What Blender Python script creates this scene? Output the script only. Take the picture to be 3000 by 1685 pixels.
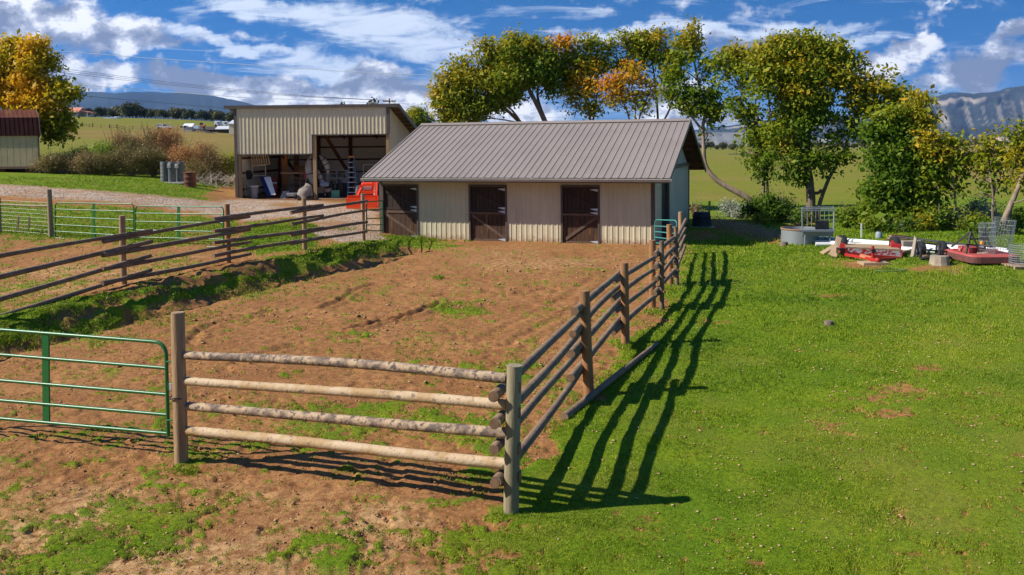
import bpy, math, random
import numpy as np
from mathutils import Vector, Matrix
random.seed(7)
RNG = np.random.default_rng(11)
for o in list(bpy.data.objects): bpy.data.objects.remove(o)
SC = bpy.context.scene
COL = SC.collection
R = math.radians

# ------------------------------------------------------------ camera
F = 2500.0                       # focal length in photo pixels (photo 3000 x 1685)
HOR = 430.0
PITCH = R(2.5); ROLL = 0.009
CYP = HOR + F*math.tan(PITCH)    # principal point row
CAM = Vector((0, 0, 4.0))
fw = Vector((0, math.cos(PITCH), -math.sin(PITCH)))
u0 = Vector((0, math.sin(PITCH), math.cos(PITCH)))
rt = Vector((1, 0, 0))*math.cos(ROLL) - u0*math.sin(ROLL)
up = Vector((1, 0, 0))*math.sin(ROLL) + u0*math.cos(ROLL)
cd = bpy.data.cameras.new('camera'); cam = bpy.data.objects.new('camera', cd); COL.objects.link(cam)
M = Matrix.Identity(4)
for i in range(3):
    M[i][0] = rt[i]; M[i][1] = up[i]; M[i][2] = -fw[i]; M[i][3] = CAM[i]
cam.matrix_world = M
cd.sensor_width = 36; cd.lens = 36*F/3000.0
cd.shift_y = (CYP - 842.5)/3000.0
cd.clip_start = 0.1; cd.clip_end = 60000
SC.camera = cam
SC.render.resolution_x = 1024; SC.render.resolution_y = 575

# ------------------------------------------------------------ sun, sky, exposure
SUN_EL = R(40.0)
SH = R(9.0)                      # shadows fall to +X, turned 9 degrees towards +Y
sd = Vector((-math.cos(SUN_EL)*math.cos(SH), -math.cos(SUN_EL)*math.sin(SH), math.sin(SUN_EL)))   # towards the sun
ld = bpy.data.lights.new('sun', 'SUN'); sun = bpy.data.objects.new('sun', ld); COL.objects.link(sun)
ld.energy = 5.0; ld.angle = R(0.55); ld.color = (1.0, 0.93, 0.82)
sun.rotation_euler = sd.to_track_quat('Z', 'Y').to_euler()
sun.location = (-30, 0, 40)
SC.view_settings.view_transform = 'Standard'
SC.view_settings.look = 'None'
SC.view_settings.exposure = 0.56
SC.view_settings.gamma = 1.0
SC.render.engine = 'CYCLES'
SC.cycles.max_bounces = 6
SC.cycles.volume_bounces = 0
SC.cycles.transparent_max_bounces = 8

def build_world():
    w = bpy.data.worlds.new("World"); SC.world = w; w.use_nodes = True
    nt = w.node_tree; N = nt.nodes; L = nt.links; N.clear()
    def nd(t, **k):
        n = N.new(t)
        for a, b in k.items(): setattr(n, a, b)
        return n
    def mth(op, a, b=None, c=None, clamp=False):
        n = nd('ShaderNodeMath', operation=op); n.use_clamp = clamp
        for i, v in enumerate((a, b, c)):
            if v is None: continue
            if isinstance(v, (int, float)): n.inputs[i].default_value = v
            else: L.new(v, n.inputs[i])
        return n.outputs[0]
    def vm(op, a, b=None):
        n = nd('ShaderNodeVectorMath', operation=op)
        for i, v in enumerate((a, b)):
            if v is None: continue
            if isinstance(v, (tuple, list)): n.inputs[i].default_value = v
            else: L.new(v, n.inputs[i])
        return n.outputs[0]
    tc = nd('ShaderNodeTexCoord')
    sep = nd('ShaderNodeSeparateXYZ'); L.new(tc.outputs['Generated'], sep.inputs[0])
    X, Y, Z = sep.outputs
    # sky light, looked up a little above the true direction so that it is the deep blue of dry mountain air
    cz = nd('ShaderNodeCombineXYZ'); L.new(X, cz.inputs[0]); L.new(Y, cz.inputs[1])
    L.new(mth('ADD', mth('MULTIPLY', mth('MAXIMUM', Z, 0.0), 2.2), 0.30), cz.inputs[2])
    vn = vm('NORMALIZE', cz.outputs[0])
    sky = nd('ShaderNodeTexSky', sky_type='NISHITA'); sky.sun_disc = False
    sky.sun_elevation = SUN_EL; sky.sun_rotation = math.atan2(sd.x, sd.y)
    sky.altitude = 1800; sky.air_density = 1.0; sky.dust_density = 0.3; sky.ozone_density = 3.0
    L.new(vn, sky.inputs['Vector'])
    hs = nd('ShaderNodeHueSaturation'); hs.inputs['Saturation'].default_value = 1.28; hs.inputs['Hue'].default_value = 0.486
    hs.inputs['Value'].default_value = 0.85
    L.new(sky.outputs[0], hs.inputs['Color'])
    tn = nd('ShaderNodeMix', data_type='RGBA', blend_type='MULTIPLY'); tn.inputs[0].default_value = 1.0; L.new(hs.outputs[0], tn.inputs[6]); tn.inputs[7].default_value = (0.02, 0.88, 1.22, 1)
    # clouds: a sheet laid out over compass bearing and height above the horizon
    ya = mth('MAXIMUM', mth('ABSOLUTE', Y), 0.3)
    U = mth('DIVIDE', X, ya); V = mth('DIVIDE', Z, ya)
    uv = nd('ShaderNodeCombineXYZ'); L.new(U, uv.inputs[0]); L.new(V, uv.inputs[1]); UV = uv.outputs[0]
    def noise(vec, scale, detail, rough=0.55, sc=(1, 1, 1), loc=(0, 0, 0), rot=0, dist=0):
        mp = nd('ShaderNodeMapping'); mp.inputs['Scale'].default_value = sc; mp.inputs['Location'].default_value = loc
        mp.inputs['Rotation'].default_value = (0, 0, rot); L.new(vec, mp.inputs[0])
        n = nd('ShaderNodeTexNoise'); n.inputs['Scale'].default_value = scale; n.inputs['Detail'].default_value = detail
        n.inputs['Roughness'].default_value = rough; n.inputs['Distortion'].default_value = dist
        L.new(mp.outputs[0], n.inputs['Vector']); return n
    wn = noise(UV, 16, 7, 0.6)
    warp = vm('SCALE', vm('SUBTRACT', wn.outputs['Color'], (0.5, 0.5, 0.5)))
    warp.node.inputs['Scale'].default_value = 0.06
    UVW = vm('ADD', UV, warp)
    def blob(px, py, rx, ry, a=0.0, s=1.0, vec=None):
        # px,py centre and radii in units of 1/2500 rad, a = tilt
        mp = nd('ShaderNodeMapping'); mp.vector_type = 'TEXTURE'
        mp.inputs['Location'].default_value = ((px-1500)/F, (HOR-py - (px-1500)*ROLL*0)/F, 0)
        mp.inputs['Rotation'].default_value = (0, 0, a)
        mp.inputs['Scale'].default_value = (rx/F, ry/F, 1)
        L.new(vec or UVW, mp.inputs[0])
        ln = nd('ShaderNodeVectorMath', operation='LENGTH'); L.new(mp.outputs[0], ln.inputs[0])
        mr = nd('ShaderNodeMapRange', interpolation_type='SMOOTHSTEP')
        mr.inputs['From Min'].default_value = 0.25; mr.inputs['From Max'].default_value = 1.25
        mr.inputs['To Min'].default_value = s; mr.inputs['To Max'].default_value = 0
        L.new(ln.outputs[1], mr.inputs[0]); return mr.outputs[0]
    def total(lst, vec=None):
        acc = None
        for b in lst:
            o = blob(*b, vec=vec); acc = o if acc is None else mth('MAXIMUM', acc, o)
        return acc
    cum = [(60, 60, 330, 120, 0, 1), (330, 100, 290, 80, -.1, 1), (470, 120, 130, 45, 0, 1), (150, 180, 160, 60, 0, .8), (330, 220, 180, 60, 0, 1), (560, 235, 320, 65, -.12, 1), (800, 262, 320, 60, -.05, 1),
           (1050, 270, 300, 65, 0, .95), (1250, 300, 260, 60, 0, .8), (1120, 215, 140, 35, 0, .7), (2900, 190, 190, 90, .25, 1), (2960, 110, 110, 55, .2, 1), (2690, 150, 130, 30, .1, .7),
           (2560, 215, 120, 60, 0, .9), (2180, 135, 260, 60, 0, .8), (2120, 340, 150, 45, 0, .95), (1930, 330, 130, 60, 0, .9), (2000, 290, 110, 60, 0, .8), (2700, 240, 120, 35, 0, .6), (1400, 330, 300, 40, 0, .6),
           (4200, 150, 500, 90, 0, 1), (-1500, 150, 600, 120, 0, 1), (3600, 260, 300, 60, 0, 1), (-700, 120, 400, 120, 0, 1)]
    cir = [(700, 120, 330, 28, -.22, 1), (850, 30, 380, 40, -.18, .95), (1100, 60, 330, 70, -.1, 1), (1000, 200, 260, 60, -.15, 1), (1250, 140, 240, 70, .0, .9), (1350, 230, 200, 60, 0, .8),
           (1900, 95, 480, 26, .02, .9), (2350, 90, 420, 30, .05, .9), (2450, 130, 300, 30, .1, .7), (1800, 20, 300, 16, .2, .3), (2760, 12, 50, 6, .7, 1.0), (1500, 300, 200, 60, 0, .55), (560, 40, 60, 60, 0, .3),
           (-700, 40, 500, 60, 0, 1), (3700, 60, 500, 60, 0, 1)]
    dc = total(cum); di = total(cir)
    n1 = noise(UV, 11, 9, 0.60, (1, 1.5, 1), (3.1, .7, 0)); n1b = noise(UV, 11, 9, 0.60, (1, 1.5, 1), (3.1+0.020, .7-0.030, 0))
    n2 = noise(UV, 9, 8, 0.66, (.8, 4.2, 1), (1.4, 2.2, 0), -.16, 0.9)
    cm = nd('ShaderNodeMapRange', interpolation_type='SMOOTHSTEP'); cm.inputs['From Min'].default_value = 0.10; cm.inputs['From Max'].default_value = 0.42
    L.new(mth('ADD', mth('MULTIPLY', dc, 0.62), mth('MULTIPLY', mth('SUBTRACT', n1.outputs[0], 0.52), 2.0)), cm.inputs[0])
    im = nd('ShaderNodeMapRange', interpolation_type='SMOOTHSTEP'); im.inputs['From Min'].default_value = 0.05; im.inputs['From Max'].default_value = 0.72
    L.new(mth('ADD', mth('MULTIPLY', di, 0.62), mth('MULTIPLY', mth('SUBTRACT', n2.outputs[0], 0.5), 2.2)), im.inputs[0])
    # brightness of cumulus: lit where the puff thins towards the sun, grey below
    sh = mth('MULTIPLY', mth('SUBTRACT', n1.outputs[0], n1b.outputs[0]), 5.0)
    n3 = noise(UV, 13, 7, 0.6, (1, 1.6, 1), (7, 3, 0))
    thick = mth('MULTIPLY', cm.outputs[0], mth('SUBTRACT', n3.outputs[0], 0.40))
    br = mth('ADD', mth('SUBTRACT', 0.74, mth('MULTIPLY', thick, 2.3)), sh, clamp=True)
    cr = nd('ShaderNodeValToRGB'); L.new(br, cr.inputs[0])
    cr.color_ramp.elements[0].position = 0.12; cr.color_ramp.elements[0].color = (0.17, 0.20, 0.28, 1)
    cr.color_ramp.elements[1].position = 0.95; cr.color_ramp.elements[1].color = (0.84, 0.85, 0.88, 1)
    e = cr.color_ramp.elements.new(0.56); e.color = (0.38, 0.41, 0.50, 1)
    def emit(col, s):
        b = nd('ShaderNodeBackground'); b.inputs['Strength'].default_value = s
        if isinstance(col, tuple): b.inputs['Color'].default_value = col
        else: L.new(col, b.inputs['Color'])
        return b
    def mix(f, a, b):
        m = nd('ShaderNodeMixShader'); L.new(f, m.inputs[0]); L.new(a.outputs[0], m.inputs[1]); L.new(b.outputs[0], m.inputs[2]); return m
    base = emit(tn.outputs[2], 0.118)
    # pale band low over the horizon
    hz = nd('ShaderNodeMapRange', interpolation_type='SMOOTHSTEP'); hz.inputs['From Min'].default_value = 0.0; hz.inputs['From Max'].default_value = 0.11
    hz.inputs['To Min'].default_value = 0.55; hz.inputs['To Max'].default_value = 0.0; L.new(V, hz.inputs[0])
    m0 = mix(hz.outputs[0], base, emit((0.30, 0.47, 0.70, 1), 0.75))
    m1 = mix(mth('MULTIPLY', im.outputs[0], 0.86), m0, emit((0.66, 0.73, 0.83, 1), 1.0))
    m2 = mix(mth('MULTIPLY', cm.outputs[0], 0.97), m1, emit(cr.outputs[0], 1.0))
    out = nd('ShaderNodeOutputWorld'); L.new(m2.outputs[0], out.inputs[0])
build_world()

# ------------------------------------------------------------ photo survey helpers (pixels of the 3000 x 1685 photo -> places in the world)
def ray(px, py):
    return fw + rt*((px-1500)/F) - up*((py-CYP)/F)
def P(px, py, Y):
    d = ray(px, py); return CAM + d*(Y/d.y)
def project(x, y, z):
    x = np.asarray(x, float); y = np.asarray(y, float); z = np.asarray(z, float) - CAM.z
    dz = np.maximum(x*fw.x + y*fw.y + z*fw.z, 1e-3)
    a = (x*rt.x + y*rt.y + z*rt.z)/dz; b = (x*up.x + y*up.y + z*up.z)/dz
    return 1500 + a*F, CYP - b*F

def _hash(i, j, seed):
    n = (i.astype(np.int64)*374761393 + j.astype(np.int64)*668265263 + seed*1442695041) & 0x7fffffff
    n = ((n ^ (n >> 13))*1274126177) & 0x7fffffff
    return ((n ^ (n >> 16)) & 0xffff)/65535.0
def vnoise(x, y, seed=0):
    xi = np.floor(x); yi = np.floor(y); xf = x-xi; yf = y-yi
    xf = xf*xf*(3-2*xf); yf = yf*yf*(3-2*yf)
    a = _hash(xi, yi, seed); b = _hash(xi+1, yi, seed); c = _hash(xi, yi+1, seed); d = _hash(xi+1, yi+1, seed)
    return (a*(1-xf)+b*xf)*(1-yf) + (c*(1-xf)+d*xf)*yf
def fbm(x, y, s=1.0, o=4, seed=0, g=0.5):
    x = np.asarray(x, float)*s; y = np.asarray(y, float)*s; t = 0; a = 1; n = 0
    for k in range(o):
        t = t + a*vnoise(x+17.3*k, y-9.1*k, seed+k); n += a; a *= g; x = x*2.03; y = y*2.03
    return t/n
def sstep(a, b, x):
    t = np.clip((x-a)/(b-a), 0, 1); return t*t*(3-2*t)

# terrain: thin-plate surface through surveyed points (px, py, distance) plus a bank under the left fence
LF = [(-5.9, 33.7), (-7.27, 29.9), (-8.9, 26.8), (-10.3, 22.7), (-11.9, 18.8), (-13.4, 14.9)]
def bank(X, Y):
    X = np.asarray(X, float); Y = np.asarray(Y, float)
    fx = np.interp(Y, [p[1] for p in LF[::-1]], [p[0] for p in LF[::-1]])
    d = X - fx
    h = 0.40*sstep(1.9, 0.5, d) - 0.20*np.exp(-((d-2.15)/0.5)**2)
    return h*sstep(36.5, 32.0, Y)*sstep(2, 10, Y)
CT = []
def cz(X, Y, z): CT.append((X, Y, z))
def cp(px, py, Y):
    p = P(px, py, Y); CT.append((p.x, p.y, p.z))
for Y_, us in ((2, (-4, 0, 4)), (7, (-8, -3, 2, 8)), (11, (-9, -4, 0, 4, 9)), (16, (-6, -1, 5, 11)), (22, (-4, 1, 7, 14)), (28, (-2, 3, 9, 18)), (34, (-3, 4, 12, 22)), (37.8, (-5,)), (45, (9, 17, 28)), (60, (12, 25, 40)), (110, (25, 60)),
               (300, (60, 180)), (800, (150, 450)), (3000, (300, 1500)), (9000, (0, 4000))):
    for x_ in us: cz(x_, Y_, 0.0)
cz(-12, 10, .1); cz(-16, 16, .3)
for q in ((362, 832, 22.7), (669, 770, 26.8), (892, 735, 29.9), (1065, 708, 33.7), (147, 703, 33), (657, 728, 30.2), (-250, 720, 31),
          (698, 582, 51), (920, 587, 51), (1060, 607, 44), (1142, 590, 51), (1000, 655, 38), (1095, 690, 35.5), (30, 505, 57), (500, 536, 53.5), (300, 500, 62), (-400, 520, 50),
          (60, 565, 45), (400, 590, 43), (480, 380, 298), (200, 341, 470), (640, 378, 330), (450, 395, 180), (700, 398, 200), (250, 420, 110), (900, 420, 160), (30, 335, 520), (600, 354, 560), (-600, 330, 520), (-700, 400, 160), (1250, 432, 400)):
    cp(*q)
cz(-300, 1300, 16); cz(-2500, 3000, 10); cz(-4000, 9000, 0)
CTa = np.array(CT)
def tpw(X, Y): Yc = np.maximum(np.asarray(Y, float), -8)+12; return np.asarray(X, float)/Yc*2.0, np.log(Yc)*1.2
cu, cv = tpw(CTa[:, 0], CTa[:, 1]); ct = CTa[:, 2] - bank(CTa[:, 0], CTa[:, 1])
def kern(r2): return np.sqrt(r2 + 0.01)
n_ = len(CT); A = np.zeros((n_+3, n_+3)); A[:n_, :n_] = kern((cu[:, None]-cu)**2 + (cv[:, None]-cv)**2) - np.eye(n_)*0.01
A[:n_, n_] = 1; A[:n_, n_+1] = cu; A[:n_, n_+2] = cv; A[n_:, :n_] = A[:n_, n_:].T
Wt = np.linalg.solve(A, np.concatenate([ct, [0, 0, 0]]))
def hgt0(X, Y):
    a, b = tpw(X, Y); sh_ = np.shape(a); a = np.ravel(a); b = np.ravel(b)
    out = np.empty(len(a))
    for i in range(0, len(a), 50000):
        s = slice(i, i+50000)
        out[s] = kern((a[s, None]-cu)**2 + (b[s, None]-cv)**2) @ Wt[:n_] + Wt[n_] + Wt[n_+1]*a[s] + Wt[n_+2]*b[s]
    return out.reshape(sh_) + bank(X, Y)
def hgt(X, Y):
    X = np.asarray(X, float); Y = np.asarray(Y, float)
    near = sstep(70, 30, Y)
    r = (fbm(X, Y, 0.35, 3, 5)-.5)*0.10*near + (fbm(X, Y, 2.2, 3, 9)-.5)*0.035*near
    fx = np.interp(Y, [p[1] for p in LF[::-1]], [p[0] for p in LF[::-1]])
    rough = np.exp(-((X-fx-1.5)/1.1)**2)*sstep(36, 31, Y)*sstep(8, 12, Y)
    r = r + (fbm(X, Y, 1.7, 4, 21)-.5)*0.42*rough
    return hgt0(X, Y) + r
def hz(X, Y): return float(hgt(np.array([X]), np.array([Y]))[0])
_ys = np.exp(np.linspace(math.log(4.5), math.log(2500), 1500))
def G(px, py):
    d = ray(px, py); xs = CAM.x + d.x*_ys/d.y; zs = CAM.z + d.z*_ys/d.y
    h = hgt(xs, _ys); k = np.argmax(zs < h)
    if k == 0: k = len(_ys)-1
    a = (zs[k-1]-h[k-1])/max(1e-9, (zs[k-1]-h[k-1])-(zs[k]-h[k])); y = _ys[k-1] + (_ys[k]-_ys[k-1])*a
    p = CAM + d*(y/d.y); p.z = hz(p.x, p.y); return p
def GY(px, Y):
    z = 0.0
    for _ in range(4):
        zz = fw.y*Y + fw.z*(z-CAM.z)
        # solve column: (p-cam).rt = (px-1500)/F * depth
        k = (px-1500)/F*zz; x = (k - rt.y*Y - rt.z*(z-CAM.z))/rt.x
        z = hz(x, Y)
    return Vector((x, Y, z))

# ------------------------------------------------------------ mesh builder
def wloc(o):
    v = Vector((0, 0, 0))
    while o is not None: v = v + o.location; o = o.parent
    return v
class MB:
    def __init__(s): s.v = []; s.f = []; s.fa = []
    def add(s, vs, fs, a=0.0):
        n = len(s.v); s.v += [tuple(p) for p in vs]; s.f += [tuple(i+n for i in f) for f in fs]; s.fa += [a]*len(fs); return s
    def hexa(s, c, a=0.0):   # 8 corners: bottom 4 ccw, top 4 ccw
        return s.add(c, [(3, 2, 1, 0), (4, 5, 6, 7), (0, 1, 5, 4), (1, 2, 6, 5), (2, 3, 7, 6), (3, 0, 4, 7)], a)
    def box(s, o, ex, ey, ez, x, y, z, a=0.0):
        """box in frame o,ex,ey,ez spanning x=(x0,x1) ..."""
        c = []
        for zz in z:
            for xx, yy in ((x[0], y[0]), (x[1], y[0]), (x[1], y[1]), (x[0], y[1])): c.append(o + ex*xx + ey*yy + ez*zz)
        return s.hexa(c, a)
    def bar(s, p, q, w, h, upv=None, a=0.0):
        p = Vector(p); q = Vector(q); d = (q-p); L_ = d.length
        if L_ < 1e-6: return s
        d = d/L_; u = Vector(upv) if upv is not None else Vector((0, 0, 1))
        if abs(d.dot(u)) > .98: u = Vector((0, 1, 0))
        x = d.cross(u).normalized(); u = x.cross(d)
        return s.box(p, x, d, u, (-w/2, w/2), (0, L_), (-h/2, h/2), a)
    def tube(s, pts, rad, seg=8, cap=True, a=0.0, wob=0.0, sd_=1):
        pts = [Vector(p) for p in pts]; n = len(pts)
        if not isinstance(rad, (list, tuple)): rad = [rad]*n
        b = len(s.v); rr = random.Random(sd_)
        px_ = None
        for i, p in enumerate(pts):
            d = (pts[min(i+1, n-1)] - pts[max(i-1, 0)]).normalized()
            if px_ is None:
                t = Vector((0, 0, 1)) if abs(d.z) < .9 else Vector((1, 0, 0)); x = d.cross(t).normalized()
            else:
                x = (px_ - d*px_.dot(d)).normalized()
            px_ = x; y = d.cross(x)
            for k in range(seg):
                an = 2*math.pi*k/seg; r_ = rad[i]*(1 + (rr.uniform(-wob, wob) if wob else 0))
                s.v.append(tuple(p + x*math.cos(an)*r_ + y*math.sin(an)*r_))
        for i in range(n-1):
            for k in range(seg):
                k2 = (k+1) % seg
                s.f.append((b+i*seg+k, b+i*seg+k2, b+(i+1)*seg+k2, b+(i+1)*seg+k)); s.fa.append(a)
        if cap:
            s.f.append(tuple(b+k for k in range(seg))[::-1]); s.fa.append(a+1 if wob else a)
            s.f.append(tuple(b+(n-1)*seg+k for k in range(seg))); s.fa.append(a+1 if wob else a)
        return s
    def lathe(s, c, prof, seg=24, axis=None, a=0.0):
        z = Vector(axis).normalized() if axis else Vector((0, 0, 1)); t = Vector((1, 0, 0)) if abs(z.x) < .9 else Vector((0, 1, 0))
        x = (t - z*t.dot(z)).normalized(); y = z.cross(x); b = len(s.v); c = Vector(c)
        for r_, h in prof:
            for k in range(seg):
                an = 2*math.pi*k/seg; s.v.append(tuple(c + z*h + x*math.cos(an)*r_ + y*math.sin(an)*r_))
        for i in range(len(prof)-1):
            for k in range(seg):
                k2 = (k+1) % seg; s.f.append((b+i*seg+k, b+i*seg+k2, b+(i+1)*seg+k2, b+(i+1)*seg+k)); s.fa.append(a)
        return s
    def disk(s, c, r_, nrm=(0, 0, 1), seg=20, a=0.0):
        z = Vector(nrm).normalized(); t = Vector((1, 0, 0)) if abs(z.x) < .9 else Vector((0, 1, 0)); x = (t-z*t.dot(z)).normalized(); y = z.cross(x); c = Vector(c)
        return s.add([c + x*math.cos(2*math.pi*k/seg)*r_ + y*math.sin(2*math.pi*k/seg)*r_ for k in range(seg)], [tuple(range(seg))], a)
    def slab(s, pts, th, nrm):
        n = len(pts); nrm = Vector(nrm)*th; v = [Vector(p) for p in pts] + [Vector(p)+nrm for p in pts]
        return s.add(v, [tuple(range(n))[::-1], tuple(range(n, 2*n))] + [(i, (i+1) % n, n+(i+1) % n, n+i) for i in range(n)])
    def build(s, name, mat, parent=None, smooth=False, attr=False, bevel=0):
        vs = np.array(s.v, dtype=np.float32).reshape(-1, 3)
        if parent is not None: off = wloc(parent)
        else:
            mn = vs.min(0); mx = vs.max(0); off = Vector((float((mn[0]+mx[0])/2), float((mn[1]+mx[1])/2), float(mn[2])))
        me = bpy.data.meshes.new(name); me.from_pydata((vs - np.array(off, dtype=np.float32)).tolist(), [], s.f); me.update()
        if attr:
            at = me.attributes.new('tone', 'FLOAT', 'FACE'); at.data.foreach_set('value', s.fa)
        if smooth:
            me.polygons.foreach_set('use_smooth', [True]*len(me.polygons))
            try: me.set_sharp_from_angle(angle=R(45))
            except Exception: pass
        me.materials.append(mat)
        o = bpy.data.objects.new(name, me); COL.objects.link(o)
        if parent is not None: o.parent = parent
        else: o.location = off
        if bevel:
            m = o.modifiers.new('bevel', 'BEVEL'); m.width = bevel; m.segments = 2; m.limit_method = 'ANGLE'
        return o
def np_mesh(name, V, FQ, mat, parent=None, off=None, face_attr=None, nside=4, smooth=False):
    me = bpy.data.meshes.new(name); V = np.asarray(V, np.float32)
    if off is None:
        off = wloc(parent) if parent is not None else Vector((float(V[:, 0].mean()), float(V[:, 1].mean()), float(V[:, 2].min())))
    V = V - np.array(off, dtype=np.float32)
    nf = len(FQ)
    me.vertices.add(len(V)); me.vertices.foreach_set('co', V.ravel())
    me.loops.add(nf*nside); me.loops.foreach_set('vertex_index', np.asarray(FQ, np.int32).ravel())
    me.polygons.add(nf); me.polygons.foreach_set('loop_start', np.arange(nf, dtype=np.int32)*nside)
    try: me.polygons.foreach_set('loop_total', np.full(nf, nside, np.int32))
    except Exception: pass
    if smooth: me.polygons.foreach_set('use_smooth', np.ones(nf, bool))
    me.update(calc_edges=True); me.validate()
    if face_attr:
        for k, a in face_attr.items():
            if getattr(a, 'ndim', 1) == 2:
                at = me.attributes.new(k, 'FLOAT_COLOR', 'FACE'); at.data.foreach_set('color', a.astype(np.float32).ravel())
            else:
                at = me.attributes.new(k, 'FLOAT', 'FACE'); at.data.foreach_set('value', a.astype(np.float32))
    me.materials.append(mat)
    o = bpy.data.objects.new(name, me); COL.objects.link(o)
    if parent is not None: o.parent = parent
    else: o.location = off
    return o
def tag(o, label=None, cat=None, group=None, kind=None):
    if label: o['label'] = label
    if cat: o['category'] = cat
    if group: o['group'] = group
    if kind: o['kind'] = kind
    return o
def thing(name, label, cat, loc, group=None):
    o = bpy.data.objects.new(name, None); COL.objects.link(o); o.location = Vector(loc); o.empty_display_size = .3
    return tag(o, label, cat, group)
def dup(root, loc, label=None, rotz=None, scale=None):
    r = root.copy(); COL.objects.link(r); r.location = Vector(loc)
    if label: r['label'] = label
    if rotz is not None: r.rotation_euler = (0, 0, rotz)
    if scale is not None: r.scale = (scale,)*3 if isinstance(scale, (int, float)) else scale
    for ch in list(root.children):
        c = ch.copy(); COL.objects.link(c); c.parent = r
        for g in ch.children:
            d = g.copy(); COL.objects.link(d); d.parent = c
    return r
XX = Vector((1, 0, 0)); YY = Vector((0, 1, 0)); ZZ = Vector((0, 0, 1))

# ------------------------------------------------------------ materials
def mat(name, col, rough=.7, metal=0.0, col2=None, scale=6.0, stretch=(1, 1, 1), detail=5, lo=.35, hi=.65, bump=0.0, bscale=None, spec=0.4, col3=None, s3=30.0, t3=.62, coord='Object', coat=0.0, splash=0.0):
    m = bpy.data.materials.new(name); m.use_nodes = True; nt = m.node_tree; N = nt.nodes; L = nt.links
    b = N['Principled BSDF']; b.inputs['Roughness'].default_value = rough; b.inputs['Metallic'].default_value = metal
    b.inputs['Base Color'].default_value = (*col, 1); b.inputs['Specular IOR Level'].default_value = spec
    if coat: b.inputs['Coat Weight'].default_value = coat; b.inputs['Coat Roughness'].default_value = .15
    tc = N.new('ShaderNodeTexCoord'); mp = N.new('ShaderNodeMapping'); mp.inputs['Scale'].default_value = stretch
    L.new(tc.outputs[coord], mp.inputs[0])
    def noi(sc, dt=detail):
        n = N.new('ShaderNodeTexNoise'); n.inputs['Scale'].default_value = sc; n.inputs['Detail'].default_value = dt; n.inputs['Roughness'].default_value = .6
        L.new(mp.outputs[0], n.inputs['Vector']); return n
    cur = None
    def mixc(fac, a, c):
        mx = N.new('ShaderNodeMix'); mx.data_type = 'RGBA'; L.new(fac, mx.inputs[0])
        if isinstance(a, tuple): mx.inputs[6].default_value = (*a, 1)
        else: L.new(a, mx.inputs[6])
        mx.inputs[7].default_value = (*c, 1); return mx.outputs[2]
    def rng(v, a, c):
        r_ = N.new('ShaderNodeMapRange'); r_.inputs['From Min'].default_value = a; r_.inputs['From Max'].default_value = c; L.new(v, r_.inputs[0]); return r_.outputs[0]
    if col2:
        cur = mixc(rng(noi(scale).outputs[0], lo, hi), col, col2)
    if col3:
        cur = mixc(rng(noi(s3, 6).outputs[0], t3, t3+.06), cur if cur is not None else col, col3)
    if splash:     # mud thrown up by rain along the foot of a wall
        sp = N.new('ShaderNodeSeparateXYZ'); L.new(tc.outputs['Object'], sp.inputs[0]); ad = N.new('ShaderNodeMath'); ad.operation = 'MULTIPLY_ADD'; L.new(noi(5, 6).outputs[0], ad.inputs[0]); ad.inputs[1].default_value = -splash*1.6; L.new(sp.outputs[2], ad.inputs[2])
        cur = mixc(rng(ad.outputs[0], -splash*.15, -splash*.95), cur if cur is not None else col, (.30, .17, .09))
        st = N.new('ShaderNodeMapping'); st.inputs['Scale'].default_value = (9, 9, .35); L.new(tc.outputs['Object'], st.inputs[0]); n_ = N.new('ShaderNodeTexNoise'); n_.inputs['Scale'].default_value = 1.0; n_.inputs['Detail'].default_value = 6; L.new(st.outputs[0], n_.inputs['Vector'])
        r2 = N.new('ShaderNodeMapRange'); r2.inputs['From Min'].default_value = .50; r2.inputs['From Max'].default_value = .72; r2.inputs['To Max'].default_value = .38; L.new(n_.outputs[0], r2.inputs[0]); cur = mixc(r2.outputs[0], cur, (col[0]*.62, col[1]*.58, col[2]*.55))
    if cur is not None: L.new(cur, b.inputs['Base Color'])
    if bump:
        bp = N.new('ShaderNodeBump'); bp.inputs['Strength'].default_value = bump; bp.inputs['Distance'].default_value = .02
        L.new(noi(bscale or scale*3, 6).outputs[0], bp.inputs['Height']); L.new(bp.outputs[0], b.inputs['Normal'])
    return m
def leafmat(name, ramp, trans=.35, attr='hue'):
    """ramp = colours green..orange picked per leaf"""
    m = bpy.data.materials.new(name); m.use_nodes = True; nt = m.node_tree; N = nt.nodes; L = nt.links
    b = N['Principled BSDF']; out = N['Material Output']; b.inputs['Roughness'].default_value = .55; b.inputs['Specular IOR Level'].default_value = .25
    a = N.new('ShaderNodeAttribute'); a.attribute_name = attr
    cr = N.new('ShaderNodeValToRGB'); L.new(a.outputs['Fac'], cr.inputs[0]); el = cr.color_ramp.elements
    n = len(ramp)
    el[0].position = 0; el[0].color = (*ramp[0], 1); el[1].position = 1; el[1].color = (*ramp[-1], 1)
    for i in range(1, n-1): e = el.new(i/(n-1)); e.color = (*ramp[i], 1)
    L.new(cr.outputs[0], b.inputs['Base Color'])
    t = N.new('ShaderNodeBsdfTranslucent'); L.new(cr.outputs[0], t.inputs[0])
    mx = N.new('ShaderNodeMixShader'); mx.inputs[0].default_value = trans
    L.new(b.outputs[0], mx.inputs[1]); L.new(t.outputs[0], mx.inputs[2]); L.new(mx.outputs[0], out.inputs[0])
    return m
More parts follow.
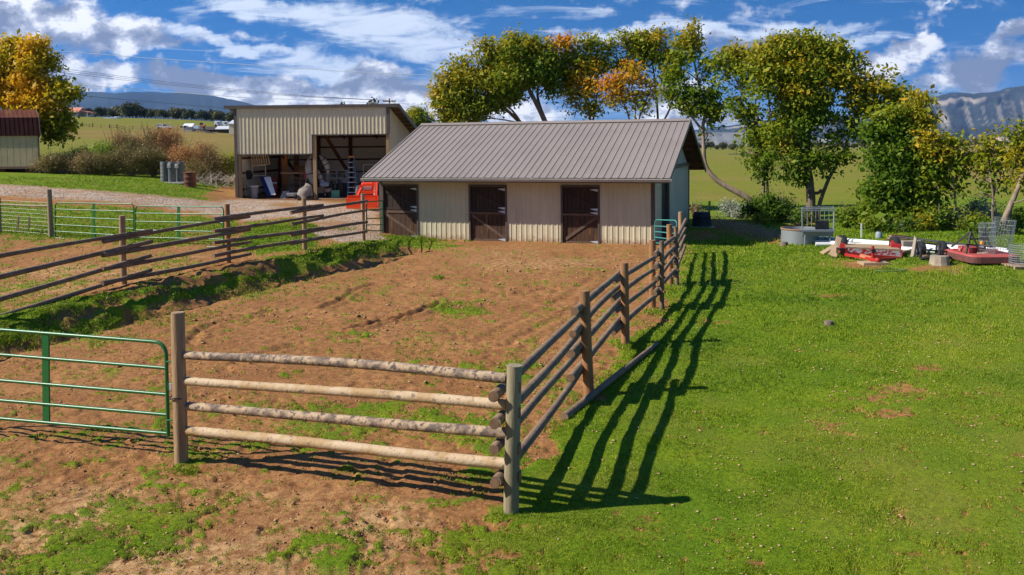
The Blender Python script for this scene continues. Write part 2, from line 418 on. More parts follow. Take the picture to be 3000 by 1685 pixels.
# ------------------------------------------------------------ ground: what grows where, surveyed from the photo
def poly(px, py, pts, soft=10):
    """soft mask of a polygon in survey pixels"""
    pts = np.array(pts, float); ins = np.zeros(px.shape, bool); dmin = np.full(px.shape, 1e9)
    n = len(pts)
    for i in range(n):
        x1, y1 = pts[i]; x2, y2 = pts[(i+1) % n]
        c = ((y1 > py) != (y2 > py)) & (px < (x2-x1)*(py-y1)/(y2-y1+1e-9)+x1); ins ^= c
        dx, dy = x2-x1, y2-y1; t = np.clip(((px-x1)*dx+(py-y1)*dy)/(dx*dx+dy*dy+1e-9), 0, 1)
        dmin = np.minimum(dmin, np.hypot(px-x1-t*dx, (py-y1-t*dy)*1.6))
    sd_ = np.where(ins, dmin, -dmin)
    return sstep(-soft, soft, sd_)
def masks(X, Y, Z):
    px, py = project(X, Y, Z)
    far = Y > 60
    wx = (fbm(X, Y, 1.1, 3, 31)-.5); wy = (fbm(X, Y, 1.1, 3, 41)-.5)
    k = 2500/np.maximum(Y, 5)
    qx = px + wx*k*1.3; qy = py + wy*k*0.35*np.clip(12/np.maximum(Y, 6), .15, 1)
    g = np.full(X.shape, .10)
    # right hand lawn
    fx = np.interp(qy, [620, 744, 838, 905, 1012, 1162, 1330, 1505, 1600, 1700, 2600], [1990, 1992, 1975, 1925, 1825, 1722, 1590, 1480, 1420, 1330, 900])
    lawn = sstep(-30, 45, qx-fx)
    base = .99 - .14*sstep(2200, 2900, px)*sstep(850, 1000, py) - .10*sstep(1500, 1680, py)
    g = g*(1-lawn) + lawn*base
    def B(cx, cy, rx, ry, v):
        nonlocal g
        w = sstep(1.25, .35, np.hypot((qx-cx)/rx, (qy-cy)/ry)); g = g*(1-w)+v*w
    for a in ((1310, 905, 130, 26, .5), (250, 985, 90, 28, .5), (820, 1200, 420, 55, .30), (1130, 1240, 420, 80, .48), (700, 1300, 150, 40, .45), (1480, 1110, 150, 60, .42), (1450, 1320, 100, 150, .62), (330, 1290, 200, 40, .35), (1180, 1010, 220, 50, .22),
              (900, 860, 260, 30, .18), (1600, 1120, 90, 70, .5), (1250, 720, 90, 14, .6), (330, 1570, 270, 120, .62), (1050, 1620, 420, 90, .42), (640, 1480, 160, 40, .36), (150, 1690, 300, 60, .55), (1380, 1640, 260, 110, .66), (620, 1450, 110, 40, .45),
              (560, 1330, 130, 40, .5), (140, 1450, 120, 40, .30), (900, 1490, 330, 70, .20),
              # bare patches in the lawn
              (1930, 930, 90, 30, .25), (1745, 1175, 40, 22, .35), (1560, 1520, 110, 30, .55), (2630, 1170, 110, 60, .42), (2700, 1080, 60, 40, .5), (2480, 1250, 60, 40, .6), (2560, 1370, 70, 30, .5), (2330, 660, 60, 16, .6), (2520, 775, 110, 16, .3), (2740, 790, 120, 14, .3), (1770, 1590, 120, 30, .7), (2430, 870, 60, 14, .6), (2100, 950, 120, 16, .6), (1500, 1530, 60, 25, .3)): B(*a)
    def PG(pts, v, soft=12, tgt=None):
        nonlocal g
        w = poly(qx, qy, pts, soft); g = g*(1-w)+v*w; return w
    # bank under the left fence
    PG([(-600, 1060), (0, 1012), (240, 970), (480, 890), (700, 838), (930, 790), (1100, 745), (1250, 712), (1240, 690), (1110, 690), (920, 728), (700, 790), (380, 850), (0, 905), (-600, 960)], .86)
    PG([(100, 975), (420, 880), (620, 835), (800, 800), (800, 775), (640, 795), (380, 862), (80, 935)], .30, 10)
    # beyond the left fence
    PG([(-900, 800), (0, 800), (250, 762), (500, 742), (640, 760), (380, 840), (0, 905), (-900, 1000)], .26)
    PG([(-900, 700), (0, 700), (160, 720), (420, 730), (600, 720), (600, 690), (400, 690), (150, 690), (-900, 640)], .45)
    PG([(-900, 595), (0, 590), (170, 600), (400, 610), (620, 640), (700, 640), (660, 715), (420, 712), (150, 695), (0, 690), (-900, 690)], .78)
    PG([(735, 650), (860, 638), (930, 660), (930, 722), (760, 750), (690, 720)], .92)
    B(200, 730, 150, 14, .2); B(560, 690, 60, 20, .45)
    # lawn behind the drive, worn ground by the shed
    PG([(-900, 505), (0, 500), (700, 520), (690, 545), (600, 590), (450, 572), (200, 553), (-900, 530)], .96, 8)
    PG([(590, 575), (640, 548), (700, 545), (700, 590), (640, 592)], .12, 8)
    # pasture and far fields
    fg = .85 - .25*(fbm(X, Y, .03, 3, 3))
    g = np.where(far, fg, g)
    # gravel drive and yard in front of the open shed
    gr = poly(qx, qy, [(-900, 535), (0, 541), (200, 553), (450, 574), (640, 594), (700, 583), (920, 588), (1100, 605), (1125, 700), (1000, 712), (930, 690), (925, 655), (860, 633), (730, 645), (640, 632), (420, 597), (200, 584), (0, 572), (-900, 560)], 9)*(Y < 60)
    gr = gr*(1-.85*sstep(1.2, .4, np.hypot((qx-835)/60, (qy-600)/9)))*(1-.7*sstep(1.2, .4, np.hypot((qx-960)/60, (qy-655)/9)))
    g = np.where(gr > .3, g*.25+.10, g)
    # dryness: pale stripes of cut hay, brown strip across the left pasture, scrub in the valley on the right
    dry = np.zeros(X.shape)
    dry += poly(qx, py, [(190, 384), (450, 378), (560, 370), (720, 372), (720, 450), (600, 440), (470, 420), (190, 402)], 5)*far
    dry += .6*poly(qx, py, [(240, 368), (700, 372), (700, 380), (240, 376)], 3)*far + .25*sstep(.45, .7, fbm(X, Y*2, .04, 4, 78))*far*(px < 900)
    dry += .5*sstep(.54, .68, fbm(X*.22, Y*1.0, .06, 3, 77))*far*(px > 1200) + .15*sstep(.45, .7, fbm(X, Y, .12, 3, 79))*far
    dry += poly(px, py, [(2650, 420), (3800, 415), (3800, 545), (2900, 530), (2650, 500)], 12)*far*1.0
    dry += .5*poly(qx, py, [(2030, 560), (2300, 575), (3300, 640), (3300, 665), (2300, 600), (2030, 585)], 8)
    dry += .35*sstep(.5, .75, fbm(X, Y, .9, 4, 61))*(~far)
    dry += .2*sstep(2300, 2900, px)*(~far)*(py > 750)
    # shaded red soil beside the stable
    B(2060, 690, 130, 26, .35); B(2010, 730, 40, 30, .5)
    # worn strip and exposed earth bank at the tree line
    w = poly(qx, qy, [(2080, 640), (2200, 655), (2290, 690), (2290, 715), (2200, 700), (2080, 668)], 8); g = g*(1-w)+.15*w
    return g, gr, np.clip(dry, 0, 1), px, py
def grassy(X, Y, g):
    """fine break-up of the cover: 0 bare .. 1 grass"""
    n = .42*fbm(X, Y, 2.2, 4, 51, .62) + .30*fbm(X, Y, 8.0, 3, 71, .65) + .28*fbm(X, Y, 19.0, 2, 73, .6)
    th = .66 - .34*g                    # noise threshold
    return sstep(th-.035, th+.035, n)

def build_ground():
    ya = np.concatenate([np.linspace(-40, 3, 14), np.linspace(3.6, 7.6, 12), 8*np.exp(np.linspace(0, math.log(60/8), 560)), 60*np.exp(np.linspace(0.02, math.log(14000/60), 170))])
    ua = np.concatenate([-np.linspace(3.2, .76, 16), np.linspace(-.74, .74, 620), np.linspace(.76, 3.2, 16)])
    Yg, Ug = np.meshgrid(ya, ua, indexing='ij'); Xg = Ug*(np.maximum(Yg, 0)+1.0)
    Xg = np.where(Yg < 3, Ug*(4 + (3-Yg)*.5), Xg)
    Z = hgt(Xg, Yg)
    g, gr, dry, px, py = masks(Xg, Yg, Z)
    c = grassy(Xg, Yg, g); c = np.where(Yg > 60, g, c)
    # clods and hoof marks in bare earth, sward height where grass grows
    near = sstep(45, 20, Yg)
    Z = Z - near*(1-c)*(1-gr)*.028*sstep(.60, .72, fbm(Xg, Yg, 4.2, 2, 87))      # hoof prints
    Z = Z + near*(c*.022 + (1-c)*(fbm(Xg, Yg, 7.0, 3, 81)-.5)*.038*(.2+sstep(.4, .65, fbm(Xg, Yg, .7, 3, 34))))
    # tyre ruts and scraped lines crossing the corral: real grooves with crumbled edges
    for tr, w, dp in (([(560, 1010), (575, 975), (620, 950), (700, 930), (780, 915)], .10, .05), ([(935, 905), (1000, 880), (1040, 850), (1090, 835), (1200, 822)], .09, .06), ([(1020, 968), (1110, 945), (1200, 925), (1290, 890)], .11, .09), ([(1280, 868), (1420, 866), (1500, 862), (1620, 845)], .10, .05),
                      ([(700, 1060), (900, 1000), (1100, 985)], .12, .03), ([(1480, 1010), (1600, 950), (1720, 880), (1800, 820)], .12, .025), ([(1400, 1000), (1540, 930), (1660, 870), (1740, 810)], .12, .02), ([(1180, 800), (1400, 790), (1600, 800)], .15, .03)):
        pts = [G(*q) for q in tr]; sel = (Yg > 8) & (Yg < 32) & (np.abs(Xg) < 12); xs, ys = Xg[sel], Yg[sel]; dm = np.full(xs.shape, 9.0)
        for p, q in zip(pts[:-1], pts[1:]):
            ex_, ey_ = q.x-p.x, q.y-p.y; t = np.clip(((xs-p.x)*ex_+(ys-p.y)*ey_)/(ex_*ex_+ey_*ey_), 0, 1); dm = np.minimum(dm, np.hypot(xs-p.x-t*ex_, ys-p.y-t*ey_))
        dm = dm + (fbm(xs, ys, 3, 3, 12)-.5)*.25; r_ = fbm(xs, ys, 9, 3, 14)
        Z[sel] += -dp*np.exp(-(dm/w)**2) + dp*(.4+1.4*(r_-.3))*np.exp(-((dm-w*2)/(w*.9))**2)
    ny, nx = Yg.shape
    V = np.stack([Xg, Yg, Z], -1).reshape(-1, 3)
    idx = np.arange(ny*nx).reshape(ny, nx)
    Fq = np.stack([idx[:-1, :-1], idx[:-1, 1:], idx[1:, 1:], idx[1:, :-1]], -1).reshape(-1, 4)
    m = bpy.data.materials.new('ground_earth_and_grass'); m.use_nodes = True; nt = m.node_tree; N = nt.nodes; L = nt.links
    b = N['Principled BSDF']; b.inputs['Roughness'].default_value = .95; b.inputs['Specular IOR Level'].default_value = .1
    at = N.new('ShaderNodeAttribute'); at.attribute_name = 'cover'; sp = N.new('ShaderNodeSeparateColor'); L.new(at.outputs['Color'], sp.inputs[0])
    tc = N.new('ShaderNodeTexCoord')
    def noi(sc, dt=5, r_=.6):
        n = N.new('ShaderNodeTexNoise'); n.inputs['Scale'].default_value = sc; n.inputs['Detail'].default_value = dt; n.inputs['Roughness'].default_value = r_; L.new(tc.outputs['Object'], n.inputs['Vector']); return n.outputs[0]
    def rng(v, a, c_, d=0, e=1):
        r_ = N.new('ShaderNodeMapRange'); r_.inputs['From Min'].default_value = a; r_.inputs['From Max'].default_value = c_; r_.inputs['To Min'].default_value = d; r_.inputs['To Max'].default_value = e; L.new(v, r_.inputs[0]); return r_.outputs[0]
    def mx(f, a, c_):
        q = N.new('ShaderNodeMix'); q.data_type = 'RGBA'; L.new(f, q.inputs[0])
        for i, v in ((6, a), (7, c_)):
            if isinstance(v, tuple): q.inputs[i].default_value = (*v, 1)
            else: L.new(v, q.inputs[i])
        return q.outputs[2]
    def mul(a, c_):
        q = N.new('ShaderNodeMath'); q.operation = 'MULTIPLY'
        for i, v in ((0, a), (1, c_)):
            if isinstance(v, float): q.inputs[i].default_value = v
            else: L.new(v, q.inputs[i])
        return q.outputs[0]
    dirt = mx(rng(noi(.55, 6, .65), .38, .62), (.265, .113, .041), (.380, .183, .069))
    dirt = mx(mul(at.outputs['Alpha'], .85), dirt, mx(rng(noi(.9, 6, .65), .40, .6), (.43, .250, .108), (.56, .360, .170)))
    dirt = mx(rng(noi(6, 5, .7), .42, .60), dirt, (.225, .097, .037))
    dirt = mx(mul(rng(noi(22, 4, .7), .54, .66), .6), dirt, (.52, .31, .125))
    dirt = mx(mul(rng(noi(45, 3, .7), .60, .68), .8), dirt, (.11, .055, .032))
    grs = mx(rng(noi(.8, 4), .40, .62), (.105, .190, .006), (.200, .250, .008))
    grs = mx(rng(noi(16, 5, .7), .40, .66), grs, (.050, .098, .005))
    grs = mx(mul(rng(noi(60, 3, .7), .5, .62), .7), grs, (.22, .29, .02))
    drc = mx(rng(noi(.06, 4), .42, .6), (.26, .17, .06), (.17, .14, .03))
    grs = mx(mul(sp.outputs['Blue'], .65), grs, drc)
    grv = mx(rng(noi(18, 4, .75), .45, .6), (.38, .28, .205), (.54, .44, .355))
    grv = mx(rng(noi(40, 3, .8), .55, .64), grv, (.17, .12, .095))
    grv = mx(rng(noi(.9, 5), .44, .60), grv, (.38, .24, .14))
    g1 = mx(sp.outputs['Red'], dirt, grs)
    g2 = mx(sp.outputs['Green'], g1, grv)
    L.new(g2, b.inputs['Base Color'])
    bp = N.new('ShaderNodeBump'); bp.inputs['Strength'].default_value = .9; bp.inputs['Distance'].default_value = .035
    L.new(noi(9, 9, .72), bp.inputs['Height'])
    bp2 = N.new('ShaderNodeBump'); bp2.inputs['Strength'].default_value = .6; bp2.inputs['Distance'].default_value = .012; L.new(noi(55, 4, .7), bp2.inputs['Height']); L.new(bp.outputs[0], bp2.inputs['Normal'])
    L.new(bp2.outputs[0], b.inputs['Normal'])
    me = bpy.data.meshes.new('ground'); nf = len(Fq)
    me.vertices.add(len(V)); me.vertices.foreach_set('co', V.astype(np.float32).ravel())
    me.loops.add(nf*4); me.loops.foreach_set('vertex_index', Fq.astype(np.int32).ravel())
    me.polygons.add(nf); me.polygons.foreach_set('loop_start', np.arange(nf, dtype=np.int32)*4)
    me.polygons.foreach_set('use_smooth', np.ones(nf, bool)); me.update(calc_edges=True)
    a = me.attributes.new('cover', 'FLOAT_COLOR', 'POINT')
    pale = poly(px, py, [(-900, 1335), (0, 1340), (420, 1385), (900, 1400), (1300, 1470), (1560, 1500), (1500, 1800), (-900, 1900)], 40)*(Yg < 30)
    pale = np.clip(pale + .7*poly(px, py, [(-600, 820), (0, 790), (600, 745), (640, 765), (400, 830), (0, 880), (-600, 960)], 14)*(Yg < 40) + .6*sstep(1.3, .3, np.hypot((px-1560)/260, (py-760)/45))*(Yg < 40), 0, 1)*sstep(.30, .55, fbm(Xg, Yg, .45, 4, 111))
    cc = np.stack([c, np.clip(gr, 0, 1), dry, pale], -1).reshape(-1, 4)
    a.data.foreach_set('color', cc.astype(np.float32).ravel())
    me.materials.append(m); o = bpy.data.objects.new('ground', me); COL.objects.link(o); tag(o, kind='structure')
build_ground()

# ------------------------------------------------------------ grass blades
def sample_ground(n, box, ymax=60):
    px = RNG.uniform(box[0], box[2], n); py = RNG.uniform(box[1], box[3], n)
    d = np.array([[*v] for v in (fw, rt, up)])
    D = d[0] + d[1]*((px-1500)/F)[:, None] - d[2]*((py-CYP)/F)[:, None]
    y = np.full(n, 20.0); 
    z = np.zeros(n)
    ok = D[:, 2] < -0.02; D = D[ok]; y = None
    t = (0-CAM.z)/D[:, 2]
    for _ in range(10):
        X = D[:, 0]*t; Y = D[:, 1]*t; h = hgt(X, Y); tn = (h-CAM.z)/D[:, 2]; t = .6*tn+.4*t
    X = D[:, 0]*t; Y = D[:, 1]*t; k = (Y < ymax) & (Y > 4) & (np.abs(h-(CAM.z+D[:, 2]*t)) < .12)
    return X[k], Y[k]
def blades(name, X, Y, Z, dist, hmul, wmul, hue, per, mat_, kind='stuff', label=None, cat=None):
    n = len(X); X = np.repeat(X, per); Y = np.repeat(Y, per); Z = np.repeat(Z, per); hue = np.repeat(hue, per); hm = np.repeat(hmul, per); ds = np.repeat(dist, per)
    m = len(X); an = RNG.uniform(0, 2*np.pi, m)
    sp = .035*ds/10*np.maximum(1, hm*.6); bx = X + np.cos(an)*RNG.uniform(0, 1, m)*sp; by = Y + np.sin(an)*RNG.uniform(0, 1, m)*sp
    H = hm*RNG.uniform(.5, 1.2, m); w = wmul*np.maximum(ds/10, .7)*RNG.uniform(.6, 1.3, m)
    lean = RNG.uniform(.15, .9, m)*H; la = RNG.uniform(0, 2*np.pi, m)
    ta = RNG.uniform(0, np.pi, m)
    v0 = np.stack([bx-np.cos(ta)*w, by-np.sin(ta)*w, Z], -1); v1 = np.stack([bx+np.cos(ta)*w, by+np.sin(ta)*w, Z], -1)
    v2 = np.stack([bx+np.cos(la)*lean, by+np.sin(la)*lean, Z+H], -1)
    V = np.stack([v0, v1, v2], 1).reshape(-1, 3); Fq = np.arange(len(V)).reshape(-1, 3)
    hu = np.clip(hue + RNG.normal(0, .17, m), 0, 1)
    o = np_mesh(name, V, Fq, mat_, None, Vector((0, 0, 0)), {'hue': hu}, 3)
    if kind: tag(o, kind=kind)
    if label: tag(o, label, cat)
    return o
m_grass = leafmat('grass_blades', [(.045, .105, .004), (.110, .210, .006), (.205, .300, .008), (.30, .34, .012), (.58, .47, .16)], .25)
def build_grass():
    X, Y = sample_ground(600000, (-500, 660, 3900, 1900), 46)
    Z = hgt(X, Y); g, gr, dry, px, py = masks(X, Y, Z); c = grassy(X, Y, g)
    keep = (RNG.uniform(0, 1, len(X)) < np.maximum(c*(.35+.65*g), .30*g*sstep(.45, .6, fbm(X, Y, 5, 2, 6)))*(1-gr)); 
    X, Y, Z, g, dry = X[keep], Y[keep], Z[keep], g[keep], dry[keep]
    clump = fbm(X, Y, 1.6, 3, 91)
    Hh = (.021 + .013*g*sstep(.30, .75, clump))*np.clip(Y/12, .85, 1.8)
    tall = sstep(2000, 2120, project(X, Y, Z)[0])*sstep(800, 700, project(X, Y, Z)[1]); Hh = Hh*(1+tall*.1)
    hue = np.clip(.46 + .26*(fbm(X, Y, .5, 3, 15)-.5)*2 + .25*(fbm(X, Y, 4, 2, 18)-.5) + .22*dry - .15*(g > .9), 0, .8)
    o = blades('grass', X, Y, Z+.008, Y, Hh*1.2, .0062, hue, 3, m_grass)
    # back lawn and strip behind the drive
    X, Y = sample_ground(40000, (-250, 500, 1250, 700), 60)
    Z = hgt(X, Y); g, gr, dry, px, py = masks(X, Y, Z); c = grassy(X, Y, g); k = RNG.uniform(0, 1, len(X)) < c*g*(1-gr)
    X, Y, Z = X[k], Y[k], Z[k]
    blades('grass', X, Y, Z, Y, np.full(len(X), .07), .004, np.clip(.45+.3*(fbm(X, Y, .4, 3, 15)-.5), 0, 1), 3, m_grass)
build_grass()
m_clod = mat('earth_clods', (.27, .125, .058), .95, col2=(.42, .24, .13), scale=3)
m_chip = mat('dry_leaves_and_wood_chips', (.50, .34, .17), .8, col2=(.40, .23, .08), scale=2)
def bits(name, X, Y, Z, size, flat, mat_):
    """small irregular lumps: squashed 8-sided solids"""
    n = len(X); base = np.array([[1, 0, 0], [.2, 1, 0], [-1, .3, 0], [-.2, -1, 0], [0.1, 0, 1], [0, .1, -1]], float)
    Fb = np.array([[0, 1, 4], [1, 2, 4], [2, 3, 4], [3, 0, 4], [1, 0, 5], [2, 1, 5], [3, 2, 5], [0, 3, 5]])
    V = base[None]*RNG.uniform(.55, 1.25, (n, 6, 1)); a = RNG.uniform(0, 6.28, n); c_, s_ = np.cos(a)[:, None], np.sin(a)[:, None]
    x = V[:, :, 0]*c_ - V[:, :, 1]*s_; y = V[:, :, 0]*s_ + V[:, :, 1]*c_; z = V[:, :, 2]*flat
    V = np.stack([x, y, z], -1)*size[:, None, None] + np.stack([X, Y, Z], -1)[:, None]
    Fq = (Fb[None] + (np.arange(n)*6)[:, None, None]).reshape(-1, 3)
    return tag(np_mesh(name, V.reshape(-1, 3), Fq, mat_, None, Vector((0, 0, 0)), None, 3), kind='stuff')
def build_bits():
    X, Y = sample_ground(60000, (-200, 690, 2100, 1800), 38); Z = hgt(X, Y); g, gr, dry, px, py = masks(X, Y, Z); c = grassy(X, Y, g)
    k = (RNG.uniform(0, 1, len(X)) < (1-c)*sstep(.50, .72, fbm(X, Y, .8, 3, 33))*.35) & (g < .7); X, Y, Z = X[k], Y[k], Z[k]
    s = .010*np.clip(Y/10, .8, 2.3)*RNG.lognormal(0, .5, len(X)); bits('dirt_clods', X, Y, Z+s*.1, np.minimum(s, .07), .55, m_clod)
    X, Y = sample_ground(13000, (-200, 690, 3200, 1800), 38); Z = hgt(X, Y); n = fbm(X, Y, .5, 3, 44); px, py = project(X, Y, Z)
    hot = np.exp(-((px-1640)/230)**2-((py-800)/40)**2)*.9 + .6*np.exp(-((px-1480)/180)**2-((py-1080)/60)**2)+.5*np.exp(-((px-1560)/60)**2-((py-1170)/40)**2)
    k = RNG.uniform(0, 1, len(X)) < (.05+.12*sstep(.5, .7, n)+hot+.10*sstep(2000, 2300, px)*(py > 1000)); X, Y, Z = X[k], Y[k], Z[k]
    s = .018*np.clip(Y/10, .8, 2.6)*RNG.uniform(.4, 1.6, len(X)); bits('fallen_leaves', X, Y, Z+.03, s, .22, m_chip)
    # gravel stones
    X, Y = sample_ground(30000, (-100, 530, 1150, 720), 58); Z = hgt(X, Y); g, gr, dry, px, py = masks(X, Y, Z); k = (gr > .5); X, Y, Z = X[k], Y[k], Z[k]
    bits('gravel', X, Y, Z+.005, .030*RNG.uniform(.5, 1.5, len(X)), .5, mat('gravel_stones', (.48, .38, .30), .9, col2=(.24, .16, .11), scale=4))
build_bits()
# ------------------------------------------------------------ shared materials for buildings and fences
m_tan = mat('tan_painted_steel', (.66, .585, .39), .42, col2=(.60, .53, .36), scale=.8, spec=.35, bump=.03, bscale=2, splash=.2)
m_tan2 = mat('tan_painted_steel_stable', (.65, .58, .405), .42, col2=(.58, .515, .355), scale=.8, spec=.35, splash=.45)
m_brown = mat('dark_brown_trim', (.085, .068, .058), .5, col2=(.11, .088, .075), scale=3)
m_roof = mat('taupe_metal_roof', (.275, .228, .195), .5, col2=(.24, .20, .17), scale=.5, spec=.45, bump=.02, bscale=1.5)
m_gut = mat('gutter_aluminium', (.52, .50, .46), .4, col2=(.42, .40, .36), scale=1.5)
m_doorl = mat('worn_stained_boards', (.045, .024, .013), .75, col2=(.085, .040, .018), scale=1.6, stretch=(4, 4, .5), bump=.4, bscale=14, col3=(.22, .095, .028), s3=1.5, t3=.60)
m_door = mat('dark_stained_boards', (.026, .016, .011), .75, col2=(.048, .026, .016), scale=1.6, stretch=(4, 4, .5), bump=.3, bscale=14)
m_doorf = mat('door_frame_boards', (.10, .060, .040), .75, col2=(.15, .09, .058), scale=2.5, stretch=(2, 2, 2), bump=.3, bscale=14)
m_hinge = mat('galvanised_strap', (.55, .62, .68), .45, metal=.3)
m_wood = mat('raw_timber', (.42, .25, .13), .8, col2=(.30, .17, .085), scale=2, stretch=(1, 1, .3), bump=.2)
m_rafter = mat('rafter_timber', (.16, .060, .026), .8, col2=(.10, .038, .018), scale=2)
m_postw = mat('weathered_treated_post', (.36, .26, .13), .85, col2=(.28, .19, .10), scale=3, stretch=(4, 4, .4), bump=.25)
m_inwall = mat('pale_inner_sheet', (.86, .83, .76), .6, col2=(.80, .76, .68), scale=1)
m_black = mat('black_rubber_and_plastic', (.018, .018, .020), .6, col2=(.03, .03, .032), scale=4)
m_steel = mat('galvanised_steel', (.28, .31, .33), .5, metal=.35, col2=(.27, .30, .32), scale=5)
m_white = mat('white_plastic', (.80, .80, .78), .45, col2=(.70, .69, .66), scale=2)
m_grey = mat('plain_clutter_grey', (.30, .30, .30), .7, col2=(.2, .2, .2), scale=4)  # plain mottled grey for bins, mower deck, tray and insulators

def ribbed(mb, o, ex, ey, ez, x0, x1, z0, z1, y, sp=.2286, rw=.035, rd=.020, th=.012):
    """steel sheet with raised ribs standing to -ey; one continuous profile extruded along ez"""
    prof = []; k0 = math.floor(x0/sp)-1; x = x0; prof.append((x0, 0)); k = k0
    while k*sp < x1+sp:
        c = k*sp + sp/2
        for dx, d in ((-rw, 0), (-rw*.55, rd), (rw*.55, rd), (rw, 0), (rw+.035, 0), (rw+.045, .004), (rw+.06, .004), (rw+.07, 0)):
            xx = c+dx
            if x0+.002 < xx < x1-.002: prof.append((xx, d))
        k += 1
    prof.append((x1, 0)); n = len(prof); vs = []
    for (xx, d) in prof: vs += [o+ex*xx+ey*(y-d)+ez*z0, o+ex*xx+ey*(y-d)+ez*z1, ]
    b = [o+ex*x0+ey*(y+th)+ez*z0, o+ex*x0+ey*(y+th)+ez*z1, o+ex*x1+ey*(y+th)+ez*z0, o+ex*x1+ey*(y+th)+ez*z1]
    fs = [(2*i, 2*i+2, 2*i+3, 2*i+1) for i in range(n-1)]; m = 2*n
    fs += [(m+2, m, m+1, m+3), (m, 0, 1, m+1), (2*n-2, m+2, m+3, 2*n-1)]
    mb.add(vs+b, fs)
def skew_panel(mb, o, ex, ey, x0, x1, zb, zt, y, sp=.2286, rw=.035, rd=.02):
    """ribbed sheet whose bottom/top heights are functions of x (gable walls)"""
    xs = [x0]; k = math.floor(x0/sp)
    ds = [0]
    while k*sp < x1+sp:
        c = k*sp+sp/2
        for dx, d in ((-rw, 0), (-rw*.55, rd), (rw*.55, rd), (rw, 0)):
            if x0+.002 < c+dx < x1-.002: xs.append(c+dx); ds.append(d)
        k += 1
    for e in (getattr(zt, 'brk', None),):
        if e is not None and x0 < e < x1: i = int(np.searchsorted(xs, e)); xs.insert(i, e); ds.insert(i, 0)
    xs.append(x1); ds.append(0); vs = []
    for x, d in zip(xs, ds): vs += [o+ex*x+ey*(y-d)+ZZ*zb(x), o+ex*x+ey*(y-d)+ZZ*zt(x), o+ex*x+ey*(y+.012)+ZZ*zb(x), o+ex*x+ey*(y+.012)+ZZ*zt(x)]
    fs = []
    for i in range(len(xs)-1):
        a = 4*i; b = 4*i+4
        fs += [(a, b, b+1, a+1), (b+2, a+2, a+3, b+3), (a+1, b+1, b+3, a+3), (a+2, b+2, b, a)]
    n = 4*(len(xs)-1); fs += [(0, 1, 3, 2), (n, n+2, n+3, n+1)]
    mb.add(vs, fs)

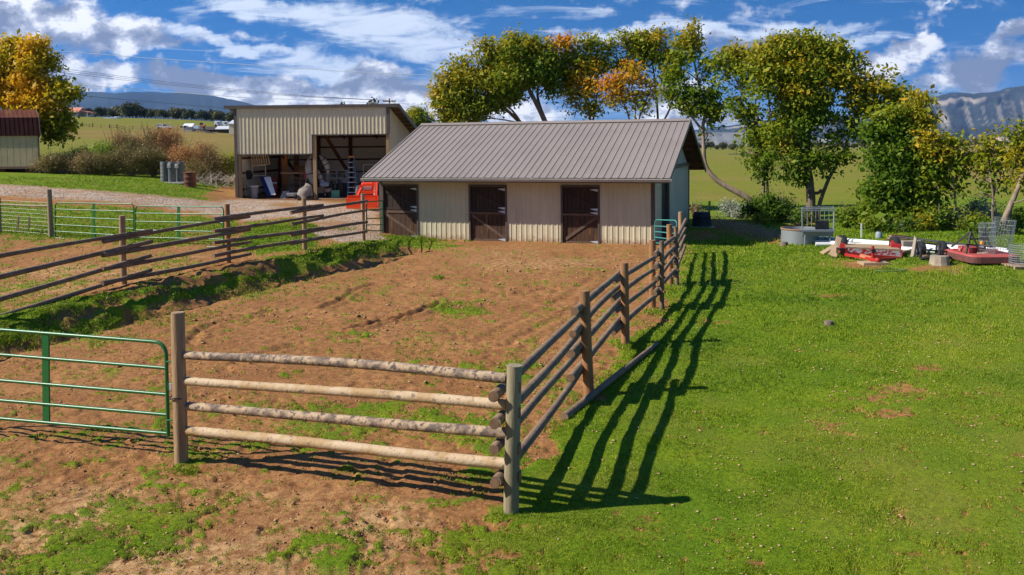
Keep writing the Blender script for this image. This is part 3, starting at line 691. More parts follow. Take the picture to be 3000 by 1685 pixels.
# ------------------------------------------------------------ the stable
def build_stable():
    a = R(17.75); dx = Vector((math.cos(a), -math.sin(a), 0)); dy = Vector((.33, .944, 0)).normalized()
    FR = Vector((5.68, 34.2, 0)); Lw = 12.1; Dp = 10.4
    O = FR - dx*Lw; O.z = -.02
    T = thing('stable', 'long tan steel stable with taupe ribbed metal roof and three dark split doors', 'stable', O)
    def lx(px, y=0.0):   # local x along the front wall seen at photo column px
        d = ray(px, 600); nrm = Vector((dx.y, -dx.x, 0)); t = (O-CAM).dot(nrm)/d.dot(nrm); return ((CAM+d*t)-O).dot(dx)
    H = 3.0; ds = [(lx(1121.5), lx(1224.5)), (lx(1376), lx(1483.5)), (lx(1645.5), lx(1755))]; hd = 2.33
    mb = MB()
    xs = [0.0]+[v for p in ds for v in p]+[Lw]
    for i in range(0, 8, 2): ribbed(mb, O, dx, dy, ZZ, xs[i]+.0, xs[i+1], .03, H, 0)
    for p in ds: ribbed(mb, O, dx, dy, ZZ, p[0], p[1], hd, H, 0)
    wall = mb.build('front_wall', m_tan2, T)
    mb = MB()
    # right side wall (gable) : frame along dy
    RO = O + dx*Lw; zr = 5.12
    sl = (zr-H-.06)/(Dp/2)
    def zt(x): return H-.02 + sl*(Dp/2-abs(x-Dp/2)) - .08
    zt.brk = Dp/2
    skew_panel(mb, RO, dy, -dx, 0, Dp, lambda x: .0, zt, 0)
    mb.build('side_wall', m_tan2, T)
    mb = MB(); skew_panel(mb, O, dy, dx, 0, Dp, lambda x: 0, zt, 0); mb.build('side_wall', m_tan2, T)
    mb = MB(); ribbed(mb, O+dy*Dp, dx, -dy, ZZ, 0, Lw, 0, H, 0); mb.build('rear_wall', m_tan2, T)
    # base board, corner trims
    mb = MB()
    mb.box(RO, dx, dy, ZZ, (-.10, .045), (-.045, .10), (0, H)); mb.build('corner_trim', m_brown, T)
    MB().box(O, dx, dy, ZZ, (-.045, .09), (-.045, .09), (0, H)).build('corner_trim', m_brown, T); MB().box(RO, dx, dy, ZZ, (-.1, .045), (Dp-.09, Dp+.045), (0, H)).build('corner_trim', m_brown, T)
    mb = MB()
    segs = [(0.1, ds[0][0]-.07), (ds[0][1]+.07, ds[1][0]-.07), (ds[1][1]+.07, ds[2][0]-.07), (ds[2][1]+.07, Lw-.12)]
    for s in segs:
        if s[1] > s[0]: MB().box(O, dx, dy, ZZ, s, (-.032, .04), (-.14, .03)).build('skirt_board', m_wood, T)
    # sliding door on the side with its track
    mb = MB(); skew_panel(mb, RO, dy, -dx, 3.1, 7.3, lambda x: .08, lambda x: 2.95, -.10); sdr = mb.build('sliding_door', m_tan2, T)
    mb = MB(); mb.box(RO, dy, -dx, ZZ, (3.0, 3.18), (-.15, -.06), (.08, 2.98)); mb.build('door_edge', m_brown, sdr)
    mb = MB(); mb.box(RO, dy, -dx, ZZ, (2.7, 9.3), (-.19, -.03), (3.0, 3.12)); mb.build('door_track', m_brown, T)
    mb = MB(); mb.box(RO, dy, -dx, ZZ, (1.9, 3.0), (-.024, -.022), (.05, 2.9)); mb.build('dark_gap_sheet', m_black, T)  # thin black sheet on the closed wall paints in the doorway's inner darkness
    # doors
    for i, (x0, x1) in enumerate(ds):
        mb = MB(); fr = .075
        mb.box(O, dx, dy, ZZ, (x0-.03, x0+fr-.03), (-.05, .12), (-.05, hd)); mb.box(O, dx, dy, ZZ, (x1-fr+.03, x1+.03), (-.05, .12), (-.05, hd))
        mb.box(O, dx, dy, ZZ, (x0-.03, x1+.03), (-.055, .12), (hd, hd+.08)); mb.build('door_frame', m_brown, T)
        a0, a1 = x0+.05, x1-.05; zm = 1.26
        for nm, z0, z1, up_ in (('upper_door', zm+.02, hd-.02, True), ('lower_door', -.02 if i else .02, zm-.01, False)):
            mb = MB(); n = 8
            for k in range(n):
                w = (a1-a0)/n; mb.box(O, dx, dy, ZZ, (a0+k*w+.006, a0+(k+1)*w-.006), (.045+(k % 3)*.002, .075), (z0, z1))
            mb.box(O, dx, dy, ZZ, (a0, a1), (.076, .09), (z0, z1))
            dr = mb.build(nm, m_door if up_ else m_doorl, T)
            mb = MB(); y = (.018, .045)
            for zz in ((z0, z0+.11), (z1-.11, z1)): mb.box(O, dx, dy, ZZ, (a0, a1), y, zz)
            if up_: q = ((a0, z1-.16), (a1, z0+.16))
            else: q = ((a0+.04, z1-.14), (a1-.04, z0+.14)) if i != 2 else ((a0+.04, z0+.14), (a1-.04, z1-.14))
            p0 = O+dx*q[0][0]+ZZ*q[0][1]+dy*.03; p1 = O+dx*q[1][0]+ZZ*q[1][1]+dy*.03
            mb.bar(p0, p1, .028, .12, upv=None) if False else None
            d = (p1-p0); L_ = d.length; d.normalize(); nn = dy; uu = nn.cross(d)
            mb.box(p0, d, nn, uu, (0, L_), (-.016, .012), (-.06, .06))
            mb.build('door_brace', m_doorf if not up_ else m_door, dr)
            for zz in ((z1-.17, z0+.06) if up_ else (z1-.06, z0+.02)):
                mb = MB(); z_ = zz
                mb.slab([O+dx*(a1+.0)+ZZ*(z_)+dy*.012, O+dx*(a1+.0)+ZZ*(z_+.12)+dy*.012, O+dx*(a1-.30)+ZZ*(z_+.10)+dy*.012, O+dx*(a1-.33)+ZZ*(z_+.085)+dy*.012], .008, -dy)
                mb.build('strap_hinge', m_hinge, dr)
        if i:
            mb = MB(); mb.tube([O+dx*(a0-.06)+ZZ*1.2-dy*.05, O+dx*(a0+.08)+ZZ*1.2-dy*.05], .012); mb.build('latch', m_steel, T)
    # dark inside floor/back so nothing shows through
    # roof
    oh = .9; ohr = .75; ohl = .36
    n0 = zt(Dp/2); th = math.atan2(sl, 1)
    zo = H + .10
    for side in (0, 1):
        if side == 0: E = O - dy*oh; ey = dy; xr = (-ohl, Lw+ohr)
        else: E = O + dy*(Dp+oh); ey = -dy; xr = (-ohl, Lw+ohr)
        E = E + ZZ*(zo - sl*oh); up_s = (ey + ZZ*sl); Ls = Dp/2+oh
        # sheet as ribbed profile extruded up the slope
        nrm = dx.cross(up_s).normalized() if side == 0 else -dx.cross(up_s).normalized()
        mb = MB(); sp = .2286*1.3
        ribbed(mb, E, dx, -nrm, up_s, xr[0], xr[1], 0, Ls, 0, sp=sp, rw=.022, rd=.024, th=.02)
        rf = mb.build('roof', m_roof, T)
        # underside rafters / purlins
        mb = MB()
        for k in range(7):
            t = (k+.35)/7*Ls; p = E + up_s*t - nrm*.06; mb.box(p, dx, ey, ZZ, (xr[0]+.03, xr[1]-.03), (-.045, .045), (-.05, .035))
        mb.build('purlins', m_rafter, T)
        mb = MB(); mb.box(E-nrm*.022, dx, up_s, nrm, (xr[0]+.01, xr[1]-.01), (0, Ls), (-.012, -.002)); mb.build('roof_lining', m_rafter, T)
        for x_ in (xr[1], xr[0]-.05): MB().box(E, dx, up_s, nrm, (x_, x_+.05), (-.01, Ls+.02), (-.16, .035)).build('rake_trim', m_brown if side else m_roof, T)
        if side == 0:
            mb = MB(); mb.box(E, dx, dy, ZZ, (xr[0], xr[1]), (-.0, .03), (-.20, -.03)); mb.build('fascia', m_brown, T)
            mb = MB(); g0 = E + ZZ*(-.035)
            pr = [(0, -.12), (-.09, -.12), (-.13, -.02), (-.15, -.02), (-.15, 0), (-.12, 0), (-.075, -.10), (-.01, -.10), (-.01, 0), (0, 0)]
            v = []; n = len(pr)
            for x in (xr[0]-.06, xr[1]+.10): v += [g0 + dx*x + dy*py_ + ZZ*pz for py_, pz in pr]
            mb.add(v, [(i, (i+1) % n, n+(i+1) % n, n+i) for i in range(n)] + [tuple(range(n))[::-1], tuple(range(n, 2*n))])
            gt = mb.build('gutter', m_gut, T)
            for k in range(13): x = xr[0]+.3+k*1.05; MB().box(g0, dx, dy, ZZ, (x, x+.05), (-.158, -.0), (-.005, .012)).build('gutter_hanger', m_white, gt)
            mb = MB(); mb.box(O, dx, dy, ZZ, (xr[0]+.02, xr[1]-.02), (-oh+.05, -.02), (H-.30+.10, H-.18+.10)); 
    mb = MB(); tp = O + dy*(Dp/2) + ZZ*(zo+sl*Dp/2)
    mb.add([tp+dx*x+dy*y+ZZ*z for x in (-ohl-.05, Lw+ohr+.05) for y, z in ((-.22, .05-.22*sl), (0, .075), (.22, .05-.22*sl), (0, .04))], [(0, 1, 5, 4), (1, 2, 6, 5), (2, 3, 7, 6), (3, 0, 4, 7), (0, 3, 2, 1), (4, 5, 6, 7)])
    mb.build('ridge_cap', m_roof, T)
    # concrete footing strip
    return O, dx, dy
SO, SDX, SDY = build_stable()

# ------------------------------------------------------------ open machine shed
def build_shed():
    z0 = .98
    A = GY(692, 51.0); B = GY(1143, 50.6); A.z = z0; B.z = z0
    ex = (B-A); W = ex.length; ex.normalize(); ey = Vector((-ex.y, ex.x, 0)); O = A; D = 8.2
    T = thing('machine_shed', 'tall open fronted tan steel shed with dark trim and cluttered bays', 'shed', O)
    def lx(px): return ((GY(px, 50.8)-O).dot(ex))
    def lz(py, px=900): return P(px, py, 50.8).z - z0
    xm = lx(917); ztop = lz(316, 900); zl = lz(451, 800); zr = lz(393, 1030)
    mb = MB(); ribbed(mb, O, ex, ey, ZZ, .12, xm, zl, ztop, 0); ribbed(mb, O, ex, ey, ZZ, xm, W-.12, zr, ztop, 0); mb.build('front_cladding', m_tan, T)
    MB().box(O, ex, ey, ZZ, (-.03, .14), (-.04, .14), (0, ztop)).build('corner_trim', m_brown, T); MB().box(O, ex, ey, ZZ, (W-.14, W+.03), (-.04, .14), (zr, ztop)).build('corner_trim', m_brown, T)
    mb = MB(); mb.box(O, ex, ey, ZZ, (.14, xm), (-.03, .03), (zl-.06, zl)); mb.box(O, ex, ey, ZZ, (xm, W), (-.03, .03), (zr-.06, zr)); mb.build('header_trim', m_brown, T)
    mb = MB(); mb.box(O, ex, ey, ZZ, (xm-.12, xm), (-.05, -.032), (zl, zr+.02)); mb.build('jamb_trim', mat('grey_trim', (.42, .40, .37), .5), T)
    for x, zt_ in ((.22, zl), (xm+.12, zr), (W-.12, zr)):
        mb = MB(); mb.box(O, ex, ey, ZZ, (x-.09, x+.11), (.04, .22), (-.2, zt_ - (0.06 if x != xm+.12 else .06))); mb.build('post', m_postw, T)
    # roof slopes down to the back
    drop = 1.5
    def zr_(y): return ztop + .06 - drop*y/D
    # walls
    for nm, x, s in (('side_wall', 0, 1), ('side_wall', W, -1)):
        mb = MB(); oo = O + ex*x
        skew_panel(mb, oo, ey, ex*s if True else ex, 0.15, D, lambda t: 0, lambda t: zr_(t)-.05, -.0); mb.build(nm, m_tan, T)
    mb = MB(); mb.box(O, ex, ey, ZZ, (0.03, W-.03), (D-.03, D), (-.1, zr_(D)-.05)); mb.build('rear_wall', m_inwall, T)
    mb = MB()
    for k in range(int(W/.2286)): mb.box(O, ex, ey, ZZ, (.1+k*.2286, .13+k*.2286), (D-.05, D-.03), (0, zr_(D)-.1))
    mb.build('sheet_ribs', m_inwall, T)
    mb = MB(); mb.box(O, ey, ex, ZZ, (.3, D-.05), (.035, .05), (0, ztop-1.6)); mb.build('inner_lining', m_inwall, T)
    mb = MB()
    for z in (.5, 1.35, 2.2, 3.05, 3.75): mb.box(O, ex, ey, ZZ, (.1, W-.1), (D-.15, D-.05), (z, z+.10))
    for z in (.5, 1.5, 2.4): mb.box(O, ey, ex, ZZ, (.2, D-.2), (.05, .12), (z, z+.12))
    mb.build('girts', m_rafter, T)
    for x in (.2, W*.31, W*.55, W*.87):
        mb = MB(); mb.box(O, ex, ey, ZZ, (x-.11, x+.11), (D-.38, D-.16), (0, zr_(D)-.1)); mb.build('rear_post', m_rafter, T)
    mb = MB(); x = lx(810); mb.box(O, ex, ey, ZZ, (x-.15, x+.15), (4.0, 4.2), (0, zl+1.6)); mb.build('inner_post', m_rafter, T)
    mb = MB(); x = lx(785); mb.box(O, ex, ey, ZZ, (x-.2, x+.2), (3.2, 3.3), (0, zl+1.6)); mb.build('plywood_upright', mat('orange_plywood', (.42, .19, .06), .8, col2=(.32, .14, .05), scale=2), T)
    for (p1, p2) in (((955, 400, 50.8+2.2), (1020, 505, 50.8+5.5)), ((826, 455, 50.8+3), (868, 505, 50.8+6)), ((712, 462, 50.8+3.0), (760, 515, 50.8+5.5))):
        mb = MB(); a_ = P(*p1); b_ = P(*p2); mb.bar(a_, b_, .08, .26); mb.build('knee_brace', m_rafter, T)
    mb = MB()
    for k, z in enumerate((3.05-.28, 2.45, 2.05, 1.6)): mb.box(O, ex, ey, ZZ, (W-1.75, W-.2), (D-.55, D-.45), (z, z+.10))
    mb.build('wall_shelves', m_rafter, T)
    # roof
    E = O + ey*(-.08); mb = MB(); th = drop/D; us = ey - ZZ*th
    mb.box(E + ZZ*(ztop+.06+.08*th+.05), ex, us, ZZ, (-.55, W+.60), (-.02, D+1.1), (-.02, .05)); rf = mb.build('roof', m_brown, T)
    mb = MB()
    for k in range(9): t = .15 + k*(D+.7)/8; p = E + ZZ*(ztop+.06+.08*th) + us*t; mb.box(p, ex, ey, ZZ, (-.5, W+.55), (-.03, .03), (-.05, .028))
    for k in range(5): x = .1+k*(W-.2)/4; mb.box(E+ZZ*(ztop+.02+.08*th), ex, us, ZZ, (x-.04, x+.04), (.2, D+.4), (-.30, -.03))
    mb.build('rafters', m_rafter, T)
    mb = MB(); mb.box(E + ZZ*(ztop+.06+.08*th), ex, ey, ZZ, (-.57, W+.62), (-.06, -.021), (-.09, .10)); mb.build('fascia', m_brown, T)
    mb = MB(); mb.box(E + ZZ*(ztop+.06+.08*th+.0), ex, us, ZZ, (W+.601, W+.65), (-.06, D+1.12), (-.13, .11)); mb.build('rake_trim', m_brown, T)
    mb = MB(); mb.box(O, ex, ey, ZZ, (0, W), (.05, D), (-.3, -.02+.03)); mb.build('floor', m_clod, T)
    return O, ex, ey, z0, W, D
HO, HX, HY, HZ, HW, HD = build_shed()
def S(px, py, Y): return P(px, py, Y)     # points inside the shed: photo column/row at a stated distance

def build_shed_contents():
    fl = HZ+.02
    def base(px, Y): p = GY(px, Y); p.z = fl; return p
    # folding ladder
    m_lad = mat('blue_fibreglass', (.06, .14, .26), .5); m_rung = mat('ladder_aluminium', (.62, .66, .70), .4, metal=.2)
    Y = 51.9; b0 = base(1020, Y); T = thing('stepladder', 'tall blue stepladder with pale rungs and an orange top', 'ladder', b0)
    bl, br = S(1018, 568, Y), S(1046, 568, Y); bl.z = br.z = fl; tl, tr = S(1021.5, 461, Y+.5), S(1037, 461, Y+.5)
    for n_, (p, q) in enumerate(((bl, tl), (br, tr))): MB().bar(p, q, .07, .05).build('side_rail', m_lad, T)
    mb = MB()
    for k in range(1, 8): t = k/8; mb.bar(bl.lerp(tl, t), br.lerp(tr, t), .06, .035)
    mb.build('steps', m_rung, T)
    MB().bar(tl+Vector((-.03, 0, .03)), tr+Vector((.03, 0, .03)), .16, .08).build('cap', mat('orange_plastic', (.75, .28, .03), .5), T)
    mb = MB(); mb.bar(tl+Vector((0, .05, 0)), bl+Vector((-.06, 1.0, 0)), .05, .03); mb.bar(tr+Vector((0, .05, 0)), br+Vector((.06, 1.0, 0)), .05, .03); mb.build('rear_legs', m_lad, T)
    # metal shelving with goods
    Y = 54.3; b0 = base(990, Y); T = thing('wire_shelf', 'white wire shelf unit filled with jars and boxes beside the ladder', 'shelf', b0)
    xl, xr = 959, 1015; mb = MB(); zt = S(990, 500, Y).z
    for px in (xl, 987, xr): p = base(px, Y); mb.tube([p, Vector((p.x, p.y, zt))], .022, 6); q = p + Vector((0, .45, 0)); mb.tube([q, Vector((q.x, q.y, zt))], .022, 6)
    pl, pr = base(xl, Y), base(xr, Y); lv = [.28, .72, 1.12, zt-fl]
    for z in lv: mb.box(Vector((pl.x, pl.y, fl+z)), XX, YY, ZZ, (0, pr.x-pl.x), (0, .45), (-.015, .015))
    mb.build('rack', m_white, T)
    cols = [(.55, .52, .48), (.35, .06, .05), (.12, .22, .35), (.7, .7, .66), (.12, .12, .12), (.28, .35, .2)]
    cm = [mat('goods', c, .6) for c in cols]; rr = random.Random(3)
    for z in lv[:-1]:
        x = pl.x+.05
        while x < pr.x-.12:
            w = rr.uniform(.07, .16); h = rr.uniform(.12, .30); mb = MB()
            if rr.random() < .5: mb.lathe((x+w/2, Y+.2, fl+z+.016), [(0, 0), (w/2, 0), (w/2, h*.85), (w*.3, h), (0, h)], 10)
            else: mb.box(Vector((x, Y+.06, fl+z+.016)), XX, YY, ZZ, (0, w), (0, .25), (0, h))
            o = mb.build('jar' if len(mb.v) > 12 else 'box', cm[rr.randrange(6)]); tag(o, 'one of the small jars and boxes crowded on the white wire shelf', 'storage goods', 'goods on the wire shelf')
            x += w + rr.uniform(.01, .06)
    # white panel boards / blue sheet leaning
    def leanboard(name, label, cat, pts, mat_, th=.05):
        mb = MB(); nrm = (Vector(pts[1])-Vector(pts[0])).cross(Vector(pts[2])-Vector(pts[1])).normalized(); mb.slab(pts, th, nrm)
        return tag(mb.build(name, mat_), label, cat)
    leanboard('panel', 'white rectangular panel leaning against the blue one', 'panel', [S(795, 572, 51.3), S(808, 571, 51.3), S(793, 519, 52.1), S(773.5, 520, 52.1)], m_white)
    leanboard('panel', 'dark blue rectangular panel leaning left of the white one', 'panel', [S(784, 576, 51.6), S(803, 576, 51.6), S(778, 518, 52.5), S(760, 519, 52.5)], mat('blue_panel', (.015, .03, .14), .5))
    # rubbish bin
    b = base(746, 51.6); T = thing('trash_can', 'grey plastic trash can with flat lid at the left bay', 'trash can', b)
    MB().lathe(b, [(0, 0), (.19, 0), (.25, .72), (0, .72)], 16).build('bin_body', m_grey, T, smooth=True)
    MB().lathe(b+ZZ*.72, [(.27, 0), (.29, .02), (.29, .07), (0, .10)], 16).build('lid', mat('pale_grey_lid', (.5, .52, .54), .5), T, smooth=True)
    # wooden crib rack hung on the wall
    T = thing('slatted_rack', 'pale wooden slatted rack hanging high on the left wall', 'rack', S(762, 484, 53)); mb = MB()
    a, b_, c, d = S(735, 450, 52.5), S(783, 450, 52.5), S(790, 481, 53.0), S(741, 485, 53.0)
    for k in range(8): t = k/7; mb.bar(a.lerp(b_, t), d.lerp(c, t), .05, .03)
    mb.bar(a, b_, .05, .04); mb.bar(d, c, .06, .05); mb.build('slats', mat('pale_pine', (.62, .50, .33), .7), T)
    T = thing('picture_frame', 'empty white rectangular frame below the slatted rack', 'frame', S(758, 514, 53.2)); mb = MB(); q = [S(739, 487, 53.2), S(778, 485, 53.2), S(778, 514, 53.2), S(739, 515, 53.2)]
    for i in range(4): mb.bar(q[i], q[(i+1) % 4], .04, .045)
    mb.build('moulding', m_white, T)
    # long thin boards leaning by the left post
    for k, (x0, x1) in enumerate(((713, 722), (719, 729), (716, 736))):
        o = MB().bar(S(x1, 577, 51.6+k*.15), S(x0, 520-k*6, 51.9+k*.15), .05, .07).build('board', mat('leaning_board', (.40, .34, .16) if k < 2 else (.5, .5, .46), .7)); o_l = ('yellowish board leaning closest to the shed left post', 'yellowish board leaning second from the shed left post', 'greyish board leaning behind two yellowish ones')[k]; tag(o, o_l, 'board', 'boards leaning inside the left post')
    # black tote, saddle bag
    b = base(730, 52.6); T = tag(MB().lathe(S(727, 527, 52.8), [(0, 0), (.22, .05), (.30, .3), (.18, .55), (0, .6)], 12).build('hanging_bag', m_black, smooth=True), 'dark bag hanging on the left wall above the bin', 'bag')
    # red and white vacuum figure: red fuel can stand
    b = base(806, 53.2); T = thing('shop_sprayer', 'red upright canister with white wheels at the middle of the left bay', 'canister', b); MB().lathe(b, [(0, .1), (.14, .1), (.16, .9), (.10, 1.1), (.05, 1.35), (0, 1.36)], 12).build('canister', mat('dark_red_paint', (.30, .02, .012), .5), T, smooth=True)
    mb = MB(); mb.disk(b+Vector((-.06, -.18, .88)), .07, (0, -1, 0)); mb.disk(b+Vector((.10, -.18, .88)), .07, (0, -1, 0)); mb.build('gauge', m_white, T)
    # lumber shelf: beams and stacked timber
    m_lum = mat('stacked_lumber', (.36, .22, .11), .8, col2=(.22, .12, .06), scale=3)
    for k, (x0, y0, x1, y1, Yk) in enumerate(((822, 507, 935, 507, 53.2), (830, 514, 905, 526, 53.5), (835, 520, 905, 532, 53.6), (826, 548, 925, 550, 53.8), (824, 553, 925, 556, 53.6), (828, 541, 918, 540, 54.0), (826, 560, 900, 559, 53.5), (830, 535, 915, 535, 54.2))):
        tag(MB().bar(S(x0, y0, Yk), S(x1, y1, Yk), .14, .13 if k == 0 else .07).build('timber', m_lum if k else m_wood), ['thick pale beam across the back of the left bay', 'plank slanting down under the pale beam', 'second plank slanting down under the pale beam', 'plank in the low timber stack at the back', 'plank in the low timber stack at the back', 'plank in the low timber stack at the back', 'plank in the low timber stack at the back', 'plank in the low timber stack at the back'][k], 'timber', 'timber stacked in the left bay')
    # lattice
    T = thing('lattice_panel', 'brown diagonal lattice panel leaning behind the beam', 'lattice', S(880, 506, 54.6)); mb = MB()
    a, b_ = S(855, 503, 54.6), S(900, 485, 54.6)
    for k in range(9):
        x = 856+k*5; mb.bar(S(x, 505, 54.6), S(x+18, 486, 54.6), .02, .035); mb.bar(S(x+18, 505, 54.63), S(x, 486, 54.63), .02, .035)
    mb.build('lattice', mat('orange_lattice', (.34, .15, .05), .8), T)
    # red box, bench with red trolley
    tag(MB().box(S(889, 524, 53), XX, YY, ZZ, (0, .46), (0, .4), (0, .34)).build('red_box', mat('red_box', (.52, .03, .02), .6), bevel=.01), 'bright red box on the timber shelf by the middle post', 'box')
    # white canoes hung on end around the post
    m_can = mat('grey_canoe', (.48, .46, .44), .5, col2=(.36, .34, .32), scale=2)
    def canoe(label, pts, w):
        T = thing('kayak', label, 'kayak', pts[-1]); n = len(pts); rad = [w*math.sin(math.pi*(i+.25)/(n-.5)) for i in range(n)]
        MB().tube(pts, rad, 10).build('hull', m_can, T, smooth=True)
        for f in (1, n//2, n-2): MB().lathe(pts[f], [(rad[f]*1.06, -.03), (rad[f]*1.06, .03)], 12, axis=(pts[min(f+1, n-1)]-pts[f-1])).build('strap', m_black, T)
    canoe('long curved grey kayak hanging upright left of the middle post', [S(x, y, 52.4) for x, y in ((912, 456), (906, 466), (904, 480), (904, 495), (907, 510), (912, 525), (920, 540), (930, 552))], .24)
    canoe('curved grey kayak hanging upright right of the middle post', [S(x, y, 52.6) for x, y in ((936, 455), (948, 468), (956, 482), (961, 497), (960, 512))], .20)
    canoe('narrow grey kayak hanging low behind the middle post', [S(x, y, 52.8) for x, y in ((932, 498), (936, 512), (941, 526), (946, 540), (950, 548))], .17)
    tag(MB().lathe(S(943, 497, 53.1), [(0, 0), (.3, .05), (.35, .5), (.2, .8), (0, .85)], 12).build('black_bag', m_black, smooth=True), 'bulky black bag wedged between the hanging kayaks', 'bag')
    # mower under a cloth and push mower
    b = base(895, 51.0); T = thing('covered_mower', 'small machine under a crumpled pale grey cloth beside the middle post', 'mower', b)
    V = []; Fq = []; n = 14; rr = random.Random(5)
    for j in range(8):
        for i in range(n):
            an = 2*math.pi*i/n; r_ = (.50, .50, .47, .43, .38, .30, .18, .02)[j]*(1+rr.uniform(-.12, .12)); V.append(b + Vector((math.cos(an)*r_, math.sin(an)*r_*.7, (.10, .25, .42, .55, .66, .74, .80, .82)[j]+.12*math.cos(an))))
    Fq = [(j*n+i, j*n+(i+1) % n, (j+1)*n+(i+1) % n, (j+1)*n+i) for j in range(7) for i in range(n)]
    MB().add(V, Fq).build('cloth', mat('grey_cloth', (.30, .27, .24), .9, col2=(.20, .165, .13), scale=3, bump=.4), T, smooth=True)
    mb = MB(); mb.bar(b+Vector((-.15, .4, .6)), b+Vector((-.05, .6, 1.35)), .03, .03); mb.bar(b+Vector((.45, .4, .6)), b+Vector((.40, .6, 1.35)), .03, .03); mb.bar(b+Vector((-.05, .6, 1.35)), b+Vector((.40, .6, 1.35)), .03, .03); mb.build('handle', m_steel, T)
    for s in (-.5, .5): MB().lathe(b+Vector((s, -.35, .17)), [(0, -.05), (.17, -.05), (.17, .05), (0, .05)], 16, axis=(1, 0, 0)).build('wheel', m_black, T)
    b = base(860, 51.6); T = thing('push_mower', 'low dark push mower with folded handles on the shed floor', 'mower', b)
    MB().box(b, XX, YY, ZZ, (-.35, .35), (-.25, .3), (.12, .34)).build('deck', m_grey, T, bevel=.03); MB().lathe(b+ZZ*.34, [(0, 0), (.17, 0), (.15, .2), (0, .22)], 12).build('engine', m_black, T)
    for sx in (-.38, .38):
        for sy in (-.22, .28): MB().lathe(b+Vector((sx, sy, .11)), [(0, -.03), (.11, -.03), (.11, .03), (0, .03)], 14, axis=(1, 0, 0)).build('wheel', m_black, T)
    mb = MB(); mb.tube([b+Vector((-.3, .2, .3)), b+Vector((-.5, 1.0, .95)), b+Vector((.15, 1.0, .95)), b+Vector((.3, .2, .3))], .018, 6); mb.build('handle', m_steel, T)
    b = base(833, 51.4); tag(MB().slab([b+Vector((-.25, 0, 0)), b+Vector((.25, 0, 0)), b+Vector((.25, .25, .42)), b+Vector((-.15, .25, .42))], .04, (0, -1, .6)).build('tray', m_grey), 'small grey tray tilted on the shed floor', 'tray')
    # clutter at the right bay: cardboard box, bags, bin, green crate, black barrels
    b = base(934, 52.4); tag(MB().box(b, XX, YY, ZZ, (-.3, .35), (0, .4), (.25, .62)).build('cardboard_box', mat('cardboard', (.42, .24, .11), .85), bevel=.01), 'brown cardboard box right of the middle post', 'box')
    b = base(934, 52.4); tag(MB().box(b, XX, YY, ZZ, (-.32, .42), (-.02, .45), (0, .245)).build('plastic_tote', m_black, bevel=.02), 'black plastic tote under the cardboard box', 'tote')
    b = base(946, 51.9); tag(MB().lathe(b+ZZ*.62+Vector((0, .6, 0)), [(0, 0), (.3, .05), (.33, .16), (.2, .30), (0, .34)], 12).build('sack', mat('white_sack', (.6, .58, .56), .9, bump=.5), smooth=True), 'crumpled white sack above the black tote', 'sack')
    b = base(960, 51.7); T = thing('wheelbarrow', 'small grey wheelbarrow standing on the shed floor', 'wheelbarrow', b); MB().lathe(b+ZZ*.35, [(0, 0), (.15, 0), (.30, .22), (.28, .22), (0, .05)], 14).build('tub', m_grey, T, smooth=True)
    MB().lathe(b+Vector((-.05, -.28, .16)), [(0, -.03), (.16, -.03), (.16, .03), (0, .03)], 16, axis=(1, 0, 0)).build('wheel', m_black, T); mb = MB(); mb.bar(b+Vector((-.14, -.3, .16)), b+Vector((-.14, .55, .5)), .03, .03); mb.bar(b+Vector((.1, -.3, .16)), b+Vector((.14, .55, .5)), .03, .03); mb.bar(b+Vector((.12, .3, .4)), b+Vector((.12, .3, 0)), .03, .03); mb.build('frame', m_rafter, T)
    b = base(982, 51.6); tag(MB().box(b, XX, YY, ZZ, (-.24, .24), (0, .25), (0, .46)).build('green_crate', mat('green_bin', (.10, .33, .22), .6), bevel=.01), 'pale green plastic crate at the foot of the wire shelf', 'crate')
    for k, px in enumerate((968, 997, 1006)):
        b = base(px, 52.6+.3*k); tag(MB().lathe(b, [(0, 0), (.24, 0), (.26, .4), (.24, .82), (0, .85)], 14).build('black_barrel', m_black, smooth=True), ['black barrel left of the green crate', 'black barrel right of the green crate', 'black barrel nearest the stepladder'][k], 'barrel', 'black barrels in the right bay')
    tag(MB().bar(base(935, 50.3)+Vector((0, 0, .03)), base(1016, 50.1)+Vector((0, 0, .03)), .12, .06).build('floor_board', m_wood), 'long board lying on the ground at the right bay entrance', 'board')
build_shed_contents()

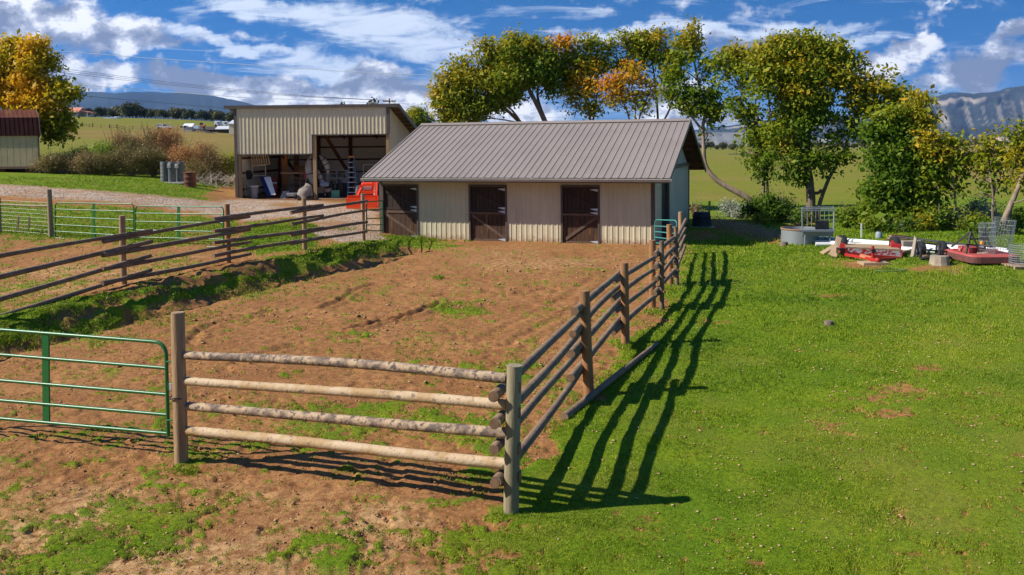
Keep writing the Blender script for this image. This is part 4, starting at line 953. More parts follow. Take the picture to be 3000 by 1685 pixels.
# ------------------------------------------------------------ orange tractor with front loader
def build_tractor():
    m_or = mat('orange_red_paint', (.80, .062, .010), .38, col2=(.72, .05, .01), scale=2, coat=.3); m_dk = mat('tractor_dark_grey', (.035, .035, .04), .6)
    Y = 43.6; b = GY(1062, Y); T = thing('tractor', 'bright orange compact tractor with loader bucket facing the camera', 'tractor', b)
    xl, xr = (GY(1017, Y)-b).x, (GY(1107, Y)-b).x; w = xr-xl
    # bucket: curved shell open to the front
    mb = MB(); prof = [(-.32, .04), (.0, .0), (.30, .03), (.42, .2), (.40, .42), (.28, .58), (.18, .64)]
    prof2 = [(p[0]*.96+.0, p[1]+.025) for p in prof]
    v = []
    for x in (xl, xr):
        v += [b + Vector((x, p[0], p[1]+.03)) for p in prof]
    n = len(prof); mb.add(v, [(i, i+1, n+i+1, n+i) for i in range(n-1)])
    for x in (xl, xr-.02):
        pts = [b + Vector((x, p[0], p[1]+.03)) for p in prof]; mb.slab(pts, .02, XX)
    mb.box(b, XX, YY, ZZ, (xl, xr), (.16, .22), (.64, .70))
    # front plate of the bucket as seen (bucket curled down, back plate faces the camera)
    mb.box(b, XX, YY, ZZ, (xl+.01, xr-.01), (-.34, -.31), (.02, .62))
    bk = mb.build('bucket', m_or, T)
    MB().box(b, XX, YY, ZZ, (xl+.0, xr), (-.36, -.34), (.0, .09)).build('cutting_edge', mat('bare_bucket_lip', (.55, .16, .05), .5), bk)
    for s, px0, px1 in ((-1, 1041, 1056), (1, 1099, 1095)):
        x0 = (GY(px0, Y)-b).x; x1 = (GY(px1, Y)-b).x*.96; mb = MB()
        mb.bar(b+Vector((x0, .35, .5)), b+Vector((x1, 1.3, 1.36)), .09, .15); mb.bar(b+Vector((x1, 1.3, 1.36)), b+Vector((x1, 2.3, 1.30)), .09, .15); la = mb.build('loader_arm', m_or, T)
        mb = MB(); mb.tube([b+Vector((x0-.11*s, .45, .55)), b+Vector((x1-.11*s, 1.15, 1.15))], .035, 8); mb.build('cylinder', mat('polished_rod', (.6, .58, .55), .3, metal=.8), la)
    mb = MB(); mb.bar(b+Vector((-.42, .75, .82)), b+Vector((.50, .75, .82)), .14, .16); mb.build('cross_tube', m_or, T)
    mb = MB(); mb.box(b, XX, YY, ZZ, (-.24, .42), (1.0, 2.5), (.75, 1.32)); mb.build('hood', m_or, T, bevel=.08)
    MB().box(b, XX, YY, ZZ, (-.15, .33), (.96, .995), (.95, 1.12)).build('grille', mat('headlamp_glass', (.5, .5, .52), .2), T)
    mb = MB(); mb.box(b, XX, YY, ZZ, (-.30, .46), (.86, .94), (.72, .80)); mb.box(b, XX, YY, ZZ, (-.30, .46), (.86, .94), (1.14, 1.20)); mb.bar(b+Vector((-.28, .9, .75)), b+Vector((-.28, .9, 1.2)), .05, .05); mb.bar(b+Vector((.44, .9, .75)), b+Vector((.44, .9, 1.2)), .05, .05); mb.build('brush_guard', m_or, T)
    for sx, sy, r_ in ((-.62, 1.5, .33), (.62, 1.5, .33), (-.68, 3.0, .55), (.68, 3.0, .55)):
        t = MB().lathe(b+Vector((sx, sy, r_)), [(r_*.5, -.14), (r_*.92, -.14), (r_, -.09), (r_, .09), (r_*.92, .14), (r_*.5, .14)], 24, axis=(1, 0, 0)).build('tyre', m_dk, T, smooth=True)
        MB().lathe(b+Vector((sx, sy, r_)), [(0, -.10), (r_*.52, -.12), (r_*.52, .12), (0, .10)], 20, axis=(1, 0, 0)).build('rim', m_or, t)
    MB().box(b, XX, YY, ZZ, (-.25, .25), (2.9, 3.3), (.9, 1.0)).build('seat', m_dk, T, bevel=.03); MB().box(b, XX, YY, ZZ, (-.35, .35), (2.3, 3.4), (.45, .85)).build('chassis', m_dk, T)
    mb = MB(); mb.tube([b+Vector((-.5, 3.4, .8)), b+Vector((-.5, 3.4, 2.2)), b+Vector((.5, 3.4, 2.2)), b+Vector((.5, 3.4, .8))], .035, 8); mb.build('roll_bar', m_dk, T)
build_tractor()

# ------------------------------------------------------------ fences
m_post = mat('orange_brown_post', (.36, .17, .065), .85, col2=(.20, .115, .06), scale=2.2, stretch=(5, 5, .6), bump=.5, bscale=9, col3=(.42, .17, .05), s3=4, t3=.58)
m_postg = mat('grey_green_post', (.30, .25, .155), .85, col2=(.21, .175, .11), scale=2, stretch=(5, 5, .5), bump=.5, bscale=9)
m_postt = mat('tan_post', (.42, .28, .145), .85, col2=(.25, .16, .095), scale=2, stretch=(6, 6, .5), bump=.5, bscale=9)
m_rail = mat('dark_barked_rail', (.15, .098, .060), .9, col2=(.26, .18, .115), scale=4, bump=.6, bscale=18, col3=(.24, .16, .10), s3=9, t3=.60)
m_rail2 = mat('brown_weathered_rail', (.25, .165, .10), .9, col2=(.15, .10, .068), scale=3, bump=.6, bscale=16, col3=(.27, .19, .13), s3=8, t3=.60)
m_pale = mat('peeled_pale_rail', (.45, .325, .205), .8, col2=(.19, .135, .10), scale=5, bump=.6, bscale=22, col3=(.12, .09, .075), s3=15, t3=.52, lo=.44, hi=.58)
m_pale2 = mat('peeled_cream_rail', (.53, .40, .26), .8, col2=(.41, .27, .13), scale=3, bump=.5, bscale=20, col3=(.24, .17, .12), s3=14, t3=.58, lo=.45, hi=.60)
m_cut = mat('cut_log_end', (.25, .145, .08), .85, col2=(.15, .09, .05), scale=8)
m_wire = mat('fence_wire', (.50, .50, .48), .5, metal=.4)
def log(mb, p, q, r0, r1, seg=10, n=9, wob=.05, sd_=1, sag=0.0):
    rr = random.Random(sd_); p = Vector(p); q = Vector(q); pts = []; rad = []; d = (q-p).normalized(); x = d.cross(ZZ).normalized() if abs(d.z) < .9 else XX
    ph = rr.uniform(0, 6); am = rr.uniform(.01, .035) if abs(d.z) < .9 else .004
    for i in range(n+1):
        t = i/n; c = p.lerp(q, t) + x*math.sin(t*3.1+ph)*am + ZZ*(math.sin(t*4.3+ph*2)*am*.8 - sag*math.sin(math.pi*t)) * (1 if abs(d.z) < .9 else 0)
        pts.append(c); rad.append((r0+(r1-r0)*t)*(1+rr.uniform(-wob, wob)))
    mb.tube(pts, rad, seg, True, 0.0, .035, sd_)
def post(parent, b, h, r, mt, lean=(0, 0), name='post'):
    b = Vector(b); mb = MB(); log(mb, b-ZZ*.15, b+Vector((lean[0], lean[1], h)), r, r*.96, 14, 6, .02, int(b.x*37+b.y*11)); return mb.build(name, mt, parent, smooth=True)
def fence_right():
    P_ = {}
    for k, (bx, by, ty, tx) in {'P0': (1495, 1505, 1070, 1508), 'P1': (1727, 1160, 852, 1711), 'P2': (1832, 1010, 770, 1829), 'P3': (1912, 903, 704, 1911), 'P3b': (1940, 908, 706, 1938), 'P4': (1965, 835, 658, 1961), 'P4b': (1984, 839, 664, 1980), 'P5': (1995, 746, 621, 1993)}.items():
        b = G(bx, by); t = P(tx, ty, b.y); P_[k] = (b, t)
    T = thing('rail_fence', 'dark log rail fence running from the near corner post back to the stable', 'fence', P_['P1'][0])
    for k, (b, t) in P_.items():
        if k == 'P0': continue
        if k[-1] == 'b': post(T, b, (t-b).z, .058, m_rail2, (t.x-b.x, 0))
        else: post(T, b, (t-b).z, .085 if k != 'P1' else .088, m_post if k != 'P5' else m_postt, (t.x-b.x, 0))
    hs = [.43, .79, 1.08, 1.39]; seq = ['P0', 'P1', 'P2', 'P3', 'P4', 'P5']; sd0 = 100
    for i in range(5):
        a, b = P_[seq[i]][0], P_[seq[i+1]][0]; d = (b-a); L_ = d.length; d.normalize(); n = Vector((-d.y, d.x, 0)).normalized()
        side = 1.0 if i < 2 else (-1.0 if i > 2 else .0)     # passes on the corral side of the near posts, then between paired posts
        for j, h in enumerate(hs):
            rr = random.Random(sd0+i*10+j)
            o0 = n*(.135*(1 if i < 3 else -1)); o1 = n*(.155*(1 if i < 2 else -1))
            e0 = .13 if i == 0 else rr.uniform(.45, .75); e1 = rr.uniform(.35, .6) if i < 4 else .15
            up_ = (.055 if i % 2 else -.055); hh = h*(1.0 if i < 3 else .97)
            p = a - d*e0 + o0 + ZZ*(hh+up_); q = b + d*e1 + o1 + ZZ*(hh+up_)
            p.z += 0; r_ = .057*rr.uniform(.85, 1.1)
            mb = MB(); log(mb, p, q, r_*1.08, r_*.84, 10, 12, .07, sd0+i*10+j); rl = mb.build('rail', m_rail if (i+j) % 3 else m_rail2, T, smooth=True)
            MB().disk(p - (q-p).normalized()*.004, r_*1.0, -(q-p), 12).build('cut_end', m_cut, rl)
    # cross ties clamping the paired posts
    for (u, w) in (('P3', 'P3b'), ('P4', 'P4b')):
        for h in (.45, .80, 1.13):
            a, b = P_[u][0]+ZZ*h, P_[w][0]+ZZ*h; MB().tube([a-(b-a).normalized()*.12, b+(b-a).normalized()*.08], .035, 8).build('tie', m_cut, T)
    return P_
PR = fence_right()
def fence_front():
    a = G(530, 1355); b = PR['P0'][0]
    T = thing('corner_fence', 'front fence of four pale peeled rails between two thick posts', 'fence', b)
    ta = P(521, 915, a.y); tb = PR['P0'][1]
    pa = post(T, a, (ta-a).z, .088, m_postt, (ta.x-a.x, 0)); post(T, b, (tb-b).z, .087, m_postg, (tb.x-b.x, 0))
    mb = MB()
    for k in range(14):
        an = 2*math.pi*k/14
    z = P(528, 1163, a.y).z; c = Vector((a.x-.02, a.y, z)); mb.tube([c+Vector((math.cos(t)*.094, math.sin(t)*.094, .008*math.sin(3*t))) for t in [k*2*math.pi/20 for k in range(21)]], .010, 6); mb.build('chain', m_black, T)
    d = (b-a).normalized(); nb = Vector((d.y, -d.x, 0))
    for j, (y0, y1, m_, r_) in enumerate(((1037, 1110, m_pale, .058), (1113, 1192, m_pale2, .058), (1193, 1270, m_pale, .060), (1264, 1357, m_pale2, .064))):
        z0 = P(545, y0, a.y).z; z1 = P(1490, y1, b.y).z
        p = a + d*.02 + Vector((0, .03, 0)); p.z = z0; q = b - d*.03 + Vector((0, .02, 0)); q.z = z1
        mb = MB(); log(mb, p, q, r_*.90, r_*1.02, 14, 26, .035, 40+j); mb.build('rail', m_, T, smooth=True)
    # bracket blocks on the outer side of the corner post
    for z in (.38+.05, .74, 1.04+.10, 1.42):
        tag(MB().bar(b+Vector((.11, -.02, z-.06)), b+Vector((.11, -.02, z+.05)), .03, .09).build('bracket', m_rail, T))
    return a
PA = fence_front()
def fence_left():
    B = [G(1065, 706), G(893, 733), G(669, 769), G(363, 833)]
    for (x, y) in ((-11.9, 18.8), (-13.6, 14.6)): B.append(Vector((x, y, hz(x, y))))
    tops = [567, 580, 598, 632, None, None]
    T = thing('rail_fence', 'long brown log rail fence along the bank on the left of the corral', 'fence', B[2])
    hs = []
    for i, b in enumerate(B):
        h = (P(1000, tops[i], b.y).z - b.z) if tops[i] else 1.75
        if tops[i]: h = P((1064, 892, 668, 362)[i], tops[i], b.y).z - b.z
        post(T, b, h, .085 if i else .075, m_post if i == 2 else m_postt)
    # rail heights from the photo, per section, as (row at right end, row at left end)
    right_rows = {0: (591, 619, 651, 677), 1: (604, 637, 670, 697), 2: (637, 674, 712, 747), 3: (671, 705, 748, 786)}
    sec = [((1075, 853), ((588, 624), (617, 655), (650, 687), (676, 715)), 0), ((946, 626), ((599, 642), (632, 677), (666, 714), (692, 751)), 1), ((732, 300), ((635, 707), (673, 747), (711, 787), (745, 831)), 0), ((443, -420), ((675, 822), (709, 905), (751, 990), (789, 1065)), 1)]
    for i, ((xa, xb), rows, s) in enumerate(sec):
        for j, (ya, yb) in enumerate(rows):
            pa_, pb_ = B[i], B[i+1]; d = (pb_-pa_); n = Vector((d.y, -d.x, 0)).normalized(); n = n if n.x > 0 else -n
            n = n*(.13)
            # depth on the fence line at the given column
            def at(px, py):
                r_ = ray(px, py); nn = Vector((-d.y, d.x, 0)); t = ((pa_+n)-CAM).dot(nn)/r_.dot(nn); return CAM + r_*t
            p = at(xa, ya); q = at(xb, yb)
            if i == 3: q = p + (q-p)*min(1, 9.0/(q-p).length)
            r_ = .062*random.Random(i*7+j).uniform(.85, 1.1)
            mb = MB(); log(mb, q, p, r_*1.05, r_*.85, 10, 12, .06, 300+i*10+j); rl = mb.build('rail', (m_rail2, m_rail)[(j+i) % 2], T, smooth=True)
            MB().disk(q - (p-q).normalized()*.004, r_, -(p-q), 12).build('cut_end', m_cut, rl)
    return B
BL = fence_left()
# ------------------------------------------------------------ tube gates
m_green = mat('green_gate_enamel', (.012, .135, .036), .36, spec=.5); m_teal = mat('teal_gate_enamel', (.05, .26, .22), .4)
def gate(name_label, BLp, BRp, TLp, TRp, rows, stays, mt, r=.023, rc=.17, feet=.05, right_round=True, left_round=True, group=None, stayw=.10):
    """corners: bottom/top left and right; rows = fraction of height of each inner bar; stays = fractions along"""
    T = thing('tube_gate', name_label, 'gate', (BLp+BRp)/2, group)
    def at(u, v): return BLp.lerp(BRp, u).lerp(TLp.lerp(TRp, u), v)
    W = (BRp-BLp).length; H = (TLp-BLp).length; cu_ = rc/W; cv_ = rc/H
    pts = [at(0, -.03), at(0, 1-cv_)]
    for k in range(1, 7): t = k/6*math.pi/2; pts.append(at(cu_*(1-math.cos(t)), 1-cv_+cv_*math.sin(t)))
    for k in range(0, 7): t = k/6*math.pi/2; pts.append(at(1-cu_+cu_*math.sin(t), 1-cv_+cv_*math.cos(t)))
    pts.append(at(1, -.03)); MB().tube(pts, r*1.08, 10).build('outer_frame', mt, T, smooth=True)
    for v in rows: MB().tube([at(.0, v), at(1, v)], r, 10).build('bar', mt, T, smooth=True)
    for u in stays:
        d = (BRp-BLp).normalized(); n = d.cross(ZZ).normalized(); mb = MB(); b = at(u, rows[-1]-.0)
        top = at(u, 1); p = b - ZZ*.02; mb.box(p, d, n, (top-b).normalized(), (-stayw/2, stayw/2), (-r*.55, r*.55), (0, (top-b).length)); mb.build('stay', mt, T)
    return T
a = P(493, 1270, 10.95); t = P(486, 1004, 10.95); d = P(0, 1226, 11.75) - a; e = P(0, 966, 11.75) - t; k = 1.42
gT = gate('green tube gate hinged on the thick near left post', a+d*k, a, t+e*k, t, [0.72, .43, .205, .0], [.50], m_green, .0225, .17, stayw=.11)
gT.children  # hinges
hb = G(530, 1355)
for zz in (1060, 1232): MB().tube([P(488, zz, 10.93), P(515, zz-2, 10.86)], .012, 8).build('hinge', m_green, gT)
MB().box(P(496, 1130, 10.93), XX, YY, ZZ, (0, .03), (-.01, .01), (-.06, .03)).build('tag', m_white, gT)
def quad(x0, yt0, yb0, Y0, x1, yt1, yb1, Y1): return P(x0, yb0, Y0), P(x1, yb1, Y1), P(x0, yt0, Y0), P(x1, yt1, Y1)
r6 = [.815, .60, .38, .19, 0.0]
gate('green tube gate of a far pair, next to the grey wire fence post', *quad(162, 594, 697, 33.2, 392, 598, 714, 31.9), r6, [.50], m_green, .022, .15, group='pair of far green gates', stayw=.12)
gate('green tube gate of a far pair, right one next to an orange post', *quad(397, 604, 716, 31.8, 655, 606, 724, 30.4), r6, [.50], m_green, .022, .15, group='pair of far green gates', stayw=.12)
# half-open gate between the last left fence post and the stable, seen almost edge on
A0 = BL[0]; g1 = P(1074, 676, A0.y+.1); g2 = P(1121, 676, 36.3); h1 = P(1074, 592, A0.y+.1); h2 = P(1121, 588, 36.3)
gate('narrow green tube gate closing the gap by the stable left corner', g1, g2, h1, h2, [.72, .42, .20, .0], [], m_green, .022, .10)
gate('teal green tube gate by the stable right corner', *quad(1919, 644, 735, 33.2, 1983, 646, 748, 31.9), [.80, .62, .44, .26, .02], [], m_teal, .021, .14)
MB_ = MB(); c = P(1950, 724, 31.6)
tag(MB_.disk(c, .065, (0, -1, 0), 20).lathe(c, [(.065, 0), (.065, .02)], 20, axis=(0, 1, 0)).build('reflector', mat('orange_reflector', (.9, .22, .01), .4)), 'round orange reflector hung on the paired fence posts', 'reflector')
# loose log on the grass
p = G(1655, 1232); q = G(1924, 1014); r_ = .062
T = MB(); log(T, p+ZZ*.06, q+ZZ*.05, .062, .042, 12, 14, .06, 900); o = T.build('loose_pole', m_rail2, smooth=True); tag(o, 'loose grey brown pole lying on the lawn beside the fence', 'pole')
# ------------------------------------------------------------ wire fence at left
def wire_fence():
    b1 = G(150, 695); t1 = P(144, 555, b1.y); b0 = G(0, 682); t0 = P(-4, 590, b0.y)
    T = thing('wire_fence', 'woven wire fence with grey wooden posts and one grey rail', 'fence', b1)
    post(T, b1, (t1-b1).z, .10, m_postg, (t1.x-b1.x, 0)); post(T, b0, (t0-b0).z*1.1, .08, m_postg)
    b2 = b0 + (b0-b1)*1.0; b2.z = hz(b2.x, b2.y); post(T, b2, 1.5, .08, m_postg)
    d = (b0-b1); mb = MB(); log(mb, Vector((b1.x, b1.y, P(140, 603, b1.y).z)), Vector((b0.x, b0.y, P(4, 600, b0.y).z)), .05, .045, 10, 8, .04, 77); mb.build('rail', m_postg, T, smooth=True)
    mb = MB()
    for k in range(9): z = .12+k*.155; mb.tube([b1+ZZ*z, b0+ZZ*z, b2+ZZ*z], .0035, 4)
    L_ = d.length; n = int(L_*2/.16)
    for k in range(n): p = b1 + d*(k*.16/L_); mb.tube([p+ZZ*.12, p+ZZ*1.35], .0022, 3)
    mb.build('wire_mesh', m_wire, T)
    for px, y0, y1 in ((52, 672, 634), (84, 672, 636)): q = P(px, y0, b1.y+.2); q2 = P(px+2, y1, b1.y+.2); MB().bar(q, q2, .05, .05).build('stay', m_postg, T)
wire_fence()
# ------------------------------------------------------------ trees and shrubs
V_ = 1.16460        # survey was made on a 2576 pixel wide print
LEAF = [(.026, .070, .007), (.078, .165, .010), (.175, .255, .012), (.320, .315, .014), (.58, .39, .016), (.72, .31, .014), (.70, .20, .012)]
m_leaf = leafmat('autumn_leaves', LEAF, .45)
m_bark = mat('grey_brown_bark', (.20, .155, .115), .9, col2=(.12, .09, .065), scale=2, stretch=(3, 3, .6), bump=.8, bscale=8)
m_bark2 = mat('tan_bark', (.30, .22, .155), .9, col2=(.17, .125, .09), scale=2, stretch=(3, 3, .6), bump=.8, bscale=8)
def leaves(blobs, dens, size, rng, flat=.5, droop=.25, per=9, sprig=.30, gap=.45):
    """blobs: (centre, (rx,ry,rz), hue, spread) -> verts, quads, hue. Sprigs of leaves spread through each clump, thinned by noise so that gaps stay open"""
    C = []; HU = []; OUT = []
    for (c, rr, hue, spd) in blobs:
        vol = rr[0]*rr[1]*rr[2]; n = max(8, int(dens*3.0*vol**.70))
        u = rng.normal(size=(n, 3)); u /= np.linalg.norm(u, axis=1)[:, None]
        rad = rng.uniform(0, 1, n)**.42
        lump = .72 + .55*fbm(u[:, 0]*1.7+c[0], u[:, 2]*1.7+c[2]+u[:, 1], 1.3, 2, 5)
        p = u*(rad*lump)[:, None]*np.array(rr) + np.array(c)
        g = fbm(p[:, 0]+p[:, 1]*.7, p[:, 2]-p[:, 1]*.4, 1.1, 3, 13)
        k = g > (gap-.05)*rng.uniform(.6, 1.15, n); p = p[k]; u = u[k]; rad = rad[k]
        C.append(p); OUT.append(u*rad[:, None])
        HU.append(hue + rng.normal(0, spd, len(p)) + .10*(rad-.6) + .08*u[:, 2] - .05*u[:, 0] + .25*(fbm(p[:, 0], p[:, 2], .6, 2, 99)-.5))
    C = np.concatenate(C); HU = np.concatenate(HU); OUT = np.concatenate(OUT)
    n = len(C)*per
    c = np.repeat(C, per, 0) + rng.normal(0, sprig, (n, 3))*np.array([1, 1, .75]); hu = np.repeat(HU, per) + rng.normal(0, .04, n); o = np.repeat(OUT, per, 0)
    nrm = rng.normal(0, .75, (n, 3)) + o*.7 + np.array([-.15, -.1, .55]); nrm /= np.linalg.norm(nrm, axis=1)[:, None]
    t = rng.normal(size=(n, 3)); t[:, 2] -= droop*3; t -= nrm*(t*nrm).sum(1)[:, None]; t /= np.linalg.norm(t, axis=1)[:, None] + 1e-9
    b = np.cross(nrm, t); s = (size*.92*rng.lognormal(0, .32, n))[:, None]
    v = np.stack([c - t*s, c + b*s*flat, c + t*s, c - b*s*flat], 1).reshape(-1, 3)
    return v, np.arange(n*4).reshape(-1, 4), np.clip(hu, 0, 1)
def branch(mb, pts, r0, r1, seg=8, sd_=0):
    """smooth tapering limb through pts"""
    pts = [Vector(p) for p in pts]; out = []; n = len(pts)
    for i in range(n-1):
        p0, p1, p2, p3 = pts[max(i-1, 0)], pts[i], pts[i+1], pts[min(i+2, n-1)]
        for k in range(4):
            t = k/4; out.append(.5*((2*p1)+(p2-p0)*t+(2*p0-5*p1+4*p2-p3)*t*t+(3*p1-p0-3*p2+p3)*t**3))
    out.append(pts[-1]); m = len(out); mb.tube(out, [r0+(r1-r0)*(i/(m-1))**.8 for i in range(m)], seg, True, 0, .06, sd_); return out
def tree(name, label, trunks, blobs, seed, dens=42, size=.110, bark=None, lm=None, group=None, twigs=True, gap=.45, limb_r=.055, per=13, sprig=.27, hueadd=-.03, hmax=1):
    """trunks: list of ([(px,py,Y)...], r0, r1); blobs: (px,py,Y,rpx,rpy,hue[,depth radius])"""
    rng = np.random.default_rng(seed); rr = random.Random(seed)
    tp = [[P(x*V_, y*V_, Y) for (x, y, Y) in t[0]] for t in trunks]
    base = tp[0][0].copy(); base.z = hz(base.x, base.y)
    T = thing(name, label, 'tree', base, group)
    allp = []
    for i, (t, pts) in enumerate(zip(trunks, tp)):
        mb = MB()
        if i == 0 or t[0][0][1] > 450: pts = [pts[0]+Vector((0, 0, min(0, hz(pts[0].x, pts[0].y)-pts[0].z)-.15))]+pts
        o = branch(mb, pts, t[1], t[2], 9, seed+i); mb.build('trunk' if i == 0 else 'limb', bark or m_bark, T, smooth=True); allp += [(p, t[1]+(t[2]-t[1])*k/len(o)) for k, p in enumerate(o)]
    B = []
    lb = MB()
    for b in blobs:
        px, py, Y, rx, ry, hue = b[:6]; c = P(px*V_, py*V_, Y); k = Y/F*V_; ax, az = rx*k, ry*k; ay = b[6] if len(b) > 6 else (ax+az)/2
        B.append((tuple(c), (ax, ay, az), min(hue+hueadd*(1 if hue > .25 else .2), hmax), .045))
        if twigs and allp:
            # limb from the nearest lower point on a trunk into the clump
            best = min(allp, key=lambda q: (q[0]-c).length + max(0, q[0].z-c.z+.3)*2.0)
            p0, r_ = best; mid = p0.lerp(c, .5) + Vector((rr.uniform(-.3, .3), rr.uniform(-.3, .3), rr.uniform(-.1, .35)))
            r0 = min(r_*.7, limb_r*rr.uniform(.8, 1.4)); o = branch(lb, [p0, mid, c + Vector((0, 0, az*.3))], r0, .012, 6, seed)
            for q in range(12):
                s = o[rr.randrange(len(o)//3, len(o))]; e = Vector(c) + Vector((rr.uniform(-1, 1)*ax*.9, rr.uniform(-1, 1)*ay*.9, rr.uniform(-.5, 1)*az*.9)); branch(lb, [s, s.lerp(e, .5)+ZZ*.1, e], .022, .005, 4, seed)
    if lb.v: lb.build('branches', bark or m_bark, T)
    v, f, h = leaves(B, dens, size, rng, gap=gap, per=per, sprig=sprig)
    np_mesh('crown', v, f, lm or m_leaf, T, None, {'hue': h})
    return T
G1, G2, Y1, O1, O2 = .26, .40, .52, .66, .80
m_gold = leafmat('golden_leaves', [(.06, .11, .008), (.14, .20, .010), (.34, .34, .014), (.62, .47, .018), (.78, .46, .018), (.76, .34, .014)], .5)
def trees():
    tree('broadleaf_tree', 'big rounded green and yellow tree behind the left half of the stable roof', [([(1420, 520, 54), (1400, 380, 53), (1375, 315, 52.5), (1350, 262, 52), (1328, 215, 52), (1322, 160, 52)], .26, .09), ([(1400, 400, 53.5), (1330, 330, 53), (1300, 300, 52.5), (1262, 270, 52), (1215, 262, 52)], .18, .06), ([(1370, 300, 52.5), (1352, 240, 52.4), (1362, 180, 52)], .12, .05), ([(1310, 310, 52.5), (1290, 280, 52), (1240, 230, 52)], .10, .04)],
      [(1290, 130, 52, 62, 38, .42), (1225, 150, 52, 45, 40, .44), (1330, 175, 52, 55, 45, .36), (1265, 195, 51.5, 60, 45, .42), (1190, 200, 52, 55, 45, .45), (1140, 205, 52, 42, 38, .50), (1150, 250, 52, 48, 34, .44), (1105, 240, 52, 24, 26, .56), (1120, 285, 52, 30, 24, .52), (1190, 275, 52, 55, 32, .40), (1250, 255, 52, 42, 30, .36),
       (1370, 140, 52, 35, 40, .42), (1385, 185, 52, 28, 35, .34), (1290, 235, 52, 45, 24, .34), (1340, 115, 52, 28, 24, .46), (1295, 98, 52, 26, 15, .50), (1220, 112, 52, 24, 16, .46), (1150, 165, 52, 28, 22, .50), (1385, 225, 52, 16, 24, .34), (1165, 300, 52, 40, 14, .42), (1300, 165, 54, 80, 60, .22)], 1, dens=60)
    tree('broadleaf_tree', 'green tree with an orange red top just right of the big rounded one', [([(1480, 520, 53), (1482, 400, 52.8), (1485, 312, 52.6), (1475, 240, 52.4), (1455, 170, 52.2), (1440, 120, 52)], .12, .05), ([(1490, 318, 52.6), (1500, 250, 52.4), (1505, 190, 52.2)], .08, .03)],
      [(1405, 112, 52, 30, 22, .68), (1420, 105, 52, 24, 16, .76), (1440, 150, 52.5, 42, 40, .36), (1410, 160, 53, 30, 36, .32), (1480, 110, 52.5, 32, 24, .42), (1500, 160, 53, 30, 30, .34), (1430, 200, 53.3, 30, 30, .30), (1450, 275, 52.5, 36, 22, .42), (1475, 225, 52, 32, 28, .62), (1440, 240, 52, 20, 20, .44), (1490, 275, 52, 22, 26, .44), (1470, 180, 52, 34, 24, .60)], 2, dens=46, gap=.50, limb_r=.04)
    tree('broadleaf_tree', 'small orange leaved tree in front of the green crowns, centre of the row', [([(1590, 520, 51.5), (1588, 400, 51.4), (1585, 312, 51.2), (1570, 262, 51), (1545, 220, 51)], .08, .03), ([(1600, 400, 51.4), (1605, 312, 51.2), (1625, 255, 51), (1640, 215, 51)], .07, .02), ([(1592, 400, 51.4), (1598, 300, 51.2), (1600, 240, 51)], .06, .02)],
      [(1530, 215, 51, 28, 20, .72), (1560, 200, 51, 28, 20, .70), (1585, 175, 51, 26, 20, .68), (1610, 205, 51, 30, 20, .66), (1560, 240, 51, 32, 18, .64), (1600, 245, 51, 32, 20, .52), (1640, 235, 51, 24, 18, .68), (1610, 275, 51, 34, 16, .42), (1535, 258, 51, 24, 14, .56), (1635, 265, 51, 18, 14, .48)], 3, dens=40, gap=.54, limb_r=.035)
    tree('broadleaf_tree', 'olive green tree whose crown rises behind the orange leaved one', [([(1660, 520, 54), (1650, 400, 54), (1655, 312, 53.8), (1650, 230, 53.5), (1640, 150, 53.2)], .13, .05), ([(1655, 330, 54), (1690, 260, 53.6), (1700, 170, 53.4)], .08, .03)],
      [(1560, 100, 53.2, 32, 20, .46), (1600, 110, 53.2, 45, 26, .46), (1650, 105, 53.2, 40, 26, .56), (1640, 140, 53.2, 50, 30, .42), (1580, 140, 53.2, 40, 24, .36), (1690, 145, 53.4, 34, 28, .46), (1560, 165, 53.6, 34, 18, .34), (1690, 190, 53.4, 26, 24, .38), (1530, 125, 53.2, 24, 22, .42), (1655, 85, 53.2, 24, 14, .60), (1620, 92, 53.2, 22, 14, .50)], 4, dens=52, gap=.47)
    tree('leaning_tree', 'tree with a long bare trunk leaning up over the right end of the roof', [([(1903, 518, 46.5), (1870, 492, 46.6), (1820, 465, 47), (1792, 442, 47.2), (1774, 412, 47.4), (1770, 360, 47.6), (1768, 318, 47.8), (1775, 270, 48), (1760, 220, 48.2), (1745, 150, 48.4)], .21, .05), ([(1768, 330, 47.8), (1745, 300, 47.9), (1720, 270, 48)], .09, .03), ([(1770, 300, 47.8), (1800, 250, 48), (1810, 200, 48)], .07, .03)],
      [(1738, 85, 48.5, 26, 18, .46), (1745, 115, 48.5, 26, 22, .42), (1720, 150, 48.4, 34, 26, .38), (1700, 190, 48.3, 34, 26, .38), (1760, 200, 48.2, 44, 26, .36), (1690, 235, 48.2, 32, 20, .38), (1735, 235, 48.2, 38, 24, .36), (1790, 235, 48, 30, 24, .38), (1765, 270, 48, 40, 20, .36), (1800, 280, 48, 24, 20, .44), (1740, 285, 48, 24, 14, .36), (1722, 265, 48, 26, 14, .40), (1790, 310, 47.8, 16, 14, .34), (1770, 345, 47.6, 10, 14, .30), (1745, 65, 48.5, 16, 8, .5), (1712, 112, 48.5, 20, 16, .42), (1775, 165, 48.3, 26, 16, .36)], 5, dens=50, gap=.48, limb_r=.04, bark=m_bark2)
